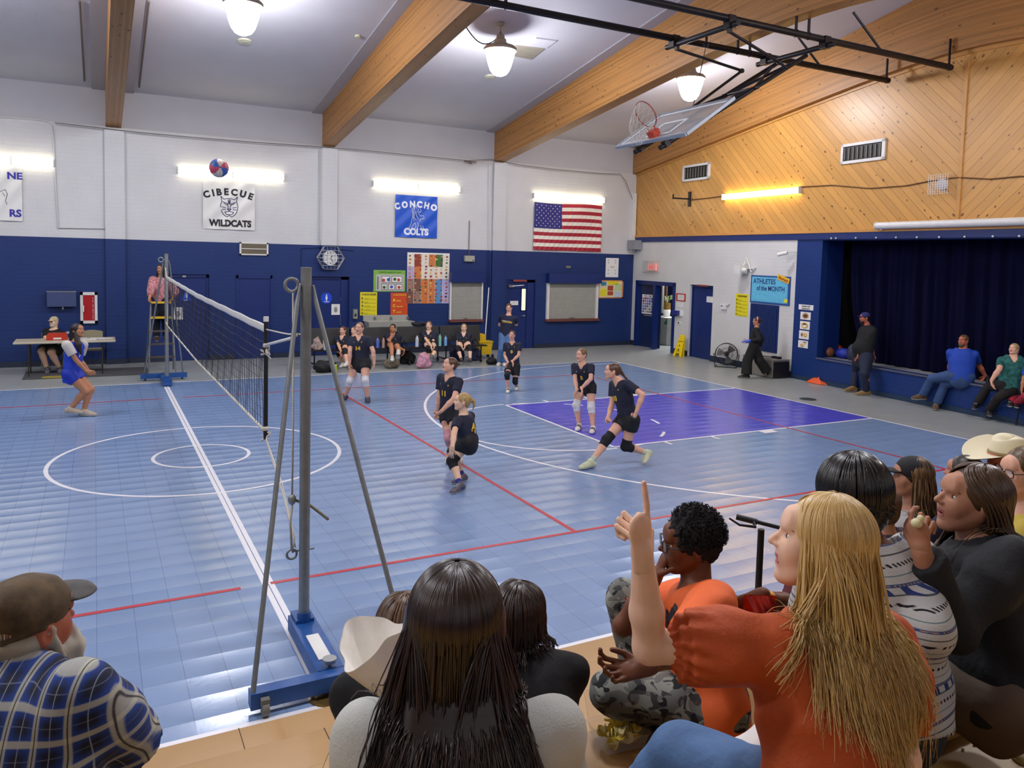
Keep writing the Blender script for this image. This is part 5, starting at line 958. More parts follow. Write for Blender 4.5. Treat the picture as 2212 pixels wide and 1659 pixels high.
# ---------------------------------------------------------------- bleachers
M_bl = mat('bleacher_board', 'b08a58', 0.42, var=.07, vs=5, bump=.2, bs=60, stretch=(.3, 1, 1)); M_bl2 = mat('bleacher_board_lit', 'bd9448', 0.3, var=.07, vs=6, bump=.15, bs=40, stretch=(.3, 1, 1)); M_bls = mat('board_seam', '3c2a18', .8); M_riser = mat('bleacher_riser', '5e4630', .6)  # upper rows: same wood, the brighter light on it put into the colour
bt_ = thing('bleacher', 'tan wooden bleacher tiers the spectators sit on', 'bleacher', (0, -4, 0))
TIERS = [(-2.47, -3.18, .30), (-3.18, -3.90, .63), (-3.90, -4.57, .96), (-4.57, -4.99, 1.27), (-4.96, -5.20, 1.40), (-5.66, -8.6, 1.68)]
def board(y0, y1, z, x0, x1, m, seams, rnd=.02, th=.05):
    mb = MB(); pr = [(y1 - .0, z - th), (y1 - .0, z - rnd), (y1 + rnd * .3, z - rnd * .3), (y1 + rnd, z), (y0 - rnd, z), (y0 - rnd * .3, z - rnd * .3), (y0, z - rnd), (y0, z - th)]
    V = [(x0, a, b) for a, b in pr] + [(x1, a, b) for a, b in pr]; n = len(pr)
    mb.add(V, [tuple(range(n)), tuple(range(2 * n - 1, n - 1, -1))] + [(i, n + i, n + (i + 1) % n, (i + 1) % n) for i in range(n)])
    for s in seams: mb.b2((s, y1 + .004, z - .01), (s + .004, y0 - .004, z + .0008), 1)
    obj('tier_board', mb, [m, M_bls], bt_, 50)
for k, (y0, y1, z) in enumerate(TIERS):
    for (x0, x1) in (((-7, 1.86), (2.62, 9)) if k < 2 else ((-7, 9),)):
        sm = {0: [-.62, -.1], 1: [-.36, 1.5], 2: [], 3: [.02], 4: [1.43], 5: []}[k] + [-3.2, 4.1, 6.2]
        board(y0, y1, z, x0, x1, M_bl2 if k >= 4 else M_bl, [s for s in sm if x0 < s < x1], .035 if k == 4 else .012)
        mb = MB(); mb.b2((x0, y0 - .03, TIERS[k - 1][2] - .03 if k else 0), (x1, y0 - .012, z - .05)); obj('riser', mb, M_riser, bt_)
mb = MB(); mb.b2((-7, -5.7, 1.29), (9, -5.14, 1.33), 0); mb.b2((1.47, -5.7, 1.328), (1.474, -5.14, 1.331), 1); obj('foot_deck', mb, [mat('foot_deck', 'c4a468', .45, var=.08, vs=7), M_bls], bt_)
# ---------------------------------------------------------------- implicit surfaces for bodies and cloth
def smin(a, b, k):
    h = np.clip(.5 + .5 * (b - a) / k, 0, 1); return b * (1 - h) + a * h - k * h * (1 - h)
class Pr:
    "one primitive: kind, bounds and signed distance"
    def __init__(s, kind, a, b=None, ra=0.0, rb=None, k=.02, side=None, sq=1.0, cuts=(), neg=False, R=None):
        s.kind = kind; s.a = np.asarray(a, float); s.b = None if b is None else np.asarray(b, float); s.ra = ra; s.rb = ra if rb is None else rb; s.k = k; s.cuts = cuts; s.neg = neg; s.sq = sq; s.R = R
        if kind == 't':
            d = nrm(s.b - s.a); sd = np.asarray(side, float); sd = nrm(sd - d * (sd @ d)); s.A = np.array([sd, np.cross(d, sd), d])
    def bounds(s):
        m = s.k + .02
        if s.kind == 'e': r = max(s.ra); return s.a - r - m, s.a + r + m
        r = max(s.ra, s.rb); return np.minimum(s.a, s.b) - r - m, np.maximum(s.a, s.b) + r + m
    def d(s, P):
        if s.kind == 'e':
            q = P - s.a
            if s.R is not None: q = q @ s.R.T
            r = np.asarray(s.ra, float); k0 = np.linalg.norm(q / r, axis=-1); k1 = np.linalg.norm(q / (r * r), axis=-1); D = k0 * (k0 - 1) / np.maximum(k1, 1e-9)
        elif s.kind == 'c':
            ab = s.b - s.a; t = np.clip((P - s.a) @ ab / max(ab @ ab, 1e-12), 0, 1); D = np.linalg.norm(P - s.a - t[..., None] * ab, axis=-1) - (s.ra + (s.rb - s.ra) * t)
        else:
            ab = s.b - s.a; L = np.linalg.norm(ab); q = (P - s.a) @ s.A.T; t = np.clip(q[..., 2] / L, 0, 1); z = q[..., 2] - t * L
            D = (np.sqrt(q[..., 0] ** 2 + (q[..., 1] / s.sq) ** 2 + z ** 2) - (s.ra + (s.rb - s.ra) * t)) * (s.sq if s.sq < 1 else 1)
        for (p, n) in s.cuts: D = np.maximum(D, (P - np.asarray(p)) @ np.asarray(n))
        return D
def sdf_eval(prims, P):
    D = np.full(P.shape[:-1], 1.0)
    for p in prims:
        d = p.d(P); D = smin(D, d, p.k) if not p.neg else -smin(-D, d, p.k)
    return D
EDG = [((0, 0, 0), (1, 0, 0)), ((0, 1, 0), (1, 1, 0)), ((0, 0, 1), (1, 0, 1)), ((0, 1, 1), (1, 1, 1)), ((0, 0, 0), (0, 1, 0)), ((1, 0, 0), (1, 1, 0)), ((0, 0, 1), (0, 1, 1)), ((1, 0, 1), (1, 1, 1)), ((0, 0, 0), (0, 0, 1)), ((1, 0, 0), (1, 0, 1)), ((0, 1, 0), (0, 1, 1)), ((1, 1, 0), (1, 1, 1))]
def isosurf(prims, vox, disp=None, clip=None):
    lo = np.min([p.bounds()[0] for p in prims if not p.neg], 0); hi = np.max([p.bounds()[1] for p in prims if not p.neg], 0)
    if clip is not None: lo = np.maximum(lo, clip[0]); hi = np.minimum(hi, clip[1])
    n = np.ceil((hi - lo) / vox).astype(int) + 2; D = np.full(n, 1.0)
    ax = [lo[i] + vox * np.arange(n[i]) for i in range(3)]
    for p in prims:
        a, b = p.bounds(); i0 = np.maximum(np.floor((a - lo) / vox).astype(int), 0); i1 = np.minimum(np.ceil((b - lo) / vox).astype(int) + 1, n)
        if (i1 <= i0).any(): continue
        G = np.stack(np.meshgrid(*[ax[i][i0[i]:i1[i]] for i in range(3)], indexing='ij'), -1); sl = tuple(slice(i0[i], i1[i]) for i in range(3)); d = p.d(G)
        D[sl] = smin(D[sl], d, p.k) if not p.neg else -smin(-D[sl], d, p.k)
    if disp is not None:
        near = np.abs(D) < .05; I = np.argwhere(near); Pn_ = lo + I * vox; D[near] += disp(Pn_)
    ins = D < 0; c = ins[:-1, :-1, :-1].astype(np.int8)
    tot = sum(ins[i:n[0] - 1 + i, j:n[1] - 1 + j, k:n[2] - 1 + k].astype(np.int8) for i in (0, 1) for j in (0, 1) for k in (0, 1))
    act = (tot > 0) & (tot < 8); I = np.argwhere(act); idx = -np.ones(act.shape, int); idx[act] = np.arange(len(I))
    acc = np.zeros((len(I), 3)); cnt = np.zeros(len(I))
    for (u, v) in EDG:
        a = D[I[:, 0] + u[0], I[:, 1] + u[1], I[:, 2] + u[2]]; b = D[I[:, 0] + v[0], I[:, 1] + v[1], I[:, 2] + v[2]]; m = (a < 0) != (b < 0)
        t = np.where(m, a / np.where(m, a - b, 1), 0)[:, None]; acc += m[:, None] * (np.array(u) * (1 - t) + np.array(v) * t); cnt += m
    V = lo + (I + acc / np.maximum(cnt, 1)[:, None]) * vox; Q = []
    for axis in range(3):
        o1, o2 = [(1, 2), (2, 0), (0, 1)][axis]; s0 = [slice(None)] * 3; s1 = [slice(None)] * 3; s0[axis] = slice(0, -1); s1[axis] = slice(1, None)
        A = ins[tuple(s0)]; B = ins[tuple(s1)]; E = np.argwhere(A != B)
        if not len(E): continue
        sh = np.array(act.shape); ok = (E[:, o1] > 0) & (E[:, o2] > 0) & (E[:, o1] < sh[o1]) & (E[:, o2] < sh[o2]) & (E[:, axis] < sh[axis]); E = E[ok]
        e1 = np.zeros(3, int); e1[o1] = 1; e2 = np.zeros(3, int); e2[o2] = 1
        q = np.stack([idx[tuple((E - e1 - e2).T)], idx[tuple((E - e2).T)], idx[tuple(E.T)], idx[tuple((E - e1).T)]], 1)
        fl = ins[tuple(E.T)]; q = np.where(fl[:, None], q, q[:, ::-1]); Q.append(q)
    Q = np.vstack(Q); Q = Q[(Q >= 0).all(1)]
    return V, Q
def fadd(mb, V, Q, mi=0): mb.arr(V, Q, mi)
def matidx(V, Q, rules, base=0):
    C_ = V[Q].mean(1); mi = np.full(len(Q), base)
    for fn, k in rules: mi[fn(C_)] = k
    return mi.tolist()
# ---------------------------------------------------------------- person rig
FH = nrm(cf * [1, 1, 0]); RH = nrm(cr * [1, 1, 0])
def fdir(deg, pitch=0):
    a = math.radians(deg); p = math.radians(pitch); v = -FH * math.cos(a) - RH * math.sin(a); return v * math.cos(p) + UP * math.sin(p)
def skinm(n, h): return mat(n, h, .5, var=.05, vs=30, spec=.35, sss=.12, bump=.1, bs=300)
SK = {'fair': skinm('skin_fair', 'dfab90'), 'light': skinm('skin_light', 'e6bc9e'), 'tan': skinm('skin_tan', 'b9805c'), 'olive': skinm('skin_olive', 'b17e62'), 'brown': skinm('skin_brown', '6f4128'), 'red': skinm('skin_ruddy', 'b96a50')}
LIP = {k: mat('lip_' + k, v, .4) for k, v in (('fair', 'b5605a'), ('light', 'b8625c'), ('tan', '96524a'), ('olive', '9c544a'), ('brown', '6a3630'), ('red', 'a0504a'))}
M_eye = mat('eye_white', 'd8d4cc', .25); M_iris = mat('iris_dark', '2a2018', .2)
def hairm(n, h, h2=None, rough=.38):
    if n in MATS: return MATS[n]
    m, nt, b = newmat(n); tc = nd(nt, 'ShaderNodeTexCoord'); mp = nd(nt, 'ShaderNodeMapping'); mp.inputs['Scale'].default_value = (150, 150, 9); nt.links.new(tc.outputs['Object'], mp.inputs[0])
    no = nd(nt, 'ShaderNodeTexNoise'); no.inputs['Scale'].default_value = 1; no.inputs['Detail'].default_value = 3; nt.links.new(mp.outputs[0], no.inputs['Vector'])
    c1 = lin(h); c2 = lin(h2) if h2 else tuple(c * 1.9 for c in c1[:3]) + (1,)
    mr = nd(nt, 'ShaderNodeMapRange'); mr.inputs['From Min'].default_value = .35; mr.inputs['From Max'].default_value = .7; nt.links.new(no.outputs['Fac'], mr.inputs['Value'])
    nt.links.new(mixc(nt, mr.outputs[0], c1, c2), b.inputs['Base Color']); b.inputs['Roughness'].default_value = rough; b.inputs['Specular IOR Level'].default_value = .5
    bp = nd(nt, 'ShaderNodeBump'); bp.inputs['Strength'].default_value = .5; bp.inputs['Distance'].default_value = .003; nt.links.new(no.outputs['Fac'], bp.inputs['Height']); nt.links.new(bp.outputs[0], b.inputs['Normal'])
    MATS[n] = m; return m
class Head:
    "frame: x right, y forward, z up, unit = head height"
    def __init__(s, c, hs, yaw, pitch=0, roll=0):
        s.c = np.asarray(c, float); s.hs = hs; f = fdir(yaw, pitch); r = nrm(np.cross(f, UP)); u = np.cross(r, f); ro = math.radians(roll); r2 = r * math.cos(ro) + u * math.sin(ro); u2 = -r * math.sin(ro) + u * math.cos(ro); s.A = np.array([r2, f, u2])
    def w(s, x, y, z): return s.c + (np.array([x, y, z]) * s.hs) @ s.A
    def loc(s, P): return ((np.asarray(P) - s.c) @ s.A.T) / s.hs
    def e(s, x, y, z, rx, ry, rz, k=.06, **kw): return Pr('e', s.w(x, y, z), ra=(rx * s.hs, ry * s.hs, rz * s.hs), R=s.A, k=k * s.hs, **kw)
    def cc(s, a, b, ra, rb=None, k=.05, **kw): return Pr('c', s.w(*a), s.w(*b), ra * s.hs, (ra if rb is None else rb) * s.hs, k * s.hs, **kw)
    def prims(s, child=True, open_=0.0, nose=1.0, jaw=1.0):
        L = [s.e(0, -.05, .12, .335, .415, .37, .05), s.e(0, .10, -.10, .275 * jaw, .28, .34, .09), s.e(0, .20, -.16, .2 * jaw, .2, .26, .08)]
        for q in (-1, 1):
            L += [s.cc((q * .24, -.02, -.14), (q * .09 * jaw, .25, -.385), .085, .075, .09), s.e(q * .155, .255, -.085, .10, .09, .12, .09)]
        L += [s.e(0, .30, -.40, .085 * jaw, .08, .075, .07), s.cc((-.14, .335, .115), (.14, .335, .115), .04, .04, .07), s.e(0, .33, .19, .17, .07, .12, .1)]
        L += [s.cc((0, .365, .06), (0, .445 + .02 * nose, -.075), .026, .043, .035), s.e(-.045, .415, -.095, .034, .035, .028, .03), s.e(.045, .415, -.095, .034, .035, .028, .03)]
        for q in (-1, 1): L.append(s.e(q * .145, .400, .035, .075, .055, .04, .045, neg=True))
        L += [s.e(0, .355, -.205 + .015 * open_, .095, .045, .03, .03), s.e(0, .345, -.262 - .05 * open_, .08, .045, .032, .03)]
        if open_: L.append(s.e(0, .40, -.235 - .02 * open_, .06, .08, .035 * open_, .012, neg=True))
        for q in (-1, 1): L += [s.e(q * .342, -.035, .0, .035, .085, .125, .025), s.e(q * .37, -.02, .01, .02, .045, .07, .015, neg=True)]
        return L
    def eyes(s, mb, wi=1, ii=2, look=(0, 0)):
        for q in (-1, 1):
            c = s.w(q * .140, .302, .035); mb.sph(c, (.052 * s.hs, .052 * s.hs, .036 * s.hs), 14, 10, wi, ax=s.A); d = nrm(s.w(q * .14 + look[0], 1.3, .03 + look[1]) - c); mb.sph(c + d * .026 * s.hs, .030 * s.hs, 12, 8, ii)
            mb.tube([s.w(q * x, y, z) for x, y, z in ((.075, .322, .045), (.11, .345, .068), (.15, .342, .072), (.19, .318, .052))], [.006 * s.hs, .011 * s.hs, .011 * s.hs, .005 * s.hs], 6, 4); mb.tube([s.w(q * x, y, z) for x, y, z in ((.05, .372, .115), (.11, .368, .138), (.17, .345, .135), (.22, .295, .10))], [.008 * s.hs, .016 * s.hs, .013 * s.hs, .004 * s.hs], 6, 4, flat=.6)
    def rules(s, lip, brow):
        def lipf(P): q = s.loc(P); return (abs(q[:, 0]) < .095) & (q[:, 2] < -.182) & (q[:, 2] > -.285) & (q[:, 1] > .345)
        def brf(P): q = s.loc(P); return (abs(q[:, 0]) > .05) & (abs(q[:, 0]) < .23) & (abs(q[:, 2] - .13 + .25 * (abs(q[:, 0]) - .13) ** 2 * 8) < .022) & (q[:, 1] > .24)
        def mouth(P): q = s.loc(P); return (abs(q[:, 0]) < .05) & (abs(q[:, 2] + .245) < .02) & (q[:, 1] > .30) & (q[:, 1] < .358)
        return [(lipf, lip), (mouth, brow)]
def solve_limb(par, px, L, s):
    d = nrm(ray(*px)); m = par - CAM; b = m @ d; disc = b * b - (m @ m - L * L)
    if disc < 0: P = CAM + d * b; return par + nrm(P - par) * L
    t = b + (1 if s > 0 else -1) * math.sqrt(disc); return CAM + d * t
def ik(a, b, L1, L2, px=None, hint=None):
    v = b - a; D = np.linalg.norm(v)
    if D > (L1 + L2) * .999: k = D / ((L1 + L2) * .999); L1 *= k; L2 *= k
    v /= D; x = (L1 * L1 - L2 * L2 + D * D) / (2 * D); h = math.sqrt(max(L1 * L1 - x * x, 0)); u, w = perp(v); best = None
    for t in np.linspace(0, 2 * pi, 96, endpoint=False):
        P = a + v * x + (u * math.cos(t) + w * math.sin(t)) * h; c = 0
        if px is not None: d = P - CAM; z = d @ cf; c += math.hypot(PPX + FOC * (d @ cr) / z - px[0], PPY - FOC * (d @ cu) / z - px[1]) * z / FOC
        if hint is not None: c -= .15 * float(nrm(P - (a + b) / 2 + 1e-9) @ nrm(hint)) * (L1 if px is not None else 5)
        if best is None or c < best[0]: best = (c, P)
    return best[1]
def hand(base, direc, palm, size, curl=.35, spread=.12, side=1, pose=None):
    """palm block, four fingers with knuckle bends and a thumb. direc: wrist->knuckles, palm: palm normal, side: thumb side (+1/-1)"""
    d = nrm(direc); n = nrm(np.asarray(palm) - d * (np.asarray(palm) @ d)); s = np.cross(d, n) * side; L = []; z = size
    L.append(Pr('t', base, base + d * z * .42, z * .17, z * .21, z * .05, side=s, sq=.42)); L.append(Pr('c', base - d * z * .12, base + d * z * .1, z * .15, z * .15, z * .08))
    for i in range(4):
        o = base + d * z * (.46 - .02 * abs(i - 1.2)) + s * z * (.155 - .105 * i); dd = nrm(d + s * spread * (1.2 - i) * .8); Ls = [.26, .17, .13]; Ls = [q * (1, 1.08, 1.0, .8)[i] for q in Ls]; r = z * (.050, .052, .048, .042)[i]
        c = curl if pose is None else pose[i]; p = o - dd * z * .1; ang = 0
        for j, l in enumerate(Ls):
            ang += c * (1.1, 1.5, .9)[j] if j else c * .9; q = nrm(dd * math.cos(ang) + n * math.sin(ang)); e = p + q * z * (l + (.1 if j == 0 else 0)); L.append(Pr('c', p, e, r, r * .93, z * .018)); p = e; r *= .93
    tb = base + d * z * .12 + s * z * .13; t1 = tb + nrm(d * .75 + s * .65 + n * .35) * z * .22; t2 = t1 + nrm(d * .95 + s * .2 + n * (.3 + curl * .6)) * z * .17; t3 = t2 + nrm(d * 1 - s * .05 + n * (.3 + curl)) * z * .12
    L += [Pr('c', tb, t1, z * .075, z * .06, z * .04), Pr('c', t1, t2, z * .058, z * .052, z * .015), Pr('c', t2, t3, z * .052, z * .044, z * .012)]
    return L
# ---------------------------------------------------------------- person builder
PEOPLE = []
class Body:
    def __init__(s, H, pelvis, neck, face, pface=None, build=1.0, sw=.112, adult=False):
        s.H = H; s.b = build; s.pel = np.asarray(pelvis, float); s.neck = np.asarray(neck, float); s.F = fdir(face); s.PF = fdir(face if pface is None else pface)
        s.sp = nrm(s.neck - s.pel); s.R = nrm(np.cross(s.F, UP)); s.PR = nrm(np.cross(s.PF, UP)); s.R = nrm(s.R - s.sp * (s.R @ s.sp)); s.Fc = nrm(np.cross(s.sp, s.R)); s.Fc = s.Fc if s.Fc @ s.F > 0 else -s.Fc
        s.up = .172 * H; s.fo = .148 * H; s.th = .245 * H; s.shn = .235 * H; s.swd = sw * H; s.hw = .052 * H * build
        s.S = {q: s.neck - s.sp * .035 * H + s.R * s.swd * (1 if q == 'R' else -1) for q in 'RL'}; s.Hp = {q: s.pel + s.PR * s.hw * (1 if q == 'R' else -1) for q in 'RL'}
        s.E = {}; s.W = {}; s.HD = {}; s.K = {}; s.A = {}; s.T = {}; s.FU = {'R': UP, 'L': UP}
    def arm(s, q, e, es, w, ws, hd=None):
        s.E[q] = solve_limb(s.S[q], e, s.up, es) if len(e) == 2 else s.S[q] + s.vec(e) * s.up; s.W[q] = solve_limb(s.E[q], w, s.fo, ws) if len(w) == 2 else s.E[q] + s.vec(w) * s.fo
        s.HD[q] = nrm(s.W[q] - s.E[q]) if hd is None else nrm(s.vec(hd)); return s
    def vec(s, v): return nrm(s.R * v[0] + s.F * v[1] + UP * v[2])
    def armto(s, q, w, hint=(.3, -.3, -1), hd=None):
        w = np.asarray(w, float); s.E[q] = ik(s.S[q], w, s.up, s.fo, hint=s.vec(hint)); s.W[q] = w; s.HD[q] = nrm(w - s.E[q]) if hd is None else nrm(s.vec(hd)); return s
    def leg(s, q, ank, toe, knee=None, hint=None, fu=None):
        s.A[q] = np.asarray(ank, float); s.K[q] = ik(s.Hp[q], s.A[q], s.th, s.shn, knee, s.PF * .7 + UP * .5 if hint is None else s.vec(hint)); td = np.asarray(toe, float); s.T[q] = nrm(td)
        if fu is not None: s.FU[q] = nrm(fu)
        return s
    # --- skin
    def torso(s, g=0.0, lo=.0, chest=.098, waist=.082, hip=.088, k=.03):
        H = s.H; b = s.b; a = s.pel + s.sp * .02 * H; c = s.neck - s.sp * .085 * H; m = s.pel * .45 + s.neck * .55
        return [Pr('t', s.pel - s.sp * lo, s.pel + s.sp * .06 * H, hip * H * b + g, (waist * H) * b + g, k, side=s.PR, sq=.72), Pr('t', a, m, waist * H * b + g, chest * .97 * H * b + g, k, side=s.R, sq=.68), Pr('t', m, c, chest * H * b + g, chest * H * b + g, k, side=s.R, sq=.66), Pr('c', s.S['L'] * .93 + s.S['R'] * .07 - s.sp * .012 * H, s.S['R'] * .93 + s.S['L'] * .07 - s.sp * .012 * H, .034 * H * b + g * .8, k=k)]
    def skin(s, head, nk=.034, mats=None):
        H = s.H; b = s.b ** .7; L = s.torso(-.008); hb = head.w(0, -.10, -.30) if head is not None else s.neck + s.sp * .08 * H
        L.append(Pr('c', s.neck - s.sp * .03 * H, hb, nk * H * 1.12, nk * H, .03)); L.append(Pr('c', s.S['L'] * .6 + s.S['R'] * .4 + s.sp * .01 * H, s.S['R'] * .6 + s.S['L'] * .4 + s.sp * .01 * H, .03 * H, k=.04))
        for q in s.E:
            L += [Pr('c', s.S[q], s.E[q], .030 * H * b, .024 * H * b, .02), Pr('c', s.E[q], s.E[q] * .6 + s.W[q] * .4, .0235 * H * b, .0245 * H * b, .015), Pr('c', s.E[q] * .6 + s.W[q] * .4, s.W[q], .0245 * H * b, .016 * H * b, .015)]
        for q in s.K:
            mid = s.K[q] * .68 + s.A[q] * .32; bk = nrm(np.cross(np.cross(s.A[q] - s.K[q], s.T[q]), s.A[q] - s.K[q])); bk = -bk if bk @ s.T[q] > 0 else bk
            L += [Pr('c', s.Hp[q], s.K[q], .060 * H * b, .037 * H * b, .02), Pr('c', s.K[q], mid + bk * .008 * H, .035 * H * b, .036 * H * b, .02), Pr('c', mid + bk * .008 * H, s.A[q], .035 * H * b, .022 * H, .02)]
        return L
    def foot(s, q, g=0.0):
        H = s.H; td = s.T[q]; u = s.FU[q]; td = nrm(td - u * (td @ u)); a = s.A[q]; base = a - u * .045 * H
        he = base - td * .028 * H + u * .028 * H; ba = base + td * .07 * H + u * .022 * H; to = base + td * .108 * H + u * .018 * H; sd = np.cross(td, u)
        cut = [(base, -u)]
        return [Pr('c', he, ba, .028 * H + g, .026 * H + g, .015, cuts=cut), Pr('t', ba, to, .030 * H + g, .024 * H + g, .015, side=sd, sq=.72, cuts=cut), Pr('c', a + u * .008 * H, he, .026 * H + g, .024 * H + g, .02, cuts=cut), Pr('c', a, ba, .026 * H + g, .022 * H + g, .02, cuts=cut)], base, u
def plane(p, n): return (np.asarray(p, float), nrm(n))
def build_skin(t, B, head, skin, vox=.012, hv=.006, handv=.0045, hands=None, open_=0, fingers=True, clipz=None, mouthm='mouth_dark', look=(0, 0), nose=1.0, jaw=1.0, brow=None):
    mb = MB(); L = B.skin(head)
    if not B.K: pass
    V, Q = isosurf(L, vox); fadd(mb, V, Q)
    hp = head.prims(open_=open_, nose=nose, jaw=jaw); nk = Pr('c', B.neck, head.w(0, -.10, -.30), .034 * B.H * 1.05, .034 * B.H, .03)
    V, Q = isosurf(hp + [nk], hv); fadd(mb, V, Q, matidx(V, Q, [(head.rules(0, 0)[0][0], 3), (head.rules(0, 0)[1][0], 4)]))
    head.eyes(mb, 1, 2, look)
    for q in B.W:
        hs = .105 * B.H if hands is None or 'size' not in hands else hands['size']; o = (hands or {}).get(q, {}); pn = o.get('palm'); pn = (-B.R if q == 'R' else B.R) + B.F * .3 if pn is None else np.asarray(pn, float)
        HL = hand(B.W[q], B.HD[q], pn, hs * 1.0, o.get('curl', .3), o.get('spread', .12), o.get('side', 1 if q == 'L' else -1), o.get('pose')); V, Q = isosurf(HL, handv); fadd(mb, V, Q)
    o = obj('body', mb, [SK[skin], M_eye, M_iris, LIP[skin], brow or mat('brow_dark', '4a3628', .7)], t, 180); return o
def cloth(t, name, L, m, vox=.012, disp=None, rules=None, mats=None, parent=None):
    V, Q = isosurf(L, vox, disp); mb = MB(); fadd(mb, V, Q, matidx(V, Q, rules or [])); return obj(name, mb, mats or m, parent or t, 180)
def shirt_prims(B, g=.012, hem=.05, sleeve=.72, neckr=.062, vneck=0.0, flare=.006, sr=.042, arms=None):
    H = B.H; L = B.torso(g, hem * H * .6, chest=.100, waist=.092, hip=.094); cutp = plane(B.pel - B.sp * hem * H, -B.sp)
    for p in L[:1]: p.cuts = (cutp,)
    for q in B.E:
        dirn = B.E[q] - B.S[q]; f = min(sleeve, 1.0); e = B.S[q] + dirn * f
        L.append(Pr('c', B.S[q], B.S[q] + dirn * (f + .05 if f < 1 else 1), sr * H, (sr - .006) * H + flare, .02, cuts=(plane(e, dirn),) if f < 1 else ()))
        if sleeve > 1:
            d2 = B.W[q] - B.E[q]; f2 = sleeve - 1; L.append(Pr('c', B.E[q], B.E[q] + d2 * min(f2 + .05, 1.05), (sr - .008) * H, (sr - .016) * H, .02, cuts=(plane(B.E[q] + d2 * f2, d2),)))
    nb = B.neck + B.sp * .03 * H; L.append(Pr('e', nb, ra=(neckr * H, neckr * H * .9, neckr * H * .95), k=.006, neg=True))
    if vneck: a = B.neck + B.Fc * .06 * H; b_ = B.neck - B.sp * vneck * H + B.Fc * .085 * H; L.append(Pr('c', a, b_, .036 * H, .006 * H, .006, neg=True))
    return L
def shorts_prims(B, frac=.42, r=.072, hip=.093, g=.01, top=.07):
    H = B.H; L = [Pr('t', B.pel - B.sp * .03 * H, B.pel + B.sp * top * H, hip * H * B.b + g * .5, .09 * H * B.b + g, .03, side=B.PR, sq=.78, cuts=(plane(B.pel + B.sp * top * H, B.sp),))]
    for q in B.K:
        d = B.K[q] - B.Hp[q]; L.append(Pr('c', B.Hp[q], B.Hp[q] + d * (frac + .05), r * H * B.b, (r - .012) * H * B.b + g * .6, .03, cuts=(plane(B.Hp[q] + d * frac, d),)))
    return L
def pants_prims(B, r0=.068, r1=.05, r2=.042, g=.006, end=.93, top=.07, hip=.092):
    H = B.H; L = shorts_prims(B, 1.0, r0, hip, g, top)[:1]
    for q in B.K:
        d = B.A[q] - B.K[q]; L += [Pr('c', B.Hp[q], B.K[q], r0 * H * B.b, r1 * H, .025), Pr('c', B.K[q], B.K[q] + d * (end + .05), r1 * H, r2 * H, .02, cuts=(plane(B.K[q] + d * end, d),))]
    return L
M_sole = mat('shoe_sole', 'c8c4ba', .6)
def shoes(t, B, m, sole=None, g=.004, vox=.008, name='shoe', trim=None, acc=None):
    for q in B.A:
        L, base, u = B.foot(q, g); V, Q = isosurf(L, vox); td = B.T[q]
        r = [(lambda P: (P - base) @ u < .020, 1)]
        if acc is not None: r.append((lambda P: ((P - base) @ u > .02) & (((P - base) @ nrm(td)) > .035 * B.H) & (((P - base) @ nrm(td)) < .075 * B.H), 2))
        mb = MB(); fadd(mb, V, Q, matidx(V, Q, r)); o = obj(name, mb, [m, sole or M_sole] + ([acc] if acc is not None else []), t, 180)
        mb = MB(); sd = np.cross(nrm(td), u); L0 = .045
        for k in range(4): c = base + nrm(td) * (.035 + .022 * k) * B.H + u * (.062 - .009 * k) * B.H; mb.tube([c - sd * .018 * B.H, c + u * .003, c + sd * .018 * B.H], .0028, 5)
        if B.H > 1 and t.get('laces', 1): obj('laces', mb, sole or M_sole, o)
def socks(t, B, m, h=.25, name='sock'):
    for q in B.A: d = B.K[q] - B.A[q]; cloth(t, name, [Pr('c', B.A[q] - d * .08, B.A[q] + d * (h + .05), .0245 * B.H, .028 * B.H, .01, cuts=(plane(B.A[q] + d * h, d),))], m, .009)
def pads(t, B, m, r=.044):
    for q in B.K:
        a = nrm(B.Hp[q] - B.K[q]); b = nrm(B.A[q] - B.K[q]); H = B.H; n = nrm(-(a + b) + B.PF * .1)
        cloth(t, 'knee_pad', [Pr('c', B.K[q], B.K[q] + a * .085 * H, r * H, (r + .002) * H, .015, cuts=(plane(B.K[q] + a * .068 * H, a),)), Pr('c', B.K[q], B.K[q] + b * .085 * H, r * H, (r - .005) * H, .015, cuts=(plane(B.K[q] + b * .07 * H, b),)), Pr('e', B.K[q] + n * .012 * H, ra=(.04 * H,) * 3, k=.015)], m, .008)
def facecut(h, w=.285, lo=-.14): return h.e(0, .42, lo, w, .30, .38, .02, neg=True)
def hair_prims(h, kind, B=None):
    cap = [h.e(0, -.075, .13, .362, .430, .395, .05)]
    if kind == 'short': return cap + [h.e(0, -.2, -.08, .30, .26, .28, .06), facecut(h, .29, -.10)]
    if kind in ('bun', 'pony', 'tied'):
        L = [h.e(0, -.065, .13, .352, .425, .388, .05), h.e(0, -.22, -.05, .27, .22, .26, .06), facecut(h, .30, -.08)]
        if kind == 'bun': L.append(h.e(.05, -.50, .2, .13, .12, .13, .04))
        return L
    if kind == 'long': return [h.e(0, -.08, .13, .375, .44, .405, .05), h.e(0, -.22, -.15, .34, .24, .38, .08), facecut(h, .27, -.12)]
    return cap
def pony(h, pts, r0=.11, r1=.03):
    P = [h.w(*p) for p in pts]; n = len(P) - 1; return [Pr('c', P[i], P[i + 1], h.hs * (r0 + (r1 - r0) * i / n + (.03 if i == 0 else 0)), h.hs * (r0 + (r1 - r0) * (i + 1) / n), .02) for i in range(n)]
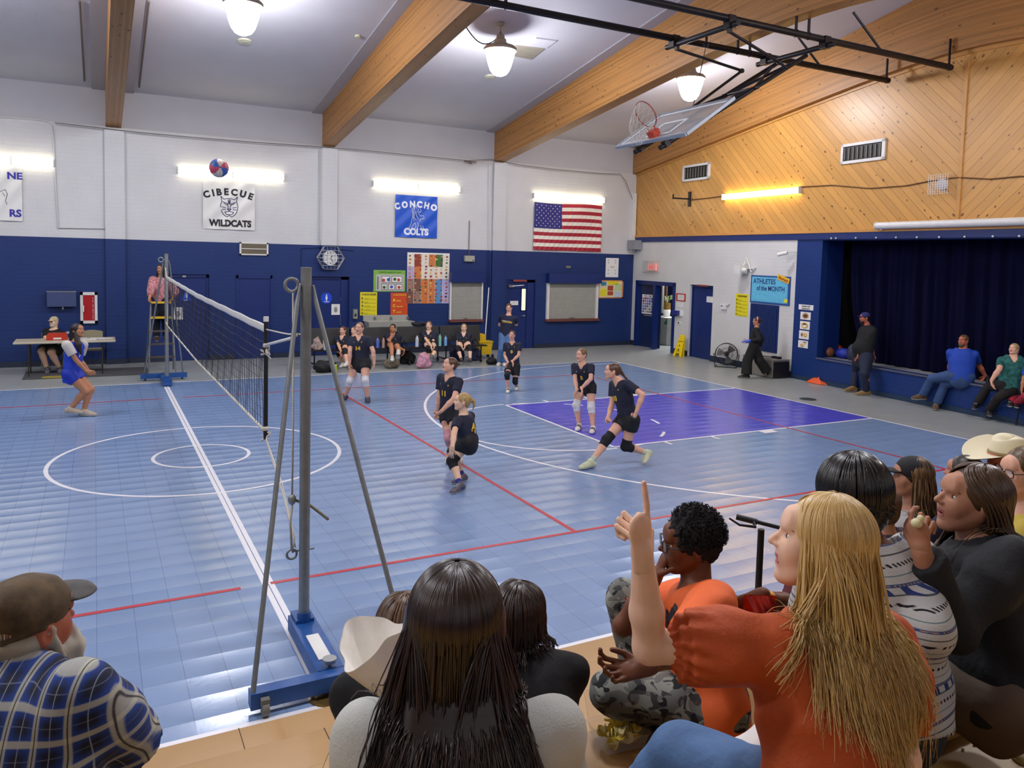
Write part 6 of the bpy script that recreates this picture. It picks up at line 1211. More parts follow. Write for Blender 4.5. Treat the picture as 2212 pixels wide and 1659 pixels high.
def ontext(t, name, s, prims, O, U, V_, D, size, m, bold=.03, sx=1.0, off=.004, parent=None):
    "lettering laid on a garment: traced onto the cloth along -D"
    mb = MB(); text(mb, s, np.asarray(O) + D * .0, U, V_, D, size, 0, bold, sx, 0.0)
    if not mb.v: return
    V = np.vstack(mb.v) + D * .3; tr = np.zeros(len(V))
    for _ in range(30): d = sdf_eval(prims, V - D * tr[:, None]); tr += np.clip(d, -.02, .1)
    V = V - D * (tr[:, None] - off); mb.v = [V]; return obj(name, mb, m, parent or t)
M_jer = mat('navy_jersey', '10152e', .75, var=.12, vs=10, bump=.5, bs=22, dist=.01); M_num = mat('jersey_yellow', 'e0b822', .6); M_sh = mat('black_shorts', '0d0e14', .7, bump=.5, bs=25, dist=.008); M_pw = mat('white_pad', 'd6d4d2', .8); M_pb = mat('black_pad', '0b0b10', .8); M_ppk = mat('pink_pad', 'c58d94', .8)
def jersey(t, B, num, numside='F', sleeve=.62, vneck=.07, pants='shorts', frac=.36, hem=.07, size=.062, logo=True, off=0.0):
    L = shirt_prims(B, .010, hem, sleeve, .060, vneck if numside == 'F' else 0); o = cloth(t, 'jersey', L, M_jer)
    D = B.Fc if numside == 'F' else -B.Fc; U = -B.R if numside == 'F' else B.R
    c = B.neck - B.sp * (.145 if numside == 'F' else .15) * B.H + U * off * B.H
    if num: ontext(t, 'jersey_number', num, L, c - B.sp * .02 * B.H, U, B.sp, D, size * B.H * (1 if numside == 'F' else 1.9), M_num, .05, 1.1, parent=o)
    if logo and numside == 'F':
        ontext(t, 'chest_logo', 'O', L, B.neck - B.sp * .075 * B.H + U * .045 * B.H, U, B.sp, D, .018 * B.H, M_num, .06, parent=o); ontext(t, 'chest_mark', '/', L, B.neck - B.sp * .075 * B.H - U * .055 * B.H, U, B.sp, D, .02 * B.H, M_wp, .04, parent=o)
    if pants == 'shorts': cloth(t, 'shorts', shorts_prims(B, frac), M_sh)
    return L
def P2(px, ref, off=0.0): return dep(px[0], px[1], depth_of(ref) + off)
def person(label, base, group=None): t = thing('person', label, 'person', base, group); return t
def up_of(z, p): q = np.array(p, float); q[2] = z; return q
# ---- players on the court
def player(label, H, feet, toes, knees, pel, neck, face, head, hyaw, hpitch, arms, num, hair, hcol, padm, skin='fair', pface=None, shoe=None, sole=None, pdep=0.0, ndep=0.0, hs=.145, hkind='tied', ponyp=None, ankz=(None, None), numside='F', socksm=None, open_=0, frac=.36, build=1.0, handopt=None, sleeve=.62, hdep=0.0, fus=(None, None), hems=.07, off=0.0, acc=None, roll=0):
    F0 = [onz(*feet[0], (ankz[0] or .045 * H)), onz(*feet[1], (ankz[1] or .045 * H))]; mid = (F0[0] + F0[1]) / 2
    pe = P2(pel, mid, pdep); ne = P2(neck, pe, ndep); B = Body(H, pe, ne, face, pface, build)
    t = person(label, (mid[0], mid[1], 0))
    for i, q in enumerate('RL'):
        # screen-left foot belongs to the person's right when facing the camera
        td = onz(toes[i][0], toes[i][1], 0.02) - onz(feet[i][0], feet[i][1], .02) if toes[i] is not None and len(toes[i]) == 2 else fdir(toes[i][0])
        td = nrm(np.asarray(td) * [1, 1, 0]); B.leg(q, F0[i], td, knees[i], fu=fus[i])
    for q in arms: B.arm(q, *arms[q])
    hd = Head(P2(head, ne, hdep), hs * H * 1.0, hyaw, hpitch, roll)
    build_skin(t, B, hd, skin, open_=open_, hands=handopt); L = jersey(t, B, num, numside, sleeve, frac=frac, hem=hems, off=off)
    hp = hair_prims(hd, hkind)
    if ponyp: hp = hp[:-1] + pony(hd, ponyp) + hp[-1:]
    cloth(t, 'hair', hp, hcol, .007)
    if padm is not None: pads(t, B, padm)
    if socksm is not None: socks(t, B, socksm)
    shoes(t, B, shoe or M_pw, sole, acc=acc); return t, B, hd, L
H_br = hairm('hair_brown', '3a2618', '6b4a30'); H_dk = hairm('hair_dark', '120c0a', '33231c'); H_bl = hairm('hair_blonde', '8a6a3c', 'c8a868'); H_lb = hairm('hair_light_brown', '5a4028', '8e6c46'); H_gr = hairm('hair_grey', 'a8a08c', 'd2ccba')
M_shd = mat('navy_shoe', '1a1a38', .6); M_shb = mat('black_shoe', '121214', .5); M_shg = mat('grey_shoe', '56525c', .6); M_shw = mat('white_shoe', 'd6d2c8', .6)
RL = lambda **k: k
player('volleyball player number 14 in navy jersey and white knee pads, by the attack line', 1.5, ((746, 856), (794, 861)), ((731, 868), (796, 874)), ((757.5, 821), (789, 821)), (779, 783), (777, 727), 6, (776.5, 709), 8, 4, RL(R=((756, 759), -1, (755, 792), -1, (0, .1, -1)), L=((806, 759), -1, (809, 792), -1, (0, .1, -1))), '14', 'x', H_lb, M_pw, 'fair', shoe=M_shd, build=1.12, ponyp=((0, -.4, .1), (.02, -.5, -.05), (.0, -.42, -.35), (0, -.36, -.6)), hs=.148)
player('volleyball player number 11 looking up with clasped forearms and an orange wristband', 1.52, ((975, 985), (992, 992)), ((962, 996), (980, 1003)), ((970, 936), (985, 938)), (972, 893), (972, 812), 42, (972, 789), 60, 18, RL(R=((948, 862), -1, (946, 891), 0 + 1, (-.1, .6, -.6)), L=((981, 861), -1, (954, 888), -1, (.5, .6, -.6))), '11', 'x', H_br, M_ppk, 'fair', shoe=M_shw, pdep=-.0, ndep=-.08, open_=.8, hkind='bun', handopt={'R': {'curl': .8}, 'L': {'curl': .8}}, hs=.145)
t, B, hd, L = player('crouching blonde player in black shorts seen from behind, yellow number on her back', 1.40, ((994, 1049), (999, 1029)), ((974, 1057), (980, 1035)), ((968.6, 1004), (992, 996)), (1012, 952), (1000, 896), 118, (999, 868), 82, 6, RL(L=((981, 936), -1, (977, 968), -1, (0, .2, -1)), R=((985, 934), 1, (975, 965), 1, (0, .2, -1))), '4', 'x', H_bl, M_pb, 'light', pface=105, numside='B', shoe=M_shg, sole=M_shw, socksm=mat('blue_sock', '2a2f86', .8), frac=.5, ponyp=((0, -.42, .15), (.0, -.58, .12), (.0, -.66, -.12), (.0, -.6, -.38)), hs=.16, off=.0)
ps = B.A['R']; mb = MB(); text(mb, 'N', B.A['L'] - UP * .045 + B.T['L'] * .03 + nrm(np.cross(B.T['L'], UP)) * -.0 + nrm(CAM - B.A['L']) * .047, -B.T['L'], UP, nrm((CAM - B.A['L']) * [1, 1, 0]), .045, 0, .03, 1, .0); obj('shoe_letter', mb, mat('pink_print', 'd88a9c'), t)
player('volleyball player number 0 with black knee pads and white shoes, farthest back on court', 1.30, ((1097.5, 841), (1116, 835)), ((1094, 850), (1114, 843)), ((1095, 817), (1113, 817)), (1108, 791), (1107, 740), 12, (1106, 724), 8, 0, RL(R=((1090.6, 768), -1, (1097, 783), -1, (.4, .5, -.6)), L=((1120.7, 767), -1, (1104, 783), -1, (-.5, .5, -.5))), '0', 'x', H_br, M_pb, 'fair', shoe=M_shw, sole=M_shw, acc=M_shb, frac=.62, ponyp=((.1, -.38, .1), (.35, -.42, .0), (.42, -.35, -.35)))
player('volleyball player number 5 with white knee pads crouching inside the violet lane', 1.40, ((1251, 919), (1281, 925)), ((1241, 929), (1274, 935)), ((1241, 877.6), (1264.7, 881)), (1267, 834), (1258, 786), 32, (1256, 767), 45, 0, RL(R=((1242.5, 820.6), -1, (1246, 843), -1, (.2, .5, -.8)), L=((1275.8, 819), -1, (1254, 841), -1, (-.5, .5, -.6))), '5', 'x', H_lb, M_pw, 'fair', shoe=M_shw, sole=M_shw, acc=M_shb, hkind='bun', pdep=.12, ndep=-.12, hs=.155)
player('running volleyball player in navy jersey with black knee pads and long ponytail', 1.53, ((1276, 999), (1398, 979)), ((1254, 1003), (1380, 985)), ((1305.5, 948.5), (1355.6, 959)), (1358, 905), (1338, 822), 62, (1323, 802), 88, 4, RL(R=((1322, 872), -1, (1314, 901), -1), L=((1388, 853), -1, (1375, 889), -1)), '10', 'x', H_br, M_pb, 'fair', shoe=mat('lime_shoe', 'c4c8a4', .6), sole=M_shw, ankz=(.08, .14), socksm=mat('lime_sock', 'c0c6ae', .8), frac=.40, hs=.15, ponyp=((0, -.42, .1), (.0, -.6, -.1), (.0, -.85, -.35), (.0, -1.15, -.5)), handopt={'R': {'curl': 1.2}, 'L': {'curl': 1.2}}, fus=(None, UP * .8 + RH * .0 - fdir(90) * -.5), off=-.02, pdep=.05)
mat('blue_jersey', '1339b4', .6, bump=.4, bs=25, dist=.008)
def blue_player():
    H = 1.58; A0 = onz(152, 884, .12); A1 = onz(181, 889, .075); mid = (A0 + A1) / 2; pe = P2((155, 806), mid, 0); ne = P2((163, 738), pe, 0); B = Body(H, pe, ne, 282, 275, .95)
    t = person('opposing player in royal blue with white sleeves and long dark hair', (mid[0], mid[1], 0)); B.leg('R', A0, RH + UP * -.2, (190, 852)); B.leg('L', A1, RH * 1.0, (197, 846)); B.T['R'] = nrm(RH)
    B.arm('R', (165, 779), -1, (196, 812), 1, (0, 1, -.3)); B.arm('L', (172, 777), 1, (199, 811), 1, (0, 1, -.2))
    hd = Head(P2((168, 714), ne), .228, 285, 10); build_skin(t, B, hd, 'tan', hands={'R': {'curl': .5}, 'L': {'curl': .5}}); L = shirt_prims(B, .012, .10, .3, .06); cloth(t, 'jersey', L, MATS['blue_jersey'])
    for q in 'RL': d = B.E[q] - B.S[q]; cloth(t, 'sleeve', [Pr('c', B.S[q], B.S[q] + d * .72, .05 * H, .045 * H, .02, cuts=(plane(B.S[q] + d * .66, d),))], mat('white_sleeve', 'c9c2ba', .8))
    cloth(t, 'shorts', shorts_prims(B, .42), mat('blue_shorts', '0f2fa8', .6)); L2 = hair_prims(hd, 'long'); P = [hd.w(0, -.3, -.1), hd.w(0, -.42, -.6), hd.w(.05, -.5, -1.15), hd.w(.15, -.2, -1.6)]
    cloth(t, 'hair', L2[:-1] + [Pr('c', P[i], P[i + 1], (.075, .07, .055)[i], (.07, .055, .02)[i], .03) for i in range(3)] + [Pr('c', hd.w(.25, .0, -.2), hd.w(.3, .15, -1.0), .03, .045, .03), Pr('c', hd.w(.3, .15, -1.0), hd.w(.25, .2, -1.7), .045, .015, .03)] + L2[-1:], H_dk, .008)
    shoes(t, B, mat('tan_canvas', 'b8a894', .8), M_shw); ontext(t, 'jersey_number', '7', L, B.neck - B.sp * .15 * H, -B.R, B.sp, B.Fc, .1, M_wp, .04)
blue_player()
# ---------------------------------------------------------------- bystanders and bench
def seated(label, H, headpx, Y, seatz, face, hyaw, kn, an, num=None, arms=None, skin='fair', hair=None, hkind='tied', top='jersey', topm=None, legm=None, padm=None, shoem=None, hs=.145, hpitch=0, build=1.0, lean=.0, group=None, ponyp=None, toe=0, sleeve=.62, handopt=None, beard=None, pface=None):
    hc = ony(headpx[0], headpx[1], Y); F = fdir(face); ne = hc - UP * .105 * H - F * .0; pe = np.array([ne[0], ne[1], seatz + .07 * H]) - F * lean
    B = Body(H, pe, ne, face, pface, build); t = person(label, (pe[0], pe[1], seatz), group)
    for i, q in enumerate('RL'):
        ak = an[i]; A = onz(ak[0], ak[1], .05 * H + (ak[2] if len(ak) > 2 else 0)); d = A - B.Hp[q]; D = np.linalg.norm(d)
        if D > .46 * H: A = B.Hp[q] + d / D * .46 * H
        B.leg(q, A, fdir(face + (toe if i == 0 else -toe)), kn[i])
    for q, a in (arms or {}).items():
        if a[0] == 'to': B.armto(q, a[1] if len(a[1]) == 3 else P2(a[1], ne, a[2]), *(a[3:] if len(a) > 3 else ()))
        else: B.arm(q, *a)
    hd = Head(hc, hs * H, hyaw, hpitch); build_skin(t, B, hd, skin, hands=handopt)
    if top == 'jersey': jersey(t, B, num, 'F', sleeve)
    else: L = shirt_prims(B, .012, .07, sleeve, .058); cloth(t, 'shirt', L, topm)
    if top != 'jersey': cloth(t, 'trousers', pants_prims(B), legm)
    hp = hair_prims(hd, hkind)
    if ponyp: hp = hp[:-1] + pony(hd, ponyp) + hp[-1:]
    cloth(t, 'hair', hp, hair or H_br, .007)
    if beard: cloth(t, 'beard', beardp(hd), beard, .006)
    if padm: pads(t, B, padm)
    shoes(t, B, shoem or M_shw); return t, B, hd
def beardp(hd, l=1.0):
    return [hd.e(0, .22, -.34, .24, .22, .2, .05), hd.e(0, .2, -.46, .17, .17, .14 * l, .05), hd.cc((-.27, .05, -.05), (-.2, .2, -.34), .05), hd.cc((.27, .05, -.05), (.2, .2, -.34), .05), hd.cc((-.08, .38, -.16), (.08, .38, -.16), .03), hd.e(0, .46, -.235, .085, .10, .03, .02, neg=True), hd.e(0, .38, -.02, .22, .2, .11, .02, neg=True)]
YBn = 12.05; ZS = .45
def lap(x, y): return ('to', (x, y), -.28, (.5, -.2, -1), (0, .6, -.6))
seated('seated player with a yellow number, leftmost on the black bench', 1.42, (740.5, 714), YBn, ZS, 10, 15, ((731, 760), (745, 760)), ((741, 787), (750, 797)), '2', {'R': lap(737, 760), 'L': lap(744, 760)}, 'fair', H_br, padm=M_pb, ponyp=((.1, -.35, .1), (.3, -.42, .0), (.38, -.35, -.3)))
seated('seated player mostly hidden behind the number 14 player', 1.42, (766, 714), YBn, ZS, 12, 40, ((762, 760), (776, 760)), ((762, 790), (776, 792)), None, {'R': lap(766, 761), 'L': lap(775, 761)}, 'light', H_lb)
seated('seated player with one hand over her mouth and legs crossed', 1.50, (848.5, 709), YBn, ZS, -8, 5, ((846, 760), (860, 756)), ((852, 796), (868, 781, .22)), '3', {'R': ('to', (848.5, 719), -.16, (.2, .6, -1), (0, .2, 1)), 'L': ('to', (873, 757), -.05, (.6, -.2, -1), (.1, .1, -1))}, 'tan', H_dk, ponyp=((0, -.4, .1), (.2, -.4, -.3)), handopt={'R': {'curl': .9}})
seated('seated player number 15 with black knee pads beside the light blue bottle', 1.48, (926.5, 703), YBn, ZS, 2, 5, ((928, 761), (945.5, 760)), ((926, 783), (933, 792)), '15', {'R': lap(932, 748), 'L': lap(938, 748)}, 'light', H_lb, padm=M_pb, shoem=M_shg)
seated('seated player number 13 with black knee pads, rightmost on the black bench', 1.45, (1002, 708), YBn, ZS, -3, 0, ((990, 758), (1015, 757)), ((997, 783), (1017, 783)), '13', {'R': lap(998, 747), 'L': lap(1004, 747)}, 'light', H_bl, padm=M_pb, shoem=M_shb)
# coach
def standing(label, H, feet, toes, knees, pel, neck, face, head, hyaw, hpitch, arms, skin, hair, hkind, topm, legm, shoem, build=1.0, sleeve=.62, hs=.135, pface=None, handopt=None, beard=None, ponyp=None, hem=.07, ankz=(None, None), pw=None, fus=(None, None), pdep=0, ndep=0, neckr=.06, r=(.068, .05, .042), extra=None):
    F0 = [onz(feet[i][0], feet[i][1], ankz[i] or .045 * H) for i in (0, 1)]; mid = (F0[0] + F0[1]) / 2; pe = P2(pel, mid, pdep); ne = P2(neck, pe, ndep); B = Body(H, pe, ne, face, pface, build); t = person(label, (mid[0], mid[1], 0))
    for i, q in enumerate('RL'): B.leg(q, F0[i], fdir(toes[i]), knees[i], fu=fus[i])
    for q in arms: B.arm(q, *arms[q])
    hd = Head(P2(head, ne), hs * H, hyaw, hpitch); build_skin(t, B, hd, skin, hands=handopt); L = shirt_prims(B, .012, hem, sleeve, neckr)
    if extra: L = L[:3] + extra(B) + L[3:]
    cloth(t, 'shirt', L, topm); cloth(t, 'trousers', pants_prims(B, *r), legm); hp = hair_prims(hd, hkind)
    if ponyp: hp = hp[:-1] + pony(hd, ponyp) + hp[-1:]
    cloth(t, 'hair', hp, hair, .007)
    if beard: cloth(t, 'beard', beardp(hd, 1.5), beard, .006)
    shoes(t, B, shoem); return t, B, hd, L
M_jean = mat('blue_jeans', '4a6a94', .8, var=.25, vs=6, bump=.5, bs=28, dist=.01); M_jean2 = mat('worn_jeans', '2f4a78', .8, var=.3, vs=5, bump=.5, bs=28, dist=.01); M_navt = mat('navy_tshirt', '141a36', .8, var=.1, bump=.5, bs=20, dist=.01)
t, B, hd, L = standing('standing woman in navy shirt and jeans writing on a white pad', 1.64, ((1079, 783), (1090, 784)), (10, -5), ((1084, 752), (1098, 752)), (1093, 724), (1099, 681), 12, (1099.5, 665), 10, -14, RL(R=((1079.5, 702), 1, (1090, 692), -1), L=((1115, 701), 1, (1101, 695), -1)), 'fair', H_br, 'tied', M_navt, M_jean, M_shw, ponyp=((0, -.4, .1), (.1, -.5, -.3), (.15, -.4, -.7)), r=(.066, .052, .05))
ontext(t, 'shirt_print', 'CONCHO', L, B.neck - B.sp * .12 * B.H, -B.R, B.sp, B.Fc, .065, M_num, .03, .9)
c = (B.W['R'] + B.W['L']) / 2 + B.Fc * .08; mb = MB(); mb.box(c, (.2, .14, .012), (B.R, B.Fc, UP)); tag(obj('notepad', mb, M_paper), 'white notepad held by the standing woman in navy', 'notepad')
# bearded man
M_bt = mat('black_tshirt', '101113', .85, var=.15, bump=.5, bs=16, dist=.012)
t, B, hd, L = standing('standing bearded man in black shirt and purple cap before the stage', 1.80, ((1843, 838), (1871, 846)), (75, 85), ((1850, 800), (1869, 800)), (1864, 770), (1876, 708), 82, (1868, 687), 92, 0, RL(L=((1866, 745), 1, (1853, 768), -1, (0, .2, -1)), R=((1880, 740), 1, (1886, 766), 1, (0, .1, -1))), 'red', H_dk, 'short', M_bt, mat('dark_work_trousers', '1b2338', .85, bump=.5, bs=18, dist=.012), mat('tan_boot', '8a6a40', .8), build=1.32, beard=H_dk, extra=lambda B: [Pr('e', B.pel + B.sp * .1 * B.H + B.F * .05 * B.H, ra=(.1 * B.H,) * 3, k=.08)], sleeve=.8, hem=.08)
L = [hd.e(0, -.05, .2, .375, .43, .34, .05, cuts=(plane(hd.w(0, 0, .13), -hd.A[2]),)), hd.e(0, .40, .15, .25, .26, .04, .02)]; cloth(t, 'cap', L, mat('purple_cap', '2a2a68', .8), .007)
ontext(t, 'shirt_print', 'STAFF', shirt_prims(B, .012, .08, .8), B.neck - B.sp * .14 * B.H, B.R, B.sp, -B.Fc, .1, M_wp, .03)
# walker
t, B, hd, L = standing('person all in black with a blue glove walking past the metal chest', 1.52, ((1657, 802), (1612, 811)), (98, 98), ((1643, 782), (1616, 778)), (1628, 748), (1634, 708), 112, (1635, 694), 105, 0, RL(L=((1640, 733), -1, (1616, 737), -1, (-.2, 1, -.1)), R=((1646, 733), 1, (1640, 752), 1)), 'tan', hairm('maroon_hair', '2a0e0e', '5a2622'), 'bun', M_bt, mat('wide_black_trousers', '131414', .85, bump=.5, bs=16, dist=.012), M_shb, sleeve=1.9, r=(.075, .075, .085), ankz=(.16, None), fus=(nrm(UP * .5 - fdir(98)), None), handopt={'L': {'curl': .1, 'spread': .4}})
hl = hand(B.W['L'], B.HD['L'], -UP, .115 * B.H, .1, .45, 1); cloth(t, 'glove', [Pr('c', B.W['L'] - B.HD['L'] * .03, B.W['L'] + B.HD['L'] * .05, .034, .036, .01)] + [Pr(p.kind, p.a, p.b, p.ra + .004, p.rb + .004, p.k, side=None if p.kind != 't' else p.A[0], sq=p.sq) for p in hl], mat('blue_glove', '2f52c8', .4), .005)
mb = MB(); mb.tube([hd.w(.37 * math.cos(a), -.05, .12 + .4 * math.sin(a)) for a in np.linspace(.0, pi, 16)], .012, 6); obj('headband', mb, mat('silver_band', 'b8b0b4', .3), t, 180)
# the three on the stage edge
def stageman(label, H, head, s, face, hyaw, kn, an, arms, skin, hair, hkind, topm, legm, shoem, build, seat=.6, d=-.04, beard=None, sleeve=.75, hs=.125, hpitch=0, lean=.06, handopt=None, hh=None):
    dq = ray(*head); tt = ((RA + RN * d - CAM) @ RN) / (dq @ RN); hc = CAM + dq * tt; F = fdir(face); ne = hc - UP * .10 * H - F * .01; pe = np.array([ne[0], ne[1], seat + .06 * H]) + F * lean
    B = Body(H, pe, ne, face, None, build); t = person(label, (pe[0], pe[1], seat))
    for i, q in enumerate('RL'):
        A = onz(an[i][0], an[i][1], .05 * H); dv = A - B.Hp[q]; D = np.linalg.norm(dv)
        if D > .475 * H: A = B.Hp[q] + dv / D * .475 * H; A[2] = max(A[2], .045 * H)
        dd = float((A - RA) @ RN); A = A + RN * max(0, .13 - dd)
        B.leg(q, A, fdir(face + an[i][2]), kn[i])
    for q, a in arms.items():
        if a[0] == 'to': B.armto(q, a[1], *(a[2:]))
        else: B.arm(q, *a)
    hd = Head(hc, hs * H, hyaw, hpitch); build_skin(t, B, hd, skin, hands=handopt); L = shirt_prims(B, .014, .05, sleeve, .06, .05 if 'patterned' in label else 0); cloth(t, 'shirt', L, topm); cloth(t, 'trousers', pants_prims(B, .06, .046, .045), legm)
    cloth(t, 'hair', (hh(hd) if hh else hair_prims(hd, hkind)), hair, .007)
    if beard: cloth(t, 'beard', beardp(hd), beard, .006)
    shoes(t, B, shoem); return t, B, hd, L
M_rb = mat('royal_tshirt', '1240a8', .75, var=.06, bump=.5, bs=14, dist=.012)
t, B, hd, L = stageman('bearded man in royal blue shirt and jeans sitting on the stage edge', 1.84, (2081, 736), 0, 28, 62, ((2012, 809), (2060, 811)), ((2010, 862, 55), (2055, 871, 5)), {'L': ((2114, 787), 1, (2128, 812), 1, (.4, -.2, -.9)), 'R': ((2054, 783), 1, (2050, 806), 1, (-.2, -.5, -.8))}, 'red', hairm('auburn', '4a3018', '7a5634'), 'short', M_rb, M_jean2, mat('brown_boot', '5c4630', .8), 1.18, beard=hairm('ginger_beard', '4e3620', '7e5c3a'), lean=.1)
M_flor = mat('teal_floral', '1d5c58', .8, var=.8, vs=16)
t, B, hd, L = stageman('woman in patterned teal top and dark trousers sitting on the stage edge', 1.66, (2190, 754), 0, 22, 60, ((2143, 826), (2184, 829)), ((2139, 884, 20), (2182, 891, 0)), {'R': ((2159, 797), -1, (2139, 826), -1, (0, .4, -.8)), 'L': ((2222, 800), 1, (2226, 830), 1)}, 'fair', hairm('ash_blonde', '8f7a50', 'b8a478'), 'long', M_flor, mat('brown_black_trousers', '17120f', .85, bump=.5, bs=16, dist=.012), M_shb, 1.28, hpitch=12)
t, B, hd, L = stageman('child in royal blue shirt and red trousers cut off by the right frame edge', 1.35, (2243, 770), 0, 25, 55, ((2214, 842), (2236, 842)), ((2214, 892, 0), (2238, 894, 0)), {'R': ((2211, 820), -1, (2206, 846), -1, (0, .4, -.8)), 'L': ((2262, 812), 1, (2256, 836), 1)}, 'tan', H_dk, 'short', M_rb, mat('crimson_trousers', '9a1c34', .8), M_shb, 1.05, d=-.02, seat=.6, lean=.06)
mb = MB(); c = RP(rsz(2133, 832, -.05)[0], .6, -.06); mb.cyl(c + UP * .0, c + UP * .16, .035, n=14); mb.cyl(c + UP * .16, c + UP * .19, .03, n=14); tag(obj('tumbler', mb, M_dark, None, 40), 'black tumbler standing on the stage beside the man in royal blue', 'bottle')
mb = MB(); a = onz(2192, 945, 0); b_ = onz(2212, 930, 0)
t = thing('folding_chair', 'dark blue folding chair at the right frame edge by the stage', 'chair', onz(2207, 925)); c = onz(2207, 925) + RH * .25; mb = MB(); mb.box(c + UP * .44, (.42, .4, .03), (RH, FH, UP)); obj('seat', mb, mat('chair_blue', '1b2a52', .5), t); mb = MB(); mb.box(c + UP * .72 + FH * .2, (.42, .03, .25), (RH, FH, UP)); obj('backrest', mb, MATS['chair_blue'], t)
for a_ in (-1, 1):
    for b_ in (-1, 1): mb = MB(); mb.cyl(c + RH * .19 * a_ + FH * .18 * b_ + UP * .44, c + RH * .2 * a_ + FH * .24 * b_, .012, n=8); obj('leg', mb, M_blackm, t)
# scorer's table, man, chair
t = thing('folding_table', 'beige folding table with dark legs along the back wall', 'table', (-1.8, 12.95, 0)); mb = MB(); mb.b2((-2.77, 12.6, .70), (-.86, 13.35, .745)); o = obj('tabletop', mb, mat('beige_laminate', 'b9b09a', .5), t); bm = o.modifiers.new('b', 'BEVEL'); bm.width = .015; bm.segments = 2
for x in (-2.5, -1.12):
    for y in (12.68, 13.27): mb = MB(); mb.cyl((x, y, .70), (x + (.0), y, 0), .013, n=8); obj('leg', mb, mat('dark_leg', '38342e', .5, .3), t)
    mb = MB(); mb.cyl((x, 12.68, .35), (x, 13.27, .35), .01, n=8); obj('leg_brace', mb, MATS['dark_leg'], t)
def fchair(x, y, label):
    t = thing('folding_chair', label, 'chair', (x, y, 0)); mt = mat('chair_beige', '9c9276', .45, .2); mb = MB(); mb.b2((x - .2, y - .2, .43), (x + .2, y + .2, .455)); obj('seat', mb, mt, t)
    mb = MB(); mb.grid(lambda i, j: np.array([x - .21 + .42 * i, y + .25 + .03 * math.cos((i - .5) * 3), .66 + .17 * j + .03 * math.sin(i * pi) * j]), 10, 3); mb.grid(lambda i, j: np.array([x - .21 + .42 * i, y + .262 + .03 * math.cos((i - .5) * 3), .66 + .17 * j + .03 * math.sin(i * pi) * j]), 10, 3); obj('backrest', mb, mt, t, 180)
    for s_ in (-1, 1): mb = MB(); mb.tube([(x + .21 * s_, y + .27, .82), (x + .21 * s_, y + .2, .5), (x + .21 * s_, y - .22, 0.01)], .011, 6); obj('front_leg', mb, mt, t, 180); mb = MB(); mb.cyl((x + .19 * s_, y - .12, .43), (x + .19 * s_, y + .24, 0.01), .011, n=8); obj('rear_leg', mb, mt, t)
fchair(-1.32, 13.62, 'empty beige folding chair behind the right half of the table'); fchair(-2.1, 13.66, 'beige folding chair under the man in the tan cap')
hc = ony(116, 695, 13.55); ne = hc - UP * .185; pe = np.array([ne[0], 13.6, .54]); B = Body(1.75, pe, ne, 8, None, 1.15); t = person('man in tan cap and black ARIZONA shirt seated behind the table', (pe[0], pe[1], .45))
for i, q in enumerate('RL'): B.leg(q, np.array([pe[0] + (-.12, .12)[i], 13.2, .085]), (0, -1, 0), hint=(0, 1, .6))
B.armto('R', ony(101, 733, 13.15), (.5, -.3, -1), (.3, 1, -.3)); B.armto('L', ony(137, 734, 13.15), (-.5, -.3, -1), (-.3, 1, -.3)); hd = Head(hc, .225, 10, -3); build_skin(t, B, hd, 'light'); L = shirt_prims(B, .014, .05, .75); cloth(t, 'shirt', L, M_bt); ontext(t, 'shirt_print', 'ARIZONA', L, B.neck - B.sp * .26 - UP * .02, -B.R, B.sp, B.Fc, .13, M_wp, .03, .9)
cloth(t, 'shorts', shorts_prims(B, .85, .07), mat('dark_olive_shorts', '26241c', .8)); shoes(t, B, M_shg); cloth(t, 'cap', [hd.e(0, -.05, .2, .37, .43, .34, .05, cuts=(plane(hd.w(0, 0, .12), -hd.A[2]),)), hd.e(0, .40, .15, .24, .26, .035, .02)], mat('tan_cap', 'b8ac84', .8), .007); cloth(t, 'hair', hair_prims(hd, 'short'), H_gr, .007); cloth(t, 'beard', beardp(hd, .6), H_gr, .006)
mb = MB()
for q in (-1, 1): mb.tube([hd.w(q * .14 + .09 * math.cos(a), .44, .035 + .06 * math.sin(a)) for a in np.linspace(0, 2 * pi, 13)[:-1]], .004, 5, closed=True)
mb.tube([hd.w(-.05, .44, .04), hd.w(.05, .44, .04)], .004, 5); obj('glasses', mb, M_dark, t)
P = ony(121, 737, 12.95); t = thing('scoreboard_box', 'red tabletop scoreboard box in front of the ARIZONA shirt', 'box', (-1.98, 12.95, .745)); mb = MB(); mb.prism([(-.2, 0), (.2, 0), (.2, .1), (.17, .15), (-.17, .15), (-.2, .1)], (-1.98, 12.95, .747), XA, UP, YN_, -.08, .08); obj('case', mb, mat('box_red', 'b83218', .4), t); mb = MB(); mb.b2((-2.05, 12.865, .765), (-1.9, 12.87, .80)); obj('front_label', mb, M_paper, t)
for k, (x, y, a) in enumerate(((-1.38, 12.85, .1), (-1.22, 13.05, -.2), (-1.05, 12.9, .25), (-1.55, 13.1, .05))):
    mb = MB(); mb.box((x, y, .748 + .002 * k), (.28, .2, .003), ((math.cos(a), math.sin(a), 0), (-math.sin(a), math.cos(a), 0), (0, 0, 1))); tag(obj('paper_sheet', mb, M_paper), ('white score sheet on the table nearest the player in blue', 'white score sheet at the table back, second from its right end', 'white score sheet at the right end of the table', 'white score sheet at the table back, nearest the man')[k], 'paper')
mb = MB(); mb.b2((-2.6, 12.3, -.003), (-.2, 13.5, .006)); tag(obj('floor_mat', mb, mat('dark_mat', '4a4a4c', .9, var=.1)), 'dark grey mat under the table by the back wall', 'mat')
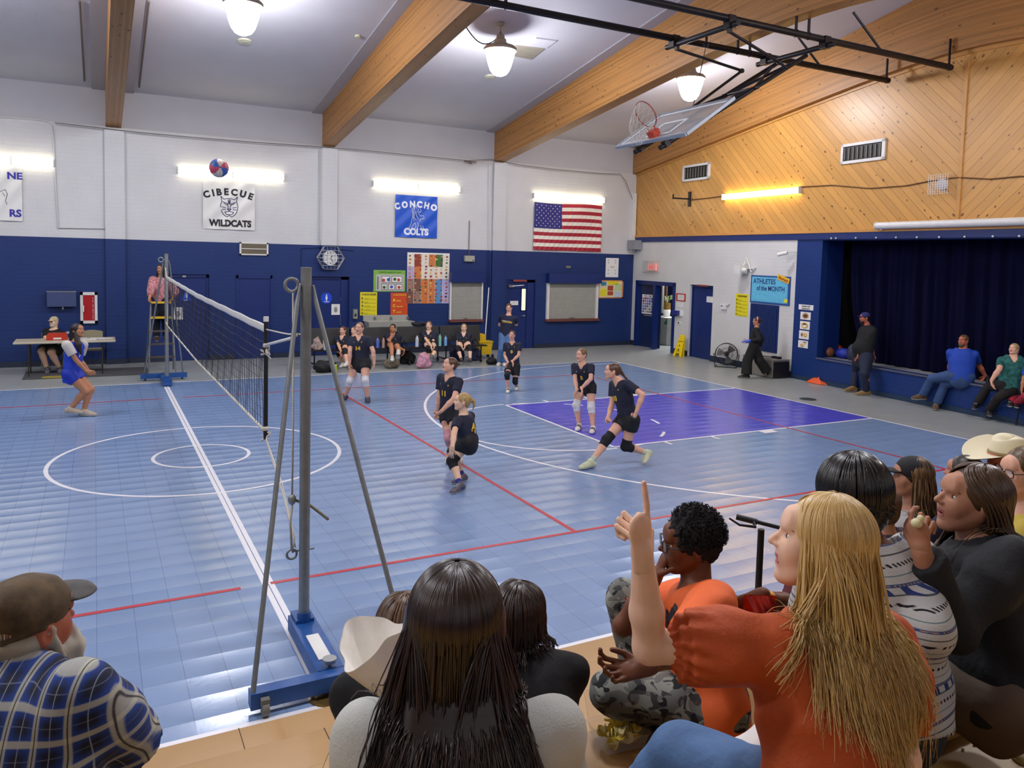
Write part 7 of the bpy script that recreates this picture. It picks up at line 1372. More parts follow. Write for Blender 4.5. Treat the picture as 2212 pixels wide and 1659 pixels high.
mb = MB(); mb.tube([(-2.0 + .25 * math.cos(a) * (1 + .05 * math.sin(5 * a)), 12.42 + .09 * math.sin(a), .014) for a in np.linspace(0, 2 * pi * 1.8, 50)], .011, 6); tag(obj('yellow_cable', mb, mat('cable_yellow', 'b8a020', .5)), 'coiled yellow cable on the floor under the table', 'cable')
# ladder with the referee
t = thing('step_ladder', 'grey step ladder with yellow top trays behind the far net post', 'ladder', (.03, 12.35, 0)); zs = [.42, .70, .98, 1.27]; mt = mat('ladder_grey', '6e7276', .45, .5); w0, w1 = .27, .2
def lx(z, s_): return .03 + s_ * (w0 + (w1 - w0) * z / 1.75)
def ly(z): return 12.0 + .28 * z / 1.6
for s_ in (-1, 1): mb = MB(); mb.box(((lx(0, s_) + lx(1.6, s_)) / 2, (ly(0) + ly(1.6)) / 2, .8), (.03, .06, 1.62), (nrm(np.array([1, 0, -s_ * (w1 - w0) / 1.75])), nrm(np.array([0, 1, -.17])), nrm(np.array([s_ * (w1 - w0) / 1.75, .17, 1])))); obj('front_rail', mb, mt, t); mb = MB(); mb.cyl((lx(1.25, s_), ly(1.25) + .1, 1.3), (lx(0, s_) + s_ * .03, 12.95, 0), .016, n=8); obj('rear_rail', mb, mt, t)
for k, z in enumerate(zs): mb = MB(); mb.b2((lx(z, -1), ly(z) - .04, z - .03), (lx(z, 1), ly(z) + (.10 if k < 3 else .26), z)); obj('tread', mb, mat('ladder_tread', '4a4038', .7) if k < 3 else mat('tray_yellow', 'd8b020', .4), t)
mb = MB(); mb.b2((lx(1.6, -1), ly(1.6) - .12, 1.575), (lx(1.6, 1), ly(1.6) + .02, 1.61)); obj('top_tray', mb, MATS['tray_yellow'], t)
B = Body(1.62, np.array([.05, 12.62, 1.63]), np.array([.05, 12.6, 2.12]), 5, None, 1.0); t2 = person('referee in pink patterned blouse standing on the step ladder behind the net post', (.05, 12.62, .70))
for i, q in enumerate('RL'): B.leg(q, np.array([.05 + (-.1, .1)[i], 12.5, .80]), (0, -1, 0), hint=(0, 1, 0))
B.armto('R', np.array([-.2, 12.28, 1.68]), (.6, -.3, -1)); B.armto('L', np.array([.26, 12.28, 1.68]), (-.6, -.3, -1)); hd = Head(np.array([.05, 12.56, 2.32]), .215, 5, -5); build_skin(t2, B, hd, 'tan')
cloth(t2, 'blouse', shirt_prims(B, .02, .04, 1.6, .05, sr=.055), mat('pink_pattern', 'b87c80', .85, var=.7, vs=26)); cloth(t2, 'trousers', pants_prims(B), mat('navy_slacks', '0e1226', .85)); L = hair_prims(hd, 'long'); cloth(t2, 'hair', L[:-1] + [Pr('c', hd.w(q * .3, -.05, -.1), hd.w(q * .34, .05, -.8), .04, .03, .03) for q in (-1, 1)] + L[-1:], H_dk, .008); shoes(t2, B, mat('brown_sneaker', '5a4438', .7))
# bench tables
M_bp = mat('bench_panel', '2b2a28', .55, var=.08); M_bs = mat('bench_black', '111113', .45)
def bench(x0, label):
    t = thing('bench_table', label, 'bench', (x0 + 1.18, 12.1, 0)); x1 = x0 + 2.36
    for k in range(2): a = x0 + k * 1.19; mb = MB(); mb.box((a + .575, 12.38, .73), (1.15, .03, .42), (XA, nrm(np.array([0, 1, -.15])), nrm(np.array([0, .15, 1])))); o = obj('back_panel', mb, M_bp, t); bm = o.modifiers.new('b', 'BEVEL'); bm.width = .012; bm.segments = 2; mb = MB(); mb.b2((a, 11.9, .42), (a + 1.15, 12.2, .45)); obj('seat', mb, M_bs, t)
    for a in (x0 + .18, x0 + 1.18, x1 - .18):
        mb = MB(); mb.tube([(a, 11.95, .42), (a, 11.95, .12), (a, 12.5, .12), (a, 12.45, .9)], .02, 8); mb.cyl((a, 12.05, .42), (a, 12.4, .6), .014, n=8); obj('leg_frame', mb, M_blackm, t, 60)
        for y in (11.95, 12.5): mb = MB(); mb.cyl((a - .018, y, .05), (a + .018, y, .05), .05, n=16); mb.box((a, y, .1), (.03, .03, .06)); obj('caster', mb, M_dark, t, 40)
bench(3.15, 'left half of the black folding bench under the steel trough'); bench(5.54, 'right half of the black folding bench, beside the yellow mop bucket')
# bottles, bags
def bottle(px, py, h, r, m, capm, label, Y=12.02, z=.452):
    x = float(ony(px, py, Y)[0]); c = np.array([x, Y, z]); t = thing('water_bottle', label, 'bottle', c); mb = MB(); mb.lathe([(0, 0), (r, .002), (r, h * .72), (r * .92, h * .8), (r * .5, h * .88), (0, h * .88)], c, 18); obj('flask', mb, m, t, 50); mb = MB(); mb.lathe([(r * .5, h * .86), (r * .55, h * .88), (r * .5, h), (0, h)], c, 14); obj('lid', mb, capm, t, 50)
bottle(815.5, 763, .27, .042, mat('purple_blue', '5a6fb8', .4), mat('violet', '6a4a9c', .4), 'purple and blue water bottle behind the number 14 player'); bottle(828, 762, .25, .036, mat('rose_beige', 'b89488', .4), mat('salmon', 'd88a80', .4), 'pinkish beige bottle left of the player with crossed legs')
bottle(900.5, 759, .28, .042, mat('pale_blue', '8cb8dc', .4), mat('pale_blue', '8cb8dc', .4), 'tall pale blue bottle left of seated player 15'); bottle(949.5, 757, .30, .042, mat('mint', '8cc8b4', .4), mat('mint', '8cc8b4', .4), 'mint green tumbler right of seated player 15'); bottle(962, 757, .26, .038, mat('sky', '7aaee0', .4), mat('sky2', '6a9ed4', .4), 'sky blue bottle between the mint and black bottles'); bottle(972, 756, .27, .034, M_dark, M_dark, 'slim black bottle between the sky blue bottle and player 13')
bottle(701, 764, .30, .04, mat('pastel_white', 'c8d4c8', .4), mat('pastel_pink', 'c89aa0', .4), 'pale tumbler with pink lid at the left end of the bench')
def bag(name, label, px, py, rx, ry, rz, m, sd=1, z=0.0, Y=None, strap=None):
    c = onz(px, py, 0) if Y is None else np.array([float(ony(px, py, Y)[0]), Y, z]); c = c.copy(); c[2] = z; R = np.random.RandomState(sd); ph = R.rand(6) * 6
    fn = lambda P: .018 * np.sin(P[:, 0] * 22 + ph[0] + 3 * np.sin(P[:, 2] * 9 + ph[1])) * np.sin(P[:, 2] * 17 + ph[2]) + .01 * np.sin(P[:, 1] * 31 + P[:, 0] * 19 + ph[3])
    V, Q = isosurf([Pr('e', c + UP * rz, ra=(rx, ry, rz), k=.02), Pr('c', c + UP * rz * .5 - XA * rx * .55, c + UP * rz * .5 + XA * rx * .55, rz * .5, k=.05), Pr('c', c + UP * (rz * 1.9) - XA * rx * .2, c + UP * rz * 1.98 + XA * rx * .2, .018, k=.02)], .012, fn); V[:, 2] = np.maximum(V[:, 2], z + .003); mb = MB(); fadd(mb, V, Q)
    t = thing(name, label, 'bag', c); obj('bag_body', mb, m, t, 180); mb = MB(); mb.tube([c + UP * rz * .8 - XA * rx * .5 - np.array([0, ry * .9, 0]), c + UP * rz * 1.7 - XA * rx * .3 - np.array([0, ry * .6, 0]), c + UP * rz * 2.1, c + UP * rz * 1.7 + XA * rx * .3 - np.array([0, ry * .6, 0])], .012, 6, flat=.4); obj('strap', mb, strap or m, t, 180)
M_bag = mat('black_bag', '0f0f12', .7, bump=.4, bs=20, dist=.01)
bag('backpack', 'black backpack on the floor left of the yellow-green bottle', 700, 804, .24, .16, .14, M_bag, 1); bag('backpack', 'camouflage tan backpack on the floor under the player with crossed legs', 846, 795, .18, .13, .13, mat('camo_tan', '6f6656', .8, var=.6, vs=18), 2, strap=M_bag)
bag('backpack', 'black backpack under the bench left of the pink backpack', 880, 786, .2, .14, .16, M_bag, 3); bag('backpack', 'pink patterned backpack on the floor by seated player 15', 914, 795, .17, .13, .19, mat('pink_bag', 'c890a4', .8, var=.5, vs=22), 4, strap=mat('cream_strap', 'd8c8b8', .8))
bag('backpack', 'dark blue backpack under the bench left of seated player 13', 987, 779, .2, .14, .19, mat('navy_bag', '1c2148', .8, var=.3), 5); bag('backpack', 'blue grey backpack under the bench right of seated player 13', 1028, 778, .15, .13, .17, mat('slate_bag2', '3a4468', .8, var=.5, vs=18), 6)
bag('sports_bag', 'small round black bag on the floor beside the yellow bucket', 1062, 787, .15, .13, .085, M_bag, 7); bag('tote_bag', 'floral tote bag on the left end of the bench', 686, 765, .09, .08, .16, mat('floral_bag', 'a08a80', .8, var=.7, vs=26), 8, z=.452, Y=12.0); bag('jacket', 'dark jacket heaped on the bench back left of seated player 15', 905, 724, .22, .07, .05, mat('dark_cloth', '1f2226', .85), 9, z=.945, Y=12.42)
t = thing('drink_bottle', 'yellow-green bottle with black cap on the floor by the black backpack', 'bottle', onz(724, 806)); c = onz(724, 806); mb = MB(); mb.lathe([(0, 0), (.04, .003), (.04, .1), (.034, .12), (.04, .14), (.04, .19), (.02, .21), (0, .21)], c, 16); obj('flask', mb, mat('lime_bottle', 'b4c422', .4), t, 50); mb = MB(); mb.lathe([(.022, .205), (.024, .245), (0, .25)], c, 12); obj('lid', mb, M_dark, t, 50)
# mop bucket
c = np.array([8.12, 12.6, 0]); t = thing('mop_bucket', 'yellow mop bucket on casters at the right end of the bench', 'bucket', c); V = []
mb = MB(); mb.add([c + (a, b, z) for z, s_ in ((.12, .65), (.46, .8)) for a, b in ((-.25 * s_, -.18 * s_), (.25 * s_, -.18 * s_), (.25 * s_, .18 * s_), (-.25 * s_, .18 * s_))], [(3, 2, 1, 0), (0, 1, 5, 4), (1, 2, 6, 5), (2, 3, 7, 6), (3, 0, 4, 7)]); mb.b2(c + (-.21, -.16, .45), c + (.21, .16, .48)); obj('tub', mb, mat('bucket_yellow', 'd8b414', .4), t)
mb = MB(); mb.b2(c + (-.2, -.12, .48), c + (.0, .12, .66)); mb.b2(c + (-.24, -.1, .65), c + (-.05, .1, .68)); obj('wringer', mb, MATS['bucket_yellow'], t)
for a in (-1, 1):
    for b in (-1, 1): mb = MB(); mb.cyl(c + (a * .2, b * .14 - .015, .045), c + (a * .2, b * .14 + .015, .045), .045, n=14); mb.b2(c + (a * .2 - .02, b * .14 - .02, .05), c + (a * .2 + .02, b * .14 + .02, .13)); obj('caster', mb, M_dark, t, 40)
P = ony(1056, 621, 12.6); P1 = ony(1048, 722, 12.6); mb = MB(); mb.cyl(P1 - UP * .15, P, .014, n=8); tag(obj('mop', mb, M_paper), 'white mop handle standing up from the yellow bucket', 'mop')
# ---------------------------------------------------------------- spectators on the bleachers
def strandmat(name, a, b, c=None, rough=.34):
    m, nt, bs = newmat(name); g = nd(nt, 'ShaderNodeNewGeometry'); col = mixc(nt, g.outputs['Random Per Island'], lin(a), lin(b))
    tc = nd(nt, 'ShaderNodeTexCoord'); no = nd(nt, 'ShaderNodeTexNoise'); no.inputs['Scale'].default_value = 9; nt.links.new(tc.outputs['Object'], no.inputs['Vector'])
    if c: col = mixc(nt, mth(nt, 'MULTIPLY', no.outputs['Fac'], .6), col, lin(c))
    nt.links.new(col, bs.inputs['Base Color']); bs.inputs['Roughness'].default_value = rough; bs.inputs['Specular IOR Level'].default_value = .6; MATS[name] = m; return m
def ribbons(P, r, cen, flat=.55, taper=.25):
    "P: (n, m, 3) strand paths"
    n, m, _ = P.shape; T = np.gradient(P, axis=1); T /= np.maximum(np.linalg.norm(T, axis=2, keepdims=True), 1e-9); O = P - cen; O -= T * (O * T).sum(2, keepdims=True); O /= np.maximum(np.linalg.norm(O, axis=2, keepdims=True), 1e-9); S = np.cross(T, O)
    w = np.interp(np.linspace(0, 1, m), [0, .08, .6, 1], [.5, 1, 1, taper])[None, :, None] * np.asarray(r).reshape(-1, 1, 1)
    R = np.stack([P + S * w, P + O * w * flat, P - S * w, P - O * w * flat], 2); V = R.reshape(-1, 3); i = np.arange(n)[:, None, None] * m * 4 + np.arange(m - 1)[None, :, None] * 4; j = np.arange(4)[None, None, :]
    Q = np.stack([i + j, i + (j + 1) % 4, i + 4 + (j + 1) % 4, i + 4 + j], -1).reshape(-1, 4); return V, Q
def strands(hd, n, phi, drop, seed=0, push=None, r=(.003, .006), steps=26, sweep=0.0, th0=(.05, 1.3), spread=.0, wave=.006, top=(0, -.07, .13), rad=(.385, .45, .415), th1=1.75, dirw=None, curlend=0.0, clump=.5):
    R = np.random.RandomState(seed); ph = np.radians(R.uniform(phi[0], phi[1], n)); t0 = th0[0] + (th0[1] - th0[0]) * R.rand(n) ** 1.3; L = drop[0] + (drop[1] - drop[0]) * R.rand(n); th1_ = th1 + R.uniform(-.15, .1, n); k1 = steps // 2; P = np.zeros((n, steps, 3)); jr = 1 + R.uniform(-.02, .035, n)
    for j in range(k1):
        f = j / (k1 - 1); th = t0 + (th1_ - t0) * f; p = ph + np.radians(sweep) * f * np.sign(np.sin(ph) + 1e-9); q = np.stack([top[0] + rad[0] * np.sin(th) * np.sin(p) * jr, top[1] + rad[1] * np.sin(th) * np.cos(p) * jr, top[2] + rad[2] * np.cos(th) * jr], 1) * hd.hs; P[:, j] = hd.c + q @ hd.A
    cl = R.randint(0, max(n // 9, 1), n); cph = R.rand(n) * 6.3; D = -UP if dirw is None else nrm(dirw); o = P[:, k1 - 1] - hd.c; o -= np.outer(o @ UP, UP); o /= np.maximum(np.linalg.norm(o, axis=1)[:, None], 1e-6); cur = P[:, k1 - 1].copy(); d0 = P[:, k1 - 1] - P[:, k1 - 2]; d0 /= np.linalg.norm(d0, axis=1)[:, None]
    cr_ = R.uniform(-1, 1, (n, 3)); cc_ = R.uniform(-1, 1, (max(n // 9, 1) + 1, 3))[cl]
    for j in range(k1, steps):
        f = (j - k1 + 1) / (steps - k1); dv = d0 * (1 - f) ** 2 + D * min(1, f * 3) + o * spread * (1 - f) + cc_ * .10 * clump + cr_ * .06; dv += (o * math.sin(f * 4) * curlend); dv /= np.linalg.norm(dv, axis=1)[:, None]; cur = cur + dv * (L / (steps - k1))[:, None]
        if push is not None:
            for _ in range(2):
                d = sdf_eval(push, cur); m_ = d < .008
                if m_.any():
                    Pm = cur[m_]; g = np.stack([sdf_eval(push, Pm + e) - sdf_eval(push, Pm - e) for e in np.eye(3) * .004], 1); g /= np.maximum(np.linalg.norm(g, axis=1)[:, None], 1e-6); cur[m_] = Pm + g * (.009 + .006 * R.rand(m_.sum()) - d[m_])[:, None]
        P[:, j] = cur + np.sin(f * 9 + cph)[:, None] * wave * f * cr_
    return ribbons(P, R.uniform(r[0], r[1], n), hd.c)
def fold(amp, sc, seed=0, dirs=6):
    R = np.random.RandomState(seed); D = R.randn(dirs, 3); D /= np.linalg.norm(D, axis=1)[:, None]; ph = R.rand(dirs) * 6.3; s_ = sc * (1 + R.rand(dirs))
    return lambda P: amp * sum(np.sin(P @ D[i] * s_[i] + ph[i] + 1.5 * np.sin(P @ D[(i + 1) % dirs] * s_[i] * .6)) for i in range(dirs)) / dirs ** .5
def spect(label, H, head, hd_, neck, nd_, pel, pd, face, hyaw, hpitch, hs=.15, build=1.0, roll=0, pface=None):
    hc = dep(head[0], head[1], hd_); ne = dep(neck[0], neck[1], nd_); pe = dep(pel[0], pel[1], pd); B = Body(H, pe, ne, face, pface, build); t = person(label, (pe[0], pe[1], pe[2] - .08 * H)); return t, B, Head(hc, hs * H, hyaw, hpitch, roll)
def clampleg(B, q, A, toe, knee=None, hint=None):
    d = A - B.Hp[q]; D = np.linalg.norm(d)
    if D > .47 * B.H: A = B.Hp[q] + d / D * .47 * B.H
    B.leg(q, A, toe, knee, hint)
# blonde girl pointing
t, B, hd = spect('blonde girl in rust orange blouse pointing upwards with one finger', 1.42, (1772, 1176), 1.70, (1785, 1335), 1.70, (1815, 1725), 1.62, 158, 106, 8, .150, pface=128, roll=-6)
B.arm('L', (1402, 1398), -1, (1388, 1205), -1, (-.05, .1, 1)); B.arm('R', (1948, 1640), -1, (1900, 1900), -1)
B.leg('L', dep(1300, 1830, 1.9), fdir(110), (1475, 1640)); B.leg('R', dep(1380, 1900, 2.15), fdir(110), (1560, 1610))
L = B.skin(hd); mb = MB(); V, Q = isosurf([p for p in L], .007); fadd(mb, V, Q); hp = hd.prims(open_=.35, nose=.8); V, Q = isosurf(hp + [Pr('c', B.neck, hd.w(0, -.1, -.3), .045, .044, .02)], .0035); fadd(mb, V, Q, matidx(V, Q, [(hd.rules(0, 0)[0][0], 3), (hd.rules(0, 0)[1][0], 4)])); hd.eyes(mb)
hl = hand(B.W['L'], UP * 1 - RH * .12, FH * .75 - RH * .6, .150, 1.0, .1, -1, (.05, 1.2, 1.3, 1.35)); V, Q = isosurf(hl, .003); fadd(mb, V, Q); ob = obj('body', mb, [SK['light'], M_eye, M_iris, LIP['light'], mat('brow_blonde', 'a08450', .7)], t, 180)
mb = MB(); ti = max((p for p in hl if p.kind == 'c'), key=lambda p: p.b[2]); obj('nail', MB().add(*(lambda s_: (np.vstack(s_.v), s_.f))(MB().sph(ti.b + nrm(CAM - ti.b) * ti.rb * .72 - UP * .004, (ti.rb * .6, ti.rb * .35, ti.rb * .8), 12, 8, ax=(RH, FH, UP)))), mat('nail_pink', 'd8a294', .3), ob, 180)
M_rust = mat('rust_blouse', 'b54c18', .75, var=.08, vs=14, bump=.5, bs=90, dist=.004)
H = B.H; L = B.torso(.022, .1, chest=.102, waist=.105, hip=.115)
for q in 'RL':
    d = B.E[q] - B.S[q]; c = B.S[q] + d * .34; L += [Pr('c', B.S[q], B.S[q] + d * .6, .062, .074, .03, cuts=(plane(B.S[q] + d * .66, d),)), Pr('e', c, ra=(.078, .078, .078), k=.03), Pr('c', B.S[q] + d * .60, B.S[q] + d * .64, .056, .054, .006), Pr('c', B.S[q] + d * .70, B.S[q] + d * .74, .062, .066, .006, cuts=(plane(B.S[q] + d * .74, d),))]
L += [Pr('e', B.neck + B.sp * .045, ra=(.085, .08, .07), k=.01, neg=True), Pr('t', B.neck + B.Fc * .12 - B.R * .02, B.pel + B.Fc * .17 - B.R * .02, .05, .10, .01, side=B.R, sq=1.3, neg=True)]
dd = {q: nrm(B.E[q] - B.S[q]) for q in 'RL'}; f0 = fold(.0035, 38, 3)
def dsp(P):
    o = f0(P)
    for q in 'RL':
        v = P - B.S[q]; a = v @ dd[q]; x = np.clip((a - .10) / .04, 0, 1) * np.clip((.24 - a) / .03, 0, 1); u_, w_ = perp(dd[q]); an = np.arctan2(v @ u_, v @ w_); o = o + x * .004 * np.sin(an * 13 + a * 40)
    return o
Lr = L; cloth(t, 'blouse', L, M_rust, .0065, dsp); cloth(t, 'undershirt', B.torso(.010, .08, chest=.1, waist=.095, hip=.105) + [Pr('e', B.neck + B.sp * .045, ra=(.075, .07, .06), k=.01, neg=True)], mat('maroon_top', '5a1220', .8, bump=.4, bs=60), .009, fold(.003, 30, 5))
cloth(t, 'jeans', pants_prims(B, .066, .05, .044), M_jean, .008, fold(.003, 34, 8)); cloth(t, 'cream_cloth', [Pr('t', B.pel + B.Fc * .10 + B.sp * .12, B.pel + B.PF * .2 + B.sp * .0, .06, .09, .02, side=B.PR, sq=.5)], mat('cream_cloth', 'd8d2cc', .85, bump=.4, bs=40), .008, fold(.006, 30, 4))
M_sb = strandmat('blonde_strands', 'a8833f', 'e8cb8c', 'c49c54'); pu = Lr[:-2] + [Pr('c', B.neck, hd.w(0, -.1, -.2), .05, .05, .03)]
hb = [hd.e(0, -.075, .13, .370, .435, .40, .05), hd.e(0, -.2, -.12, .33, .25, .36, .06), Pr('t', hd.w(0, -.28, -.1), B.neck - B.sp * .10 - B.Fc * .10, .06, .075, .04, side=B.R, sq=.36), facecut(hd, .30, -.10)]
cloth(t, 'hair', hb, M_sb, .006); mb = MB()
for k, (ph, dr, se, kw) in enumerate((((95, 265), (.28, .46), 11, dict(n=1300)), ((-36, -125), (.2, .44), 12, dict(n=850, sweep=14, th0=(.1, 1.0))), ((62, 120), (.2, .4), 13, dict(n=200, sweep=30)), ((-40, 40), (.24, .42), 14, dict(n=420, sweep=70, th0=(.15, .55), th1=1.65, rad=(.375, .44, .403))), ((150, 235), (.3, .5), 18, dict(n=500, rad=(.33, .39, .36))), ((-95, -80), (.26, .36), 15, dict(n=60, dirw=-UP - RH * .75, sweep=5)), ((180, 260), (.4, .52), 16, dict(n=60, spread=.3)))):
    n_ = kw.pop('n'); V, Q = strands(hd, n_, ph, dr, se, pu, **{**dict(r=(.0013, .0030), wave=.013, curlend=.12), **kw}); fadd(mb, V, Q)
obj('hair_strands', mb, M_sb, t, 180)
# brown haired girl from behind
t, B, hd = spect('girl with long dark brown hair in a light grey shirt seen from behind', 1.42, (985, 1350), 1.42, (990, 1530), 1.40, (985, 1890), 1.30, 180, 182, -4, .152)
B.arm('L', (800, 1760), 1, (840, 1640), 1); B.arm('R', (1190, 1780), 1, (1150, 1650), 1)
for q, x in (('L', 880), ('R', 1090)): B.leg(q, dep(x, 1900, 1.85), fdir(180), None, (0, .5, .8))
build_skin(t, B, hd, 'light', .009, .005); Lg = shirt_prims(B, .014, .06, 1.7, .06, sr=.05); cloth(t, 'shirt', Lg, mat('light_grey_knit', 'bcbeb6', .9, var=.05, bump=.6, bs=220), .008, fold(.004, 26, 2)); cloth(t, 'trousers', pants_prims(B), mat('black_leggings', '101114', .8), .012)
M_ss = strandmat('brown_strands', '170e09', '3c281b', '2a1a10', .3); pu = Lg[:-1] + [Pr('c', B.neck, hd.w(0, -.1, -.2), .05, .05, .03)]
cloth(t, 'hair', [hd.e(0, -.075, .13, .375, .435, .405, .05), hd.e(0, -.16, -.12, .35, .3, .38, .06), Pr('t', hd.w(0, -.22, -.1), B.neck - B.sp * .18 - B.Fc * .10, .075, .105, .04, side=B.R, sq=.33), facecut(hd)], M_ss, .006); mb = MB()
for ph, dr, se, n_, kw in (((70, 290), (.34, .52), 21, 1900, dict(wave=.012)), ((-60, 60), (.34, .5), 22, 400, dict(sweep=75, th0=(.1, .5))), ((90, 130), (.36, .55), 23, 130, dict(spread=.35, wave=.02, curlend=.15)), ((230, 270), (.36, .55), 24, 130, dict(spread=.35, wave=.02, curlend=.15)), ((120, 250), (.5, .62), 25, 160, dict(wave=.02, curlend=.1))):
    V, Q = strands(hd, n_, ph, dr, se, pu, r=(.0014, .0034), **kw); fadd(mb, V, Q)
obj('hair_strands', mb, M_ss, t, 180)
# small children either side of her
t, B, hd = spect('child in black holding a paper food tray, half hidden left of the long brown hair', 1.2, (878, 1362), 2.05, (880, 1470), 2.0, (850, 1660), 1.9, 165, 178, 0, .165)
B.arm('L', (790, 1590), 1, (822, 1510), 1); B.arm('R', (930, 1600), 1, (870, 1520), 1); cu_ = dep(815, 1900, 2.4)
for q, x in (('L', 770), ('R', 860)): B.leg(q, dep(x, 1690, 2.4), fdir(170), (x + 20, 1500) if q == 'L' else None, (0, .6, .8))
build_skin(t, B, hd, 'light', .010, .006); cloth(t, 'jacket', shirt_prims(B, .02, .07, 1.85, .058), M_bt, .009, fold(.004, 30, 6)); cloth(t, 'trousers', pants_prims(B), mat('slate_trousers', '272d3c', .85), .01); M_s3 = strandmat('mid_brown_strands', '2c1c10', '6a4a2c'); cloth(t, 'hair', [hd.e(0, -.075, .13, .375, .44, .41, .05), hd.e(0, -.16, -.1, .34, .3, .4, .06), facecut(hd)], M_s3, .007); mb = MB(); V, Q = strands(hd, 260, (60, 300), (.05, .12), 31, None, r=(.003, .005)); fadd(mb, V, Q); obj('hair_strands', mb, M_s3, t, 180)
t, B, hd = spect('child with dark shoulder-length hair and black jacket right of the long brown hair', 1.22, (1122, 1330), 2.3, (1130, 1420), 2.28, (1140, 1600), 2.15, 185, 200, 0, .165)
B.arm('L', (1060, 1500), 1, (1080, 1560), 1); B.arm('R', (1210, 1510), 1, (1190, 1450), 1)
for q, x in (('L', 1080), ('R', 1170)): B.leg(q, dep(x, 1640, 2.7), fdir(180), None, (0, .6, .8))
build_skin(t, B, hd, 'fair', .010, .006); Lk = shirt_prims(B, .02, .07, 1.85, .058); cloth(t, 'jacket', Lk, M_bt, .009, fold(.004, 30, 7)); cloth(t, 'trousers', pants_prims(B), mat('black_leggings', '101114', .8), .012); cloth(t, 'hair', [hd.e(0, -.075, .13, .375, .44, .41, .05), hd.e(0, -.16, -.15, .35, .32, .45, .06), facecut(hd)], M_ss, .007); mb = MB()
V, Q = strands(hd, 420, (60, 300), (.08, .2), 33, Lk[:-1], r=(.003, .005), spread=.1); fadd(mb, V, Q); obj('hair_strands', mb, M_ss, t, 180)
# boy in orange
t, B, hd = spect('boy with curly black hair, glasses and orange shirt with fingers at his mouth', 1.36, (1490, 1172), 2.55, (1500, 1268), 2.55, (1530, 1500), 2.45, 82, 88, -4, .152, pface=70, roll=4)
B.arm('L', (1478, 1400), -1, (1392, 1440), -1, (0, 1, -.15)); B.armto('R', hd.w(.06, .52, -.42) + UP * -.03, (.3, .3, -1), (-.0, -.3, 1))
B.leg('L', dep(1470, 1545, 2.62), fdir(250), (1295, 1490)); B.leg('R', dep(1392, 1470, 2.75), fdir(80), (1372, 1318)); A_ = B
Ls = B.skin(hd); mb = MB(); V, Q = isosurf(Ls, .008); fadd(mb, V, Q); V, Q = isosurf(hd.prims(open_=.8, nose=.9, jaw=1.02) + [Pr('c', B.neck, hd.w(0, -.1, -.3), .047, .046, .02)], .0035); fadd(mb, V, Q, matidx(V, Q, [(hd.rules(0, 0)[0][0], 3), (hd.rules(0, 0)[1][0], 4)])); hd.eyes(mb)
for p in (hand(B.W['L'], B.HD['L'], UP * .8 - FH * .5, .15, .45, .25, 1), hand(B.W['R'], UP * .9 + RH * .35, RH * .8 + UP * .2, .145, .75, .1, -1, (.55, .7, .95, 1.1))): V, Q = isosurf(p, .0035); fadd(mb, V, Q)
obj('body', mb, [SK['brown'], M_eye, M_iris, LIP['brown'], mat('brow_black', '15100c', .7)], t, 180)
L = shirt_prims(B, .018, .09, .8, .058, sr=.055); M_or = mat('orange_tshirt', 'e8682c', .75, var=.05, bump=.4, bs=30, dist=.006); cloth(t, 'tshirt', L, M_or, .007, fold(.004, 26, 9))
for k, (a, b, s_) in enumerate(((0, 0, 'W'), (.02, .035, 'X'), (-.02, -.04, 'M'), (.01, -.07, 'A'))): ontext(t, 'shirt_print', s_, L, B.neck - B.sp * (.15 + b) * 1 - B.R * (.02 + a), -B.R, B.sp, nrm(B.Fc - B.R * .25), .07, M_bk, .03, 1.3)
def camo():
    m, nt, b = newmat('camouflage'); tc = nd(nt, 'ShaderNodeTexCoord'); col = lin('6c6e68')
    for k, (th, sc, c) in enumerate(((.54, 16, '8e9288'), (.57, 19, '3c3e3e'), (.61, 17, '141519'))):
        mp = nd(nt, 'ShaderNodeMapping'); mp.inputs['Location'].default_value = (k * 3.1, k * 7.7, k); mp.inputs['Scale'].default_value = (1, 1, 1.5); nt.links.new(tc.outputs['Object'], mp.inputs[0]); no = nd(nt, 'ShaderNodeTexNoise'); no.inputs['Scale'].default_value = sc; no.inputs['Detail'].default_value = 1.5; no.inputs['Distortion'].default_value = .8; nt.links.new(mp.outputs[0], no.inputs['Vector']); col = mixc(nt, mth(nt, 'GREATER_THAN', no.outputs['Fac'], th), col, lin(c))
    nt.links.new(col, b.inputs['Base Color']); b.inputs['Roughness'].default_value = .85; return m
cloth(t, 'camouflage_trousers', pants_prims(B, .062, .05, .048), camo(), .008, fold(.005, 28, 10)); shoes(t, B, M_shb)
cloth(t, 'hair', [hd.e(0, -.09, .15, .385, .43, .41, .05), hd.e(0, -.28, -.05, .27, .18, .26, .05), facecut(hd, .34, -.13), hd.e(0, .4, .14, .4, .22, .16, .02, neg=True)], mat('curl_black', '0d0a09', .85, bump=1, bs=90, dist=.01), .005, lambda P: .010 * np.sin(P[:, 0] * 150) * np.sin(P[:, 1] * 150 + 1) * np.sin(P[:, 2] * 150 + 2) - .003); mb = MB(); R = np.random.RandomState(5); PP_ = []
for k in range(900):
    th = math.acos(1 - 1.25 * R.rand()); ph = R.uniform(.75, 2 * pi - .75) if th > .75 else R.uniform(0, 2 * pi); d = np.array([math.sin(th) * math.sin(ph), math.sin(th) * math.cos(ph), math.cos(th)]); p = hd.w(*(np.array([0, -.09, .15]) + d * np.array([.375, .42, .40]))); dw = nrm(d @ hd.A); u_, w_ = perp(dw); a0 = R.rand() * 6; PP_.append([p + dw * .004 * j + (u_ * math.cos(a0 + j) + w_ * math.sin(a0 + j)) * .0045 for j in range(6)])
V, Q = ribbons(np.array(PP_), np.full(900, .0022), hd.c); fadd(mb, V, Q); obj('hair_curls', mb, MATS['curl_black'], t, 180)
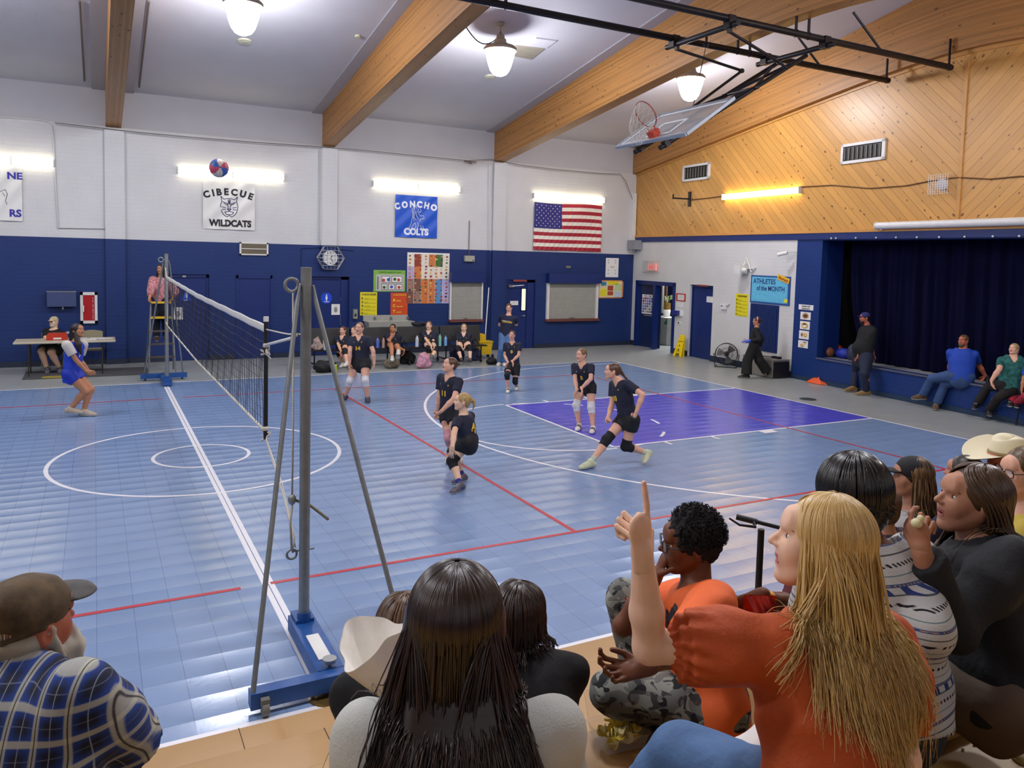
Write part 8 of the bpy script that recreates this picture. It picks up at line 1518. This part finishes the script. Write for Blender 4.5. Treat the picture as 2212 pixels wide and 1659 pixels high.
def glasses(t, hd, m, rx=.105, rz=.075, temple=True):
    mb = MB()
    for q in (-1, 1):
        mb.tube([hd.w(q * .15 + rx * math.copysign(abs(math.cos(a)) ** .6, math.cos(a)), .44 - .05 * (q * .15 + rx * math.cos(a)) ** 2 * 8, .02 + rz * math.copysign(abs(math.sin(a)) ** .6, math.sin(a))) for a in np.linspace(0, 2 * pi, 25)[:-1]], .0018, 6, closed=True); mb.tube([hd.w(q * .27, .41, .045), hd.w(q * .34, .1, .045), hd.w(q * .355, -.06, .03), hd.w(q * .35, -.12, -.04)], .002, 6)
    mb.tube([hd.w(-.05, .435, .04), hd.w(0, .46, .05), hd.w(.05, .435, .04)], .0016, 6); g = obj('glasses', mb, m, t, 180); mb = MB()
    for q in (-1, 1): c = hd.w(q * .15, .435, .02); mb.sph(c, (rx * hd.hs * .95, .0008, rz * hd.hs * .95), 18, 8, ax=hd.A)
    obj('lens', mb, mat('lens_glass', 'dfe6ea', .05, alpha=.18), g, 180)
glasses(t, hd, mat('black_frame', '111116', .3))
# dark jacket girl
t, B, hd = spect('girl with straight brown hair and black denim jacket holding a piece of popcorn', 1.56, (2098, 1082), 2.4, (2118, 1172), 2.4, (2140, 1470), 2.3, 100, 92, 10, .140, pface=95, build=1.05)
B.arm('L', (2050, 1350), -1, (1990, 1192), -1, (0, .35, 1)); B.arm('R', (2030, 1330), 1, (1990, 1400), 1)
B.leg('L', dep(2190, 1560, 2.25), fdir(-60), (1935, 1480)); B.leg('R', dep(2060, 1560, 2.6), fdir(-60), (1880, 1440))
Ls = B.skin(hd); mb = MB(); V, Q = isosurf(Ls, .009); fadd(mb, V, Q); V, Q = isosurf(hd.prims(open_=.45, nose=1.1) + [Pr('c', B.neck, hd.w(0, -.1, -.3), .05, .048, .02)], .0035); fadd(mb, V, Q, matidx(V, Q, [(hd.rules(0, 0)[0][0], 3), (hd.rules(0, 0)[1][0], 4)])); hd.eyes(mb); hl = hand(B.W['L'], UP - RH * .2, RH * .6 + UP * .1 + FH * .5, .145, .9, .1, 1, (.55, .95, 1.05, 1.1)); V, Q = isosurf(hl, .0035); fadd(mb, V, Q); obj('body', mb, [SK['olive'], M_eye, M_iris, LIP['olive'], mat('brow_black', '15100c', .7)], t, 180)
Lj = shirt_prims(B, .024, .07, 1.9, .06, sr=.05); M_jk = mat('black_denim', '15171b', .8, var=.1, bump=.6, bs=30, dist=.008); cloth(t, 'jacket', Lj + [], M_jk, .008, fold(.007, 20, 12)); cloth(t, 'hood', [Pr('e', B.neck - B.Fc * .07 - B.sp * .03, ra=(.10, .06, .07), k=.03), Pr('e', B.neck - B.Fc * .05 + B.sp * .02, ra=(.06, .03, .05), k=.01, neg=True)], mat('grey_hood', '34383a', .9, bump=.6, bs=60), .008, fold(.005, 30, 3)); cloth(t, 'trousers', pants_prims(B, .07, .055, .045), mat('taupe_trousers', '6a5a4e', .85, bump=.4, bs=30, dist=.006), .010, fold(.004, 24, 14)); shoes(t, B, M_shw)
M_sg = strandmat('dark_brown_strands', '1a110b', '4a3420', '5c4226', .3); cloth(t, 'hair', [hd.e(0, -.09, .13, .375, .43, .405, .05), hd.e(0, -.2, -.15, .34, .26, .4, .06), Pr('t', hd.w(0, -.25, -.1), B.neck - B.sp * .16 - B.Fc * .13, .07, .09, .04, side=B.R, sq=.5), facecut(hd, .33, -.1)], M_sg, .007); mb = MB()
for ph, dr, se, n_, kw in (((95, 265), (.24, .42), 41, 520, {}), ((-70, -120), (.22, .36), 42, 300, dict(sweep=22, th0=(.1, 1.))), ((-45, 45), (.2, .36), 43, 190, dict(sweep=72, th0=(.12, .5), th1=1.7)), ((60, 100), (.2, .36), 44, 100, {})): V, Q = strands(hd, n_, ph, dr, se, Lj[:-1], r=(.0025, .005), **kw); fadd(mb, V, Q)
obj('hair_strands', mb, M_sg, t, 180)
c = dep(1980, 1130, depth_of(B.W['L']) - .02); mb = MB(); mb.sph(c, (.017, .014, .013), 10, 8); mb.sph(c + UP * .012 + RH * .01, .010, 10, 8); tag(obj('popcorn', mb, mat('popcorn', 'ded8a8', .8), None, 180), 'piece of popcorn held up by the girl in the black denim jacket', 'snack')
# boy in patterned sweater
t, B, hd = spect('boy with thick black hair and white patterned sweater behind the blonde girl', 1.5, (1838, 1072), 2.25, (1872, 1180), 2.2, (1925, 1500), 2.1, 150, 165, -4, .150, build=1.05)
B.arm('R', (1990, 1360), -1, (1960, 1500), 1); B.arm('L', (1760, 1350), 1, (1800, 1480), 1)
for q, x in (('L', 1820), ('R', 1930)): B.leg(q, dep(x, 1560, 2.6), fdir(160), None, (0, .7, .7))
build_skin(t, B, hd, 'brown', .010, .005)
def nordic():
    m, nt, b = newmat('patterned_knit'); tc = nd(nt, 'ShaderNodeTexCoord'); sp = nd(nt, 'ShaderNodeSeparateXYZ'); nt.links.new(tc.outputs['Object'], sp.inputs[0]); z = sp.outputs['Z']; xy = mth(nt, 'ADD', sp.outputs['X'], sp.outputs['Y']); col = lin('c3c5c2')
    def band(per, ph, w, c, col, mod=None):
        f = mth(nt, 'LESS_THAN', mth(nt, 'ABSOLUTE', mth(nt, 'SUBTRACT', mth(nt, 'FRACT', mth(nt, 'ADD', mth(nt, 'DIVIDE', z, per), ph)), .5)), w)
        if mod: f = mth(nt, 'MULTIPLY', f, mth(nt, 'LESS_THAN', mth(nt, 'FRACT', mth(nt, 'DIVIDE', xy, mod)), .45))
        return mixc(nt, f, col, lin(c))
    col = band(.08, .1, .045, '3f5382', col); col = band(.08, .35, .02, '55585c', col); col = band(.04, .7, .04, 'a08c7c', col, .012); col = band(.08, .6, .05, '16181e', col, .018); col = band(.24, .75, .035, '2b3c78', col, .05); col = band(.08, .85, .015, '6c8a8a', col)
    nt.links.new(col, b.inputs['Base Color']); b.inputs['Roughness'].default_value = .95; no = nd(nt, 'ShaderNodeTexNoise'); no.inputs['Scale'].default_value = 260; nt.links.new(tc.outputs['Object'], no.inputs['Vector']); bp = nd(nt, 'ShaderNodeBump'); bp.inputs['Strength'].default_value = .6; bp.inputs['Distance'].default_value = .003; nt.links.new(no.outputs['Fac'], bp.inputs['Height']); nt.links.new(bp.outputs[0], b.inputs['Normal']); return m
cloth(t, 'sweater', shirt_prims(B, .028, .06, 1.9, .06, sr=.056), nordic(), .009, fold(.005, 22, 15)); cloth(t, 'trousers', pants_prims(B), mat('slate_trousers', '272d3c', .85), .012); M_bs2 = strandmat('black_strands', '060505', '1a1614', None, .3); cloth(t, 'hair', [hd.e(0, -.08, .15, .41, .47, .43, .05), hd.e(0, -.22, -.12, .34, .27, .32, .08), facecut(hd, .33, -.18)], M_bs2, .007, fold(.006, 50, 2)); mb = MB()
for ph, se, n_ in (((60, 300), 51, 500), ((-60, 60), 52, 120)): V, Q = strands(hd, n_, ph, (.02, .05), se, None, r=(.003, .006), rad=(.42, .48, .45), wave=.01, th1=1.9, th0=(.0, 1.4)); fadd(mb, V, Q)
obj('hair_strands', mb, M_bs2, t, 180)
# child with snack bag behind the blonde girl
t, B, hd = spect('child hidden behind the blonde girl, arm with orange wristband reaching to a snack bag', 1.3, (1745, 1165), 2.95, (1750, 1235), 2.95, (1760, 1400), 2.85, 100, 90, 0, .15)
B.arm('L', (1725, 1310), -1, (1640, 1288), -1, (0, .8, -.5)); B.arm('R', (1700, 1310), 1, (1650, 1310), 1)
for q, x in (('L', 1650), ('R', 1640)): B.leg(q, dep(x, 1420, 3.1), fdir(120), (1600, 1345) if q == 'L' else (1605, 1325))
build_skin(t, B, hd, 'brown', .012, .007, handv=.004); cloth(t, 'shirt', shirt_prims(B, .015, .06, .6, .06), mat('maroon_top', '5a1220', .8), .012); cloth(t, 'jeans', pants_prims(B), mat('dark_jeans', '1c2638', .85), .01); cloth(t, 'hair', hair_prims(hd, 'short'), M_bs2, .01); d = nrm(B.W['L'] - B.E['L']); cloth(t, 'wristband', [Pr('c', B.W['L'] - d * .03, B.W['L'] - d * .045, .025, .026, .004)], mat('orange_band', 'e89a20', .5), .004)
c = dep(1640, 1335, depth_of(B.W['L']) - .03); mb = MB(); mb.grid(lambda i, j: c + RH * (.055 * (i - .5) * 2 * (1 - .15 * abs(j - .5))) + UP * (.075 * (j - .5) * 2) - FH * (.035 * math.sin(i * pi) * math.sin(j * pi) + .004 * math.sin(i * 20 + j * 13)), 24, 24); mb.grid(lambda i, j: c + RH * (.055 * (.5 - i) * 2 * (1 - .15 * abs(j - .5))) + UP * (.075 * (j - .5) * 2) + FH * (.035 * math.sin(i * pi) * math.sin(j * pi)), 24, 24); ts = thing('snack_bag', 'shiny red and orange snack bag in the hidden child\'s hands', 'snack', c - UP * .075); obj('foil_bag', mb, mat('foil_red', 'c02a18', .25, .3, var=.5, vs=14), ts, 180); mb = MB(); mb.grid(lambda i, j: c + RH * (.035 * (i - .5) * 2) + UP * (.01 + .02 * (j - .5) * 2) - FH * (.038 * math.sin((.2 + .6 * i) * pi)), 8, 4); obj('white_panel', mb, M_paper, ts, 180)
# cap girl, dark head, cowboy hat, boy with glasses, one more head
def back_spect(label, H, head, dp, hyaw, hpitch, face, skin, top, topm, hair, kind, seatz, build=1.0, sleeve=1.9, hs=.145, cap=None):
    hc = dep(head[0], head[1], dp); ne = hc - UP * .115 * H - fdir(face) * .02; pe = np.array([ne[0], ne[1], seatz + .075 * H]); B = Body(H, pe, ne, face, None, build); t = person(label, (pe[0], pe[1], seatz)); F = fdir(face)
    for q, sg in (('R', 1), ('L', -1)): B.armto(q, pe + F * .3 + B.R * .08 * sg + UP * .06, (.5 * sg, -.3, -1)); A = pe + F * .42 + B.R * .1 * sg; A[2] = seatz - .33 * H * .75; B.leg(q, A, F, None, (0, .8, .6))
    hd = Head(hc, hs * H, hyaw, hpitch); build_skin(t, B, hd, skin, .012, .006); L = shirt_prims(B, .02, .06, sleeve, .06); cloth(t, top, L, topm, .011, fold(.005, 20, 1)); cloth(t, 'trousers', pants_prims(B), mat('dark_jeans', '1c2638', .85), .012)
    cloth(t, 'hair', hair_prims(hd, kind), hair, .007); return t, B, hd, L
M_gs = mat('pale_grey_sweater', '9c9a98', .9, bump=.5, bs=120); t, B, hd, L = back_spect('young woman in black cap and pale grey sweater with long light-tipped hair', 1.62, (1968, 1032), 4.6, 96, 4, 125, 'olive', 'sweater', M_gs, hairm('ombre_dark', '20140e', '3c281a'), 'long', .63)
L2 = [hd.e(0, -.06, .2, .385, .45, .36, .05, cuts=(plane(hd.w(0, 0, .06), -hd.A[2]),)), hd.e(0, .42, .14, .24, .3, .04, .02)]; cloth(t, 'cap', L2, mat('black_cap', '121216', .8), .007); mb = MB(); M_om = strandmat('ombre_strands', '2a1a10', '9a7a50', '6a4c30')
V, Q = strands(hd, 420, (70, 290), (.3, .46), 61, L[:-1], r=(.003, .006), wave=.03, spread=.25); fadd(mb, V, Q); V, Q = strands(hd, 70, (-60, -90), (.2, .4), 62, L[:-1], r=(.003, .006), wave=.02, sweep=10, th0=(.9, 1.3)); fadd(mb, V, Q); obj('hair_strands', mb, M_om, t, 180)
back_spect('child with short dark hair between the black cap and the girl in black denim', 1.35, (2082, 1022), 4.2, 130, 0, 140, 'olive', 'shirt', M_navt, H_dk, 'short', .96)
back_spect('child with dark brown hair half hidden between black-haired boy and black cap', 1.2, (1908, 1090), 3.9, 150, 0, 150, 'olive', 'shirt', mat('plum_shirt', '3a2434', .85), H_br, 'long', .63)
t, B, hd, L = back_spect('man in a cream cowboy hat at the right frame edge', 1.75, (2178, 1004), 4.15, 90, 0, 110, 'red', 'shirt', mat('tan_shirt', '8a7a5c', .85), H_br, 'short', .96, 1.1); mb = MB(); mt = mat('cream_felt', 'd8cfae', .85, var=.03)
V = []; mb.grid(lambda i, j: hd.w((.36 + .52 * j) * .95 * math.cos(2 * pi * i), (.42 + .50 * j) * math.sin(2 * pi * i) - .05, .22 + .24 * j * abs(math.cos(2 * pi * i)) ** 1.5 - .10 * j * abs(math.sin(2 * pi * i))), 48, 8); mb.grid(lambda i, j: hd.w((.36 + .52 * j) * .95 * math.cos(-2 * pi * i), (.42 + .50 * j) * math.sin(-2 * pi * i) - .05, .205 + .24 * j * abs(math.cos(2 * pi * i)) ** 1.5 - .10 * j * abs(math.sin(2 * pi * i))), 48, 8)
mb.grid(lambda i, j: hd.w((.37 - .10 * j ** 3) * .95 * (1 - max(j - .8, 0) * 5) * math.cos(2 * pi * i), (.43 - .10 * j ** 3) * (1 - max(j - .8, 0) * 5) * math.sin(2 * pi * i) - .05, .2 + .42 * min(j * 1.08, 1) + .06 * math.cos(4 * pi * i) * j - max(j - .8, 0) * .5), 48, 15); obj('cowboy_hat', mb, mt, t, 180); mb = MB(); mb.tube([hd.w(.365 * math.cos(a), .43 * math.sin(a) - .05, .26) for a in np.linspace(0, 2 * pi, 33)[:-1]], .008, 6, closed=True); obj('hat_band', mb, mat('tan_band', '8a744c', .7), t, 180)
t, B, hd, L = back_spect('boy with brown hair and dark glasses cut off by the right frame edge', 1.4, (2212, 1020), 3.15, 85, -2, 120, 'fair', 'shirt', mat('yellow_knit', 'b09a3c', .85), hairm('mop_brown', '3e2e18', '6e5430'), 'short', 1.27); glasses(t, hd, MATS['black_frame'])
# old man in plaid
t, B, hd = spect('old man in dirty brown cap, white beard and blue plaid shirt seen from behind', 1.75, (58, 1350), 1.85, (30, 1468), 1.82, (20, 1880), 1.72, 200, 206, 0, .134, build=1.12, pface=205, roll=-4)
B.arm('R', (270, 1610), 1, (230, 1720), 1); B.arm('L', (-190, 1640), 1, (-100, 1700), 1)
B.leg('L', dep(150, 1750, 2.75), fdir(200), (165, 1440)); B.leg('R', dep(290, 1900, 2.4), fdir(205), (292, 1585))
build_skin(t, B, hd, 'red', .010, .004)
def plaid():
    m, nt, b = newmat('blue_plaid'); tc = nd(nt, 'ShaderNodeTexCoord'); mp = nd(nt, 'ShaderNodeMapping'); mp.inputs['Rotation'].default_value = (0, 0, math.radians(28)); nt.links.new(tc.outputs['Object'], mp.inputs[0]); sp = nd(nt, 'ShaderNodeSeparateXYZ'); nt.links.new(mp.outputs[0], sp.inputs[0]); X = sp.outputs['X']; Z = sp.outputs['Z']
    def tri(v, per, ph, w0, w1):
        f = mth(nt, 'ABSOLUTE', mth(nt, 'SUBTRACT', mth(nt, 'FRACT', mth(nt, 'ADD', mth(nt, 'DIVIDE', v, per), ph)), .5)); r = nd(nt, 'ShaderNodeMapRange'); nt.links.new(f, r.inputs['Value']); r.inputs['From Min'].default_value = w0; r.inputs['From Max'].default_value = w1; r.inputs['To Min'].default_value = 1; r.inputs['To Max'].default_value = 0; return r.outputs[0]
    P = .062; col = lin('101830')
    for v in (X, Z): col = mixc(nt, mth(nt, 'MULTIPLY', tri(v, P, 0, .12, .34), .55), col, lin('1a46a0'))
    for v in (X, Z): col = mixc(nt, mth(nt, 'MULTIPLY', tri(v, P, 0, .085, .13), .62), col, lin('c2c0a4'))
    col = mixc(nt, mth(nt, 'MULTIPLY', tri(X, P, 0, .012, .03), .9), col, lin('16161c')); col = mixc(nt, mth(nt, 'MULTIPLY', tri(X, P, .5, .01, .02), .6), col, lin('a0a8b0')); col = mixc(nt, mth(nt, 'MULTIPLY', tri(Z, P, .5, .01, .02), .4), col, lin('8088a0'))
    nt.links.new(col, b.inputs['Base Color']); b.inputs['Roughness'].default_value = .85; return m
Lp = shirt_prims(B, .03, .1, .9, .052, sr=.056); cloth(t, 'plaid_shirt', Lp, plaid(), .009, fold(.006, 18, 20)); cloth(t, 'trousers', pants_prims(B, .06, .045, .042), mat('black_trousers', '0d0d11', .85, bump=.4, bs=30), .012, fold(.005, 20, 3))
M_cp = mat('dirty_cap', '54442e', .85, var=.5, vs=26, bump=.5, bs=60); cloth(t, 'cap', [hd.e(0, -.05, .2, .37, .44, .33, .05, cuts=(plane(hd.w(0, -.1, .10), -hd.A[2] + hd.A[1] * -.12),)), hd.cc((-.36, -.05, .1), (-.25, -.40, .05), .03), hd.cc((.36, -.05, .1), (.25, -.40, .05), .03), hd.cc((-.25, -.40, .05), (.25, -.40, .05), .03)], M_cp, .006, fold(.004, 40, 4))
cloth(t, 'cap_brim', [hd.e(0, .46, .19, .27, .24, .035, .02), hd.e(0, .46, .14, .3, .28, .04, .02, neg=True)], mat('brim_grey', '4c4a48', .8, var=.5, vs=20), .005)
M_wh = strandmat('white_strands', '9c9684', 'd8d2c2', None, .5); cloth(t, 'beard', beardp(hd, 2.0)[:5] + [hd.e(.0, .34, -.42, .27, .24, .28, .06)], M_wh, .006, fold(.006, 60, 5)); cloth(t, 'hair', [hd.e(0, -.12, -.06, .362, .38, .27, .06), hd.cc((.3, .05, .0), (.28, .15, -.3), .06), hd.e(0, .42, -.1, .29, .32, .36, .02, neg=True)] + pony(hd, ((0, -.42, -.15), (-.04, -.55, -.4), (-.06, -.56, -.7), (0, -.5, -.95), (.05, -.45, -1.1)), .12, .06)[0:0] + [Pr('c', hd.w(.06, -.42, -.10), hd.w(.2, -.60, -.40), .026, .038, .01), Pr('c', hd.w(.2, -.60, -.40), hd.w(.26, -.74, -.85), .038, .042, .02), Pr('c', hd.w(.26, -.74, -.85), hd.w(.42, -.66, -1.02), .042, .02, .02)], M_wh, .006, fold(.004, 70, 6)); mb = MB()
V, Q = strands(hd, 260, (-35, 35), (.05, .12), 71, None, r=(.0015, .003), rad=(.26, .34, .5), top=(0, .1, -.05), th0=(1.75, 2.3), th1=2.6, wave=.01, spread=.3); fadd(mb, V, Q); V, Q = strands(hd, 240, (120, 240), (.22, .36), 72, Lp[:-1], r=(.0015, .003), rad=(.3, .42, .4), th0=(1.5, 1.9), th1=2.1, wave=.012); fadd(mb, V, Q); obj('hair_strands', mb, M_wh, t, 180)
mb = MB(); mb.tube([hd.w(.1, -.48, -.18) + (hd.A[0] * math.cos(a) + hd.A[2] * math.sin(a) * .4 + hd.A[1] * math.sin(a) * .8) * .028 for a in np.linspace(0, 2 * pi, 17)[:-1]], .006, 6, closed=True); obj('hair_tie', mb, mat('blue_tie', '5a78b4', .7), t, 180)
# things on the bleachers
zc = 1.272; c = onz(1334, 1602, zc); U = nrm(onz(1388, 1590, zc) - onz(1290, 1612, zc)); N = np.cross(UP, U); t = thing('chip_container', 'clear plastic container of crinkled potato chips beside the boy in orange', 'container', c)
mb = MB(); w_, d_, h_ = .076, .062, .045
for z0, z1, s0, s1 in ((.002, h_, .85, 1.0), (h_, h_ + .004, 1.0, 1.1)):
    for k in range(4): a = [(-1, -1), (1, -1), (1, 1), (-1, 1)][k]; b = [(-1, -1), (1, -1), (1, 1), (-1, 1)][(k + 1) % 4]; mb.add([c + U * w_ * a[0] * s0 + N * d_ * a[1] * s0 + UP * z0, c + U * w_ * b[0] * s0 + N * d_ * b[1] * s0 + UP * z0, c + U * w_ * b[0] * s1 + N * d_ * b[1] * s1 + UP * z1, c + U * w_ * a[0] * s1 + N * d_ * a[1] * s1 + UP * z1], [(0, 1, 2, 3)])
mb.add([c + U * w_ * a * .85 + N * d_ * b * .85 + UP * .002 for a, b in ((-1, -1), (1, -1), (1, 1), (-1, 1))], [(0, 1, 2, 3)]); o = obj('tray', mb, mat('clear_plastic', 'eef2f4', .08, alpha=.12), t); o.modifiers.new('s', 'SOLIDIFY').thickness = .0012
mb = MB(); lc = c + N * d_ * 1.08 + UP * (h_ + .03); tl_ = nrm(N * .45 + UP * .9)
for k in range(4): a = [(-1, 0), (1, 0), (1, 1), (-1, 1)][k]; b = [(-1, 0), (1, 0), (1, 1), (-1, 1)][(k + 1) % 4]; mb.cyl(lc + U * w_ * a[0] + tl_ * (.08 * a[1] - .02), lc + U * w_ * b[0] + tl_ * (.08 * b[1] - .02), .0015, n=5)
mb.add([lc + U * w_ * a + tl_ * (.08 * b - .02) for a, b in ((-1, 0), (1, 0), (1, 1), (-1, 1))], [(0, 1, 2, 3)]); obj('open_lid', mb, MATS['clear_plastic'], t)
R = np.random.RandomState(3); proto = None
for k in range(46):
    p = c + U * R.uniform(-.8, .8) * w_ * .85 + N * R.uniform(-.8, .8) * d_ * .85 + UP * (.012 + .045 * R.rand() * (1.2 if R.rand() < .5 else .6)); A = np.linalg.qr(R.randn(3, 3))[0]; r_ = R.uniform(.014, .022); mb = MB(); mb.grid(lambda i, j: p + A[0] * r_ * (2 * i - 1) * math.sqrt(max(1 - .5 * (2 * j - 1) ** 2, 0)) + A[1] * r_ * .85 * (2 * j - 1) * math.sqrt(max(1 - .5 * (2 * i - 1) ** 2, 0)) + A[2] * (.0016 * math.sin(i * 26) + .006 * (2 * i - 1) ** 2), 14, 8)
    o = obj('potato_chip', mb, mat('chip_yellow', 'f6dc5c', .6, var=.2, vs=60) if k % 3 else mat('chip_pale', 'f2e6a4', .6, var=.15, vs=60), None, 180); o.modifiers.new('s', 'SOLIDIFY').thickness = .001; tag(o, 'crinkled potato chip in the clear container beside the boy in orange', 'chip', 'potato chips in the clear container')
# paper food tray
c = dep(826, 1432, 1.85); t = thing('paper_tray', 'cone of white food paper held by the child in black', 'food tray', c - UP * .12); mb = MB(); ax = nrm(UP * .75 - RH * .25 - FH * .1); u_, w_ = perp(ax)
def cone(i, j, o=0): a = 2 * pi * i; r_ = (.012 + .075 * j ** .8) * (1 + .10 * math.sin(3 * a + 1) * j + .05 * math.sin(7 * a)); return c - ax * .10 + ax * (.17 * j + .02 * j * math.sin(2 * a + 1)) + (u_ * math.cos(a) + w_ * math.sin(a)) * (r_ + o)
mb.grid(lambda i, j: cone(i, j), 48, 12); mb.grid(lambda i, j: cone(-i, j, -.0015), 48, 12); obj('paper', mb, mat('waxed_paper', 'f6f2ea', .6, var=.08, vs=14, bump=.5, bs=24, dist=.01), t, 180); mb = MB(); mb.grid(lambda i, j: cone(.62 + .16 * i, .74 + .26 * j, .0012), 10, 4); obj('red_stripe', mb, mat('faded_red', 'c88a80', .6), t, 180)
# kick scooter
c = dep(1645, 1130, 3.8); g = .637; t = thing('kick_scooter', 'black kick scooter whose handlebar stands up behind the boy in orange', 'scooter', (c[0], c[1], g)); b = np.array([c[0], c[1], g]) + FH * .0; mb = MB(); mb.cyl(c - UP * .03, b + UP * .12, .016, n=14); mb.cyl(c - UP * .35, c - UP * .40, .028, n=14); mb.cyl(c - UP * .37, c - UP * .37 + RH * .06, .012); obj('stem', mb, M_blackm, t, 40)
hbv = nrm(RH * .93 - UP * .12 - FH * .35); mb = MB(); mb.cyl(c - hbv * .10, c + hbv * .26, .010, n=12); obj('handlebar', mb, M_blackm, t, 40)
for s_, e in ((-1, .12), (1, .28)): mb = MB(); mb.cyl(c + hbv * e * s_, c + hbv * (e - .1) * s_, .0145, n=14); obj('grip', mb, M_dark, t, 40)
for s_ in (-1, 1): p = c + hbv * (.04 if s_ < 0 else .14) * s_; mb = MB(); mb.tube([p, p - FH * .04 - UP * .015, p - FH * .06 - UP * .02 + hbv * s_ * .08, p - FH * .06 - UP * .0 + hbv * s_ * .13], [.010, .008, .006, .005], 8); obj('brake_lever', mb, M_blackm, t, 60)
for k, e in enumerate((-.03, .05)): p = c + hbv * e; mb = MB(); mb.tube([p + np.array([0, 0, 0]) * i for i in range(1)] + [c + hbv * e, c - RH * (.10 + .05 * (1 - k)) - UP * .02, c - RH * (.26 * (1 - k) + .02) - UP * .28, c - RH * (.22 * (1 - k)) - UP * .55, b + UP * .2], .004, 6); obj('brake_cable', mb, M_dark, t, 180)
dk = nrm(RH * .6 + FH * -.2) * np.array([1, 0.15, 0]); dk = nrm(dk); mb = MB(); mb.box(b + dk * .33 + UP * .09, (.52, .12, .03), (dk, np.cross(UP, dk), UP)); obj('deck', mb, M_blackm, t)
for e in (0, .64): mb = MB(); q = b + dk * e + UP * .075; n_ = np.cross(UP, dk); mb.cyl(q - n_ * .014, q + n_ * .014, .074, n=24); obj('wheel', mb, M_dark, t, 40)
# crumbs on the foot deck
for k, (x, y) in enumerate(((2175, 1578), (2128, 1603), (2105, 1608), (2080, 1618), (2210, 1640))): p = onz(x, y, 1.334); mb = MB(); mb.sph(p, (.006, .005, .003) if k < 4 else (.03, .03, .02), 8, 6); tag(obj('crumb', mb, MATS['popcorn'], None, 180), 'pale snack crumb on the foot deck at the lower right corner', 'crumb', 'snack crumbs on the foot deck')
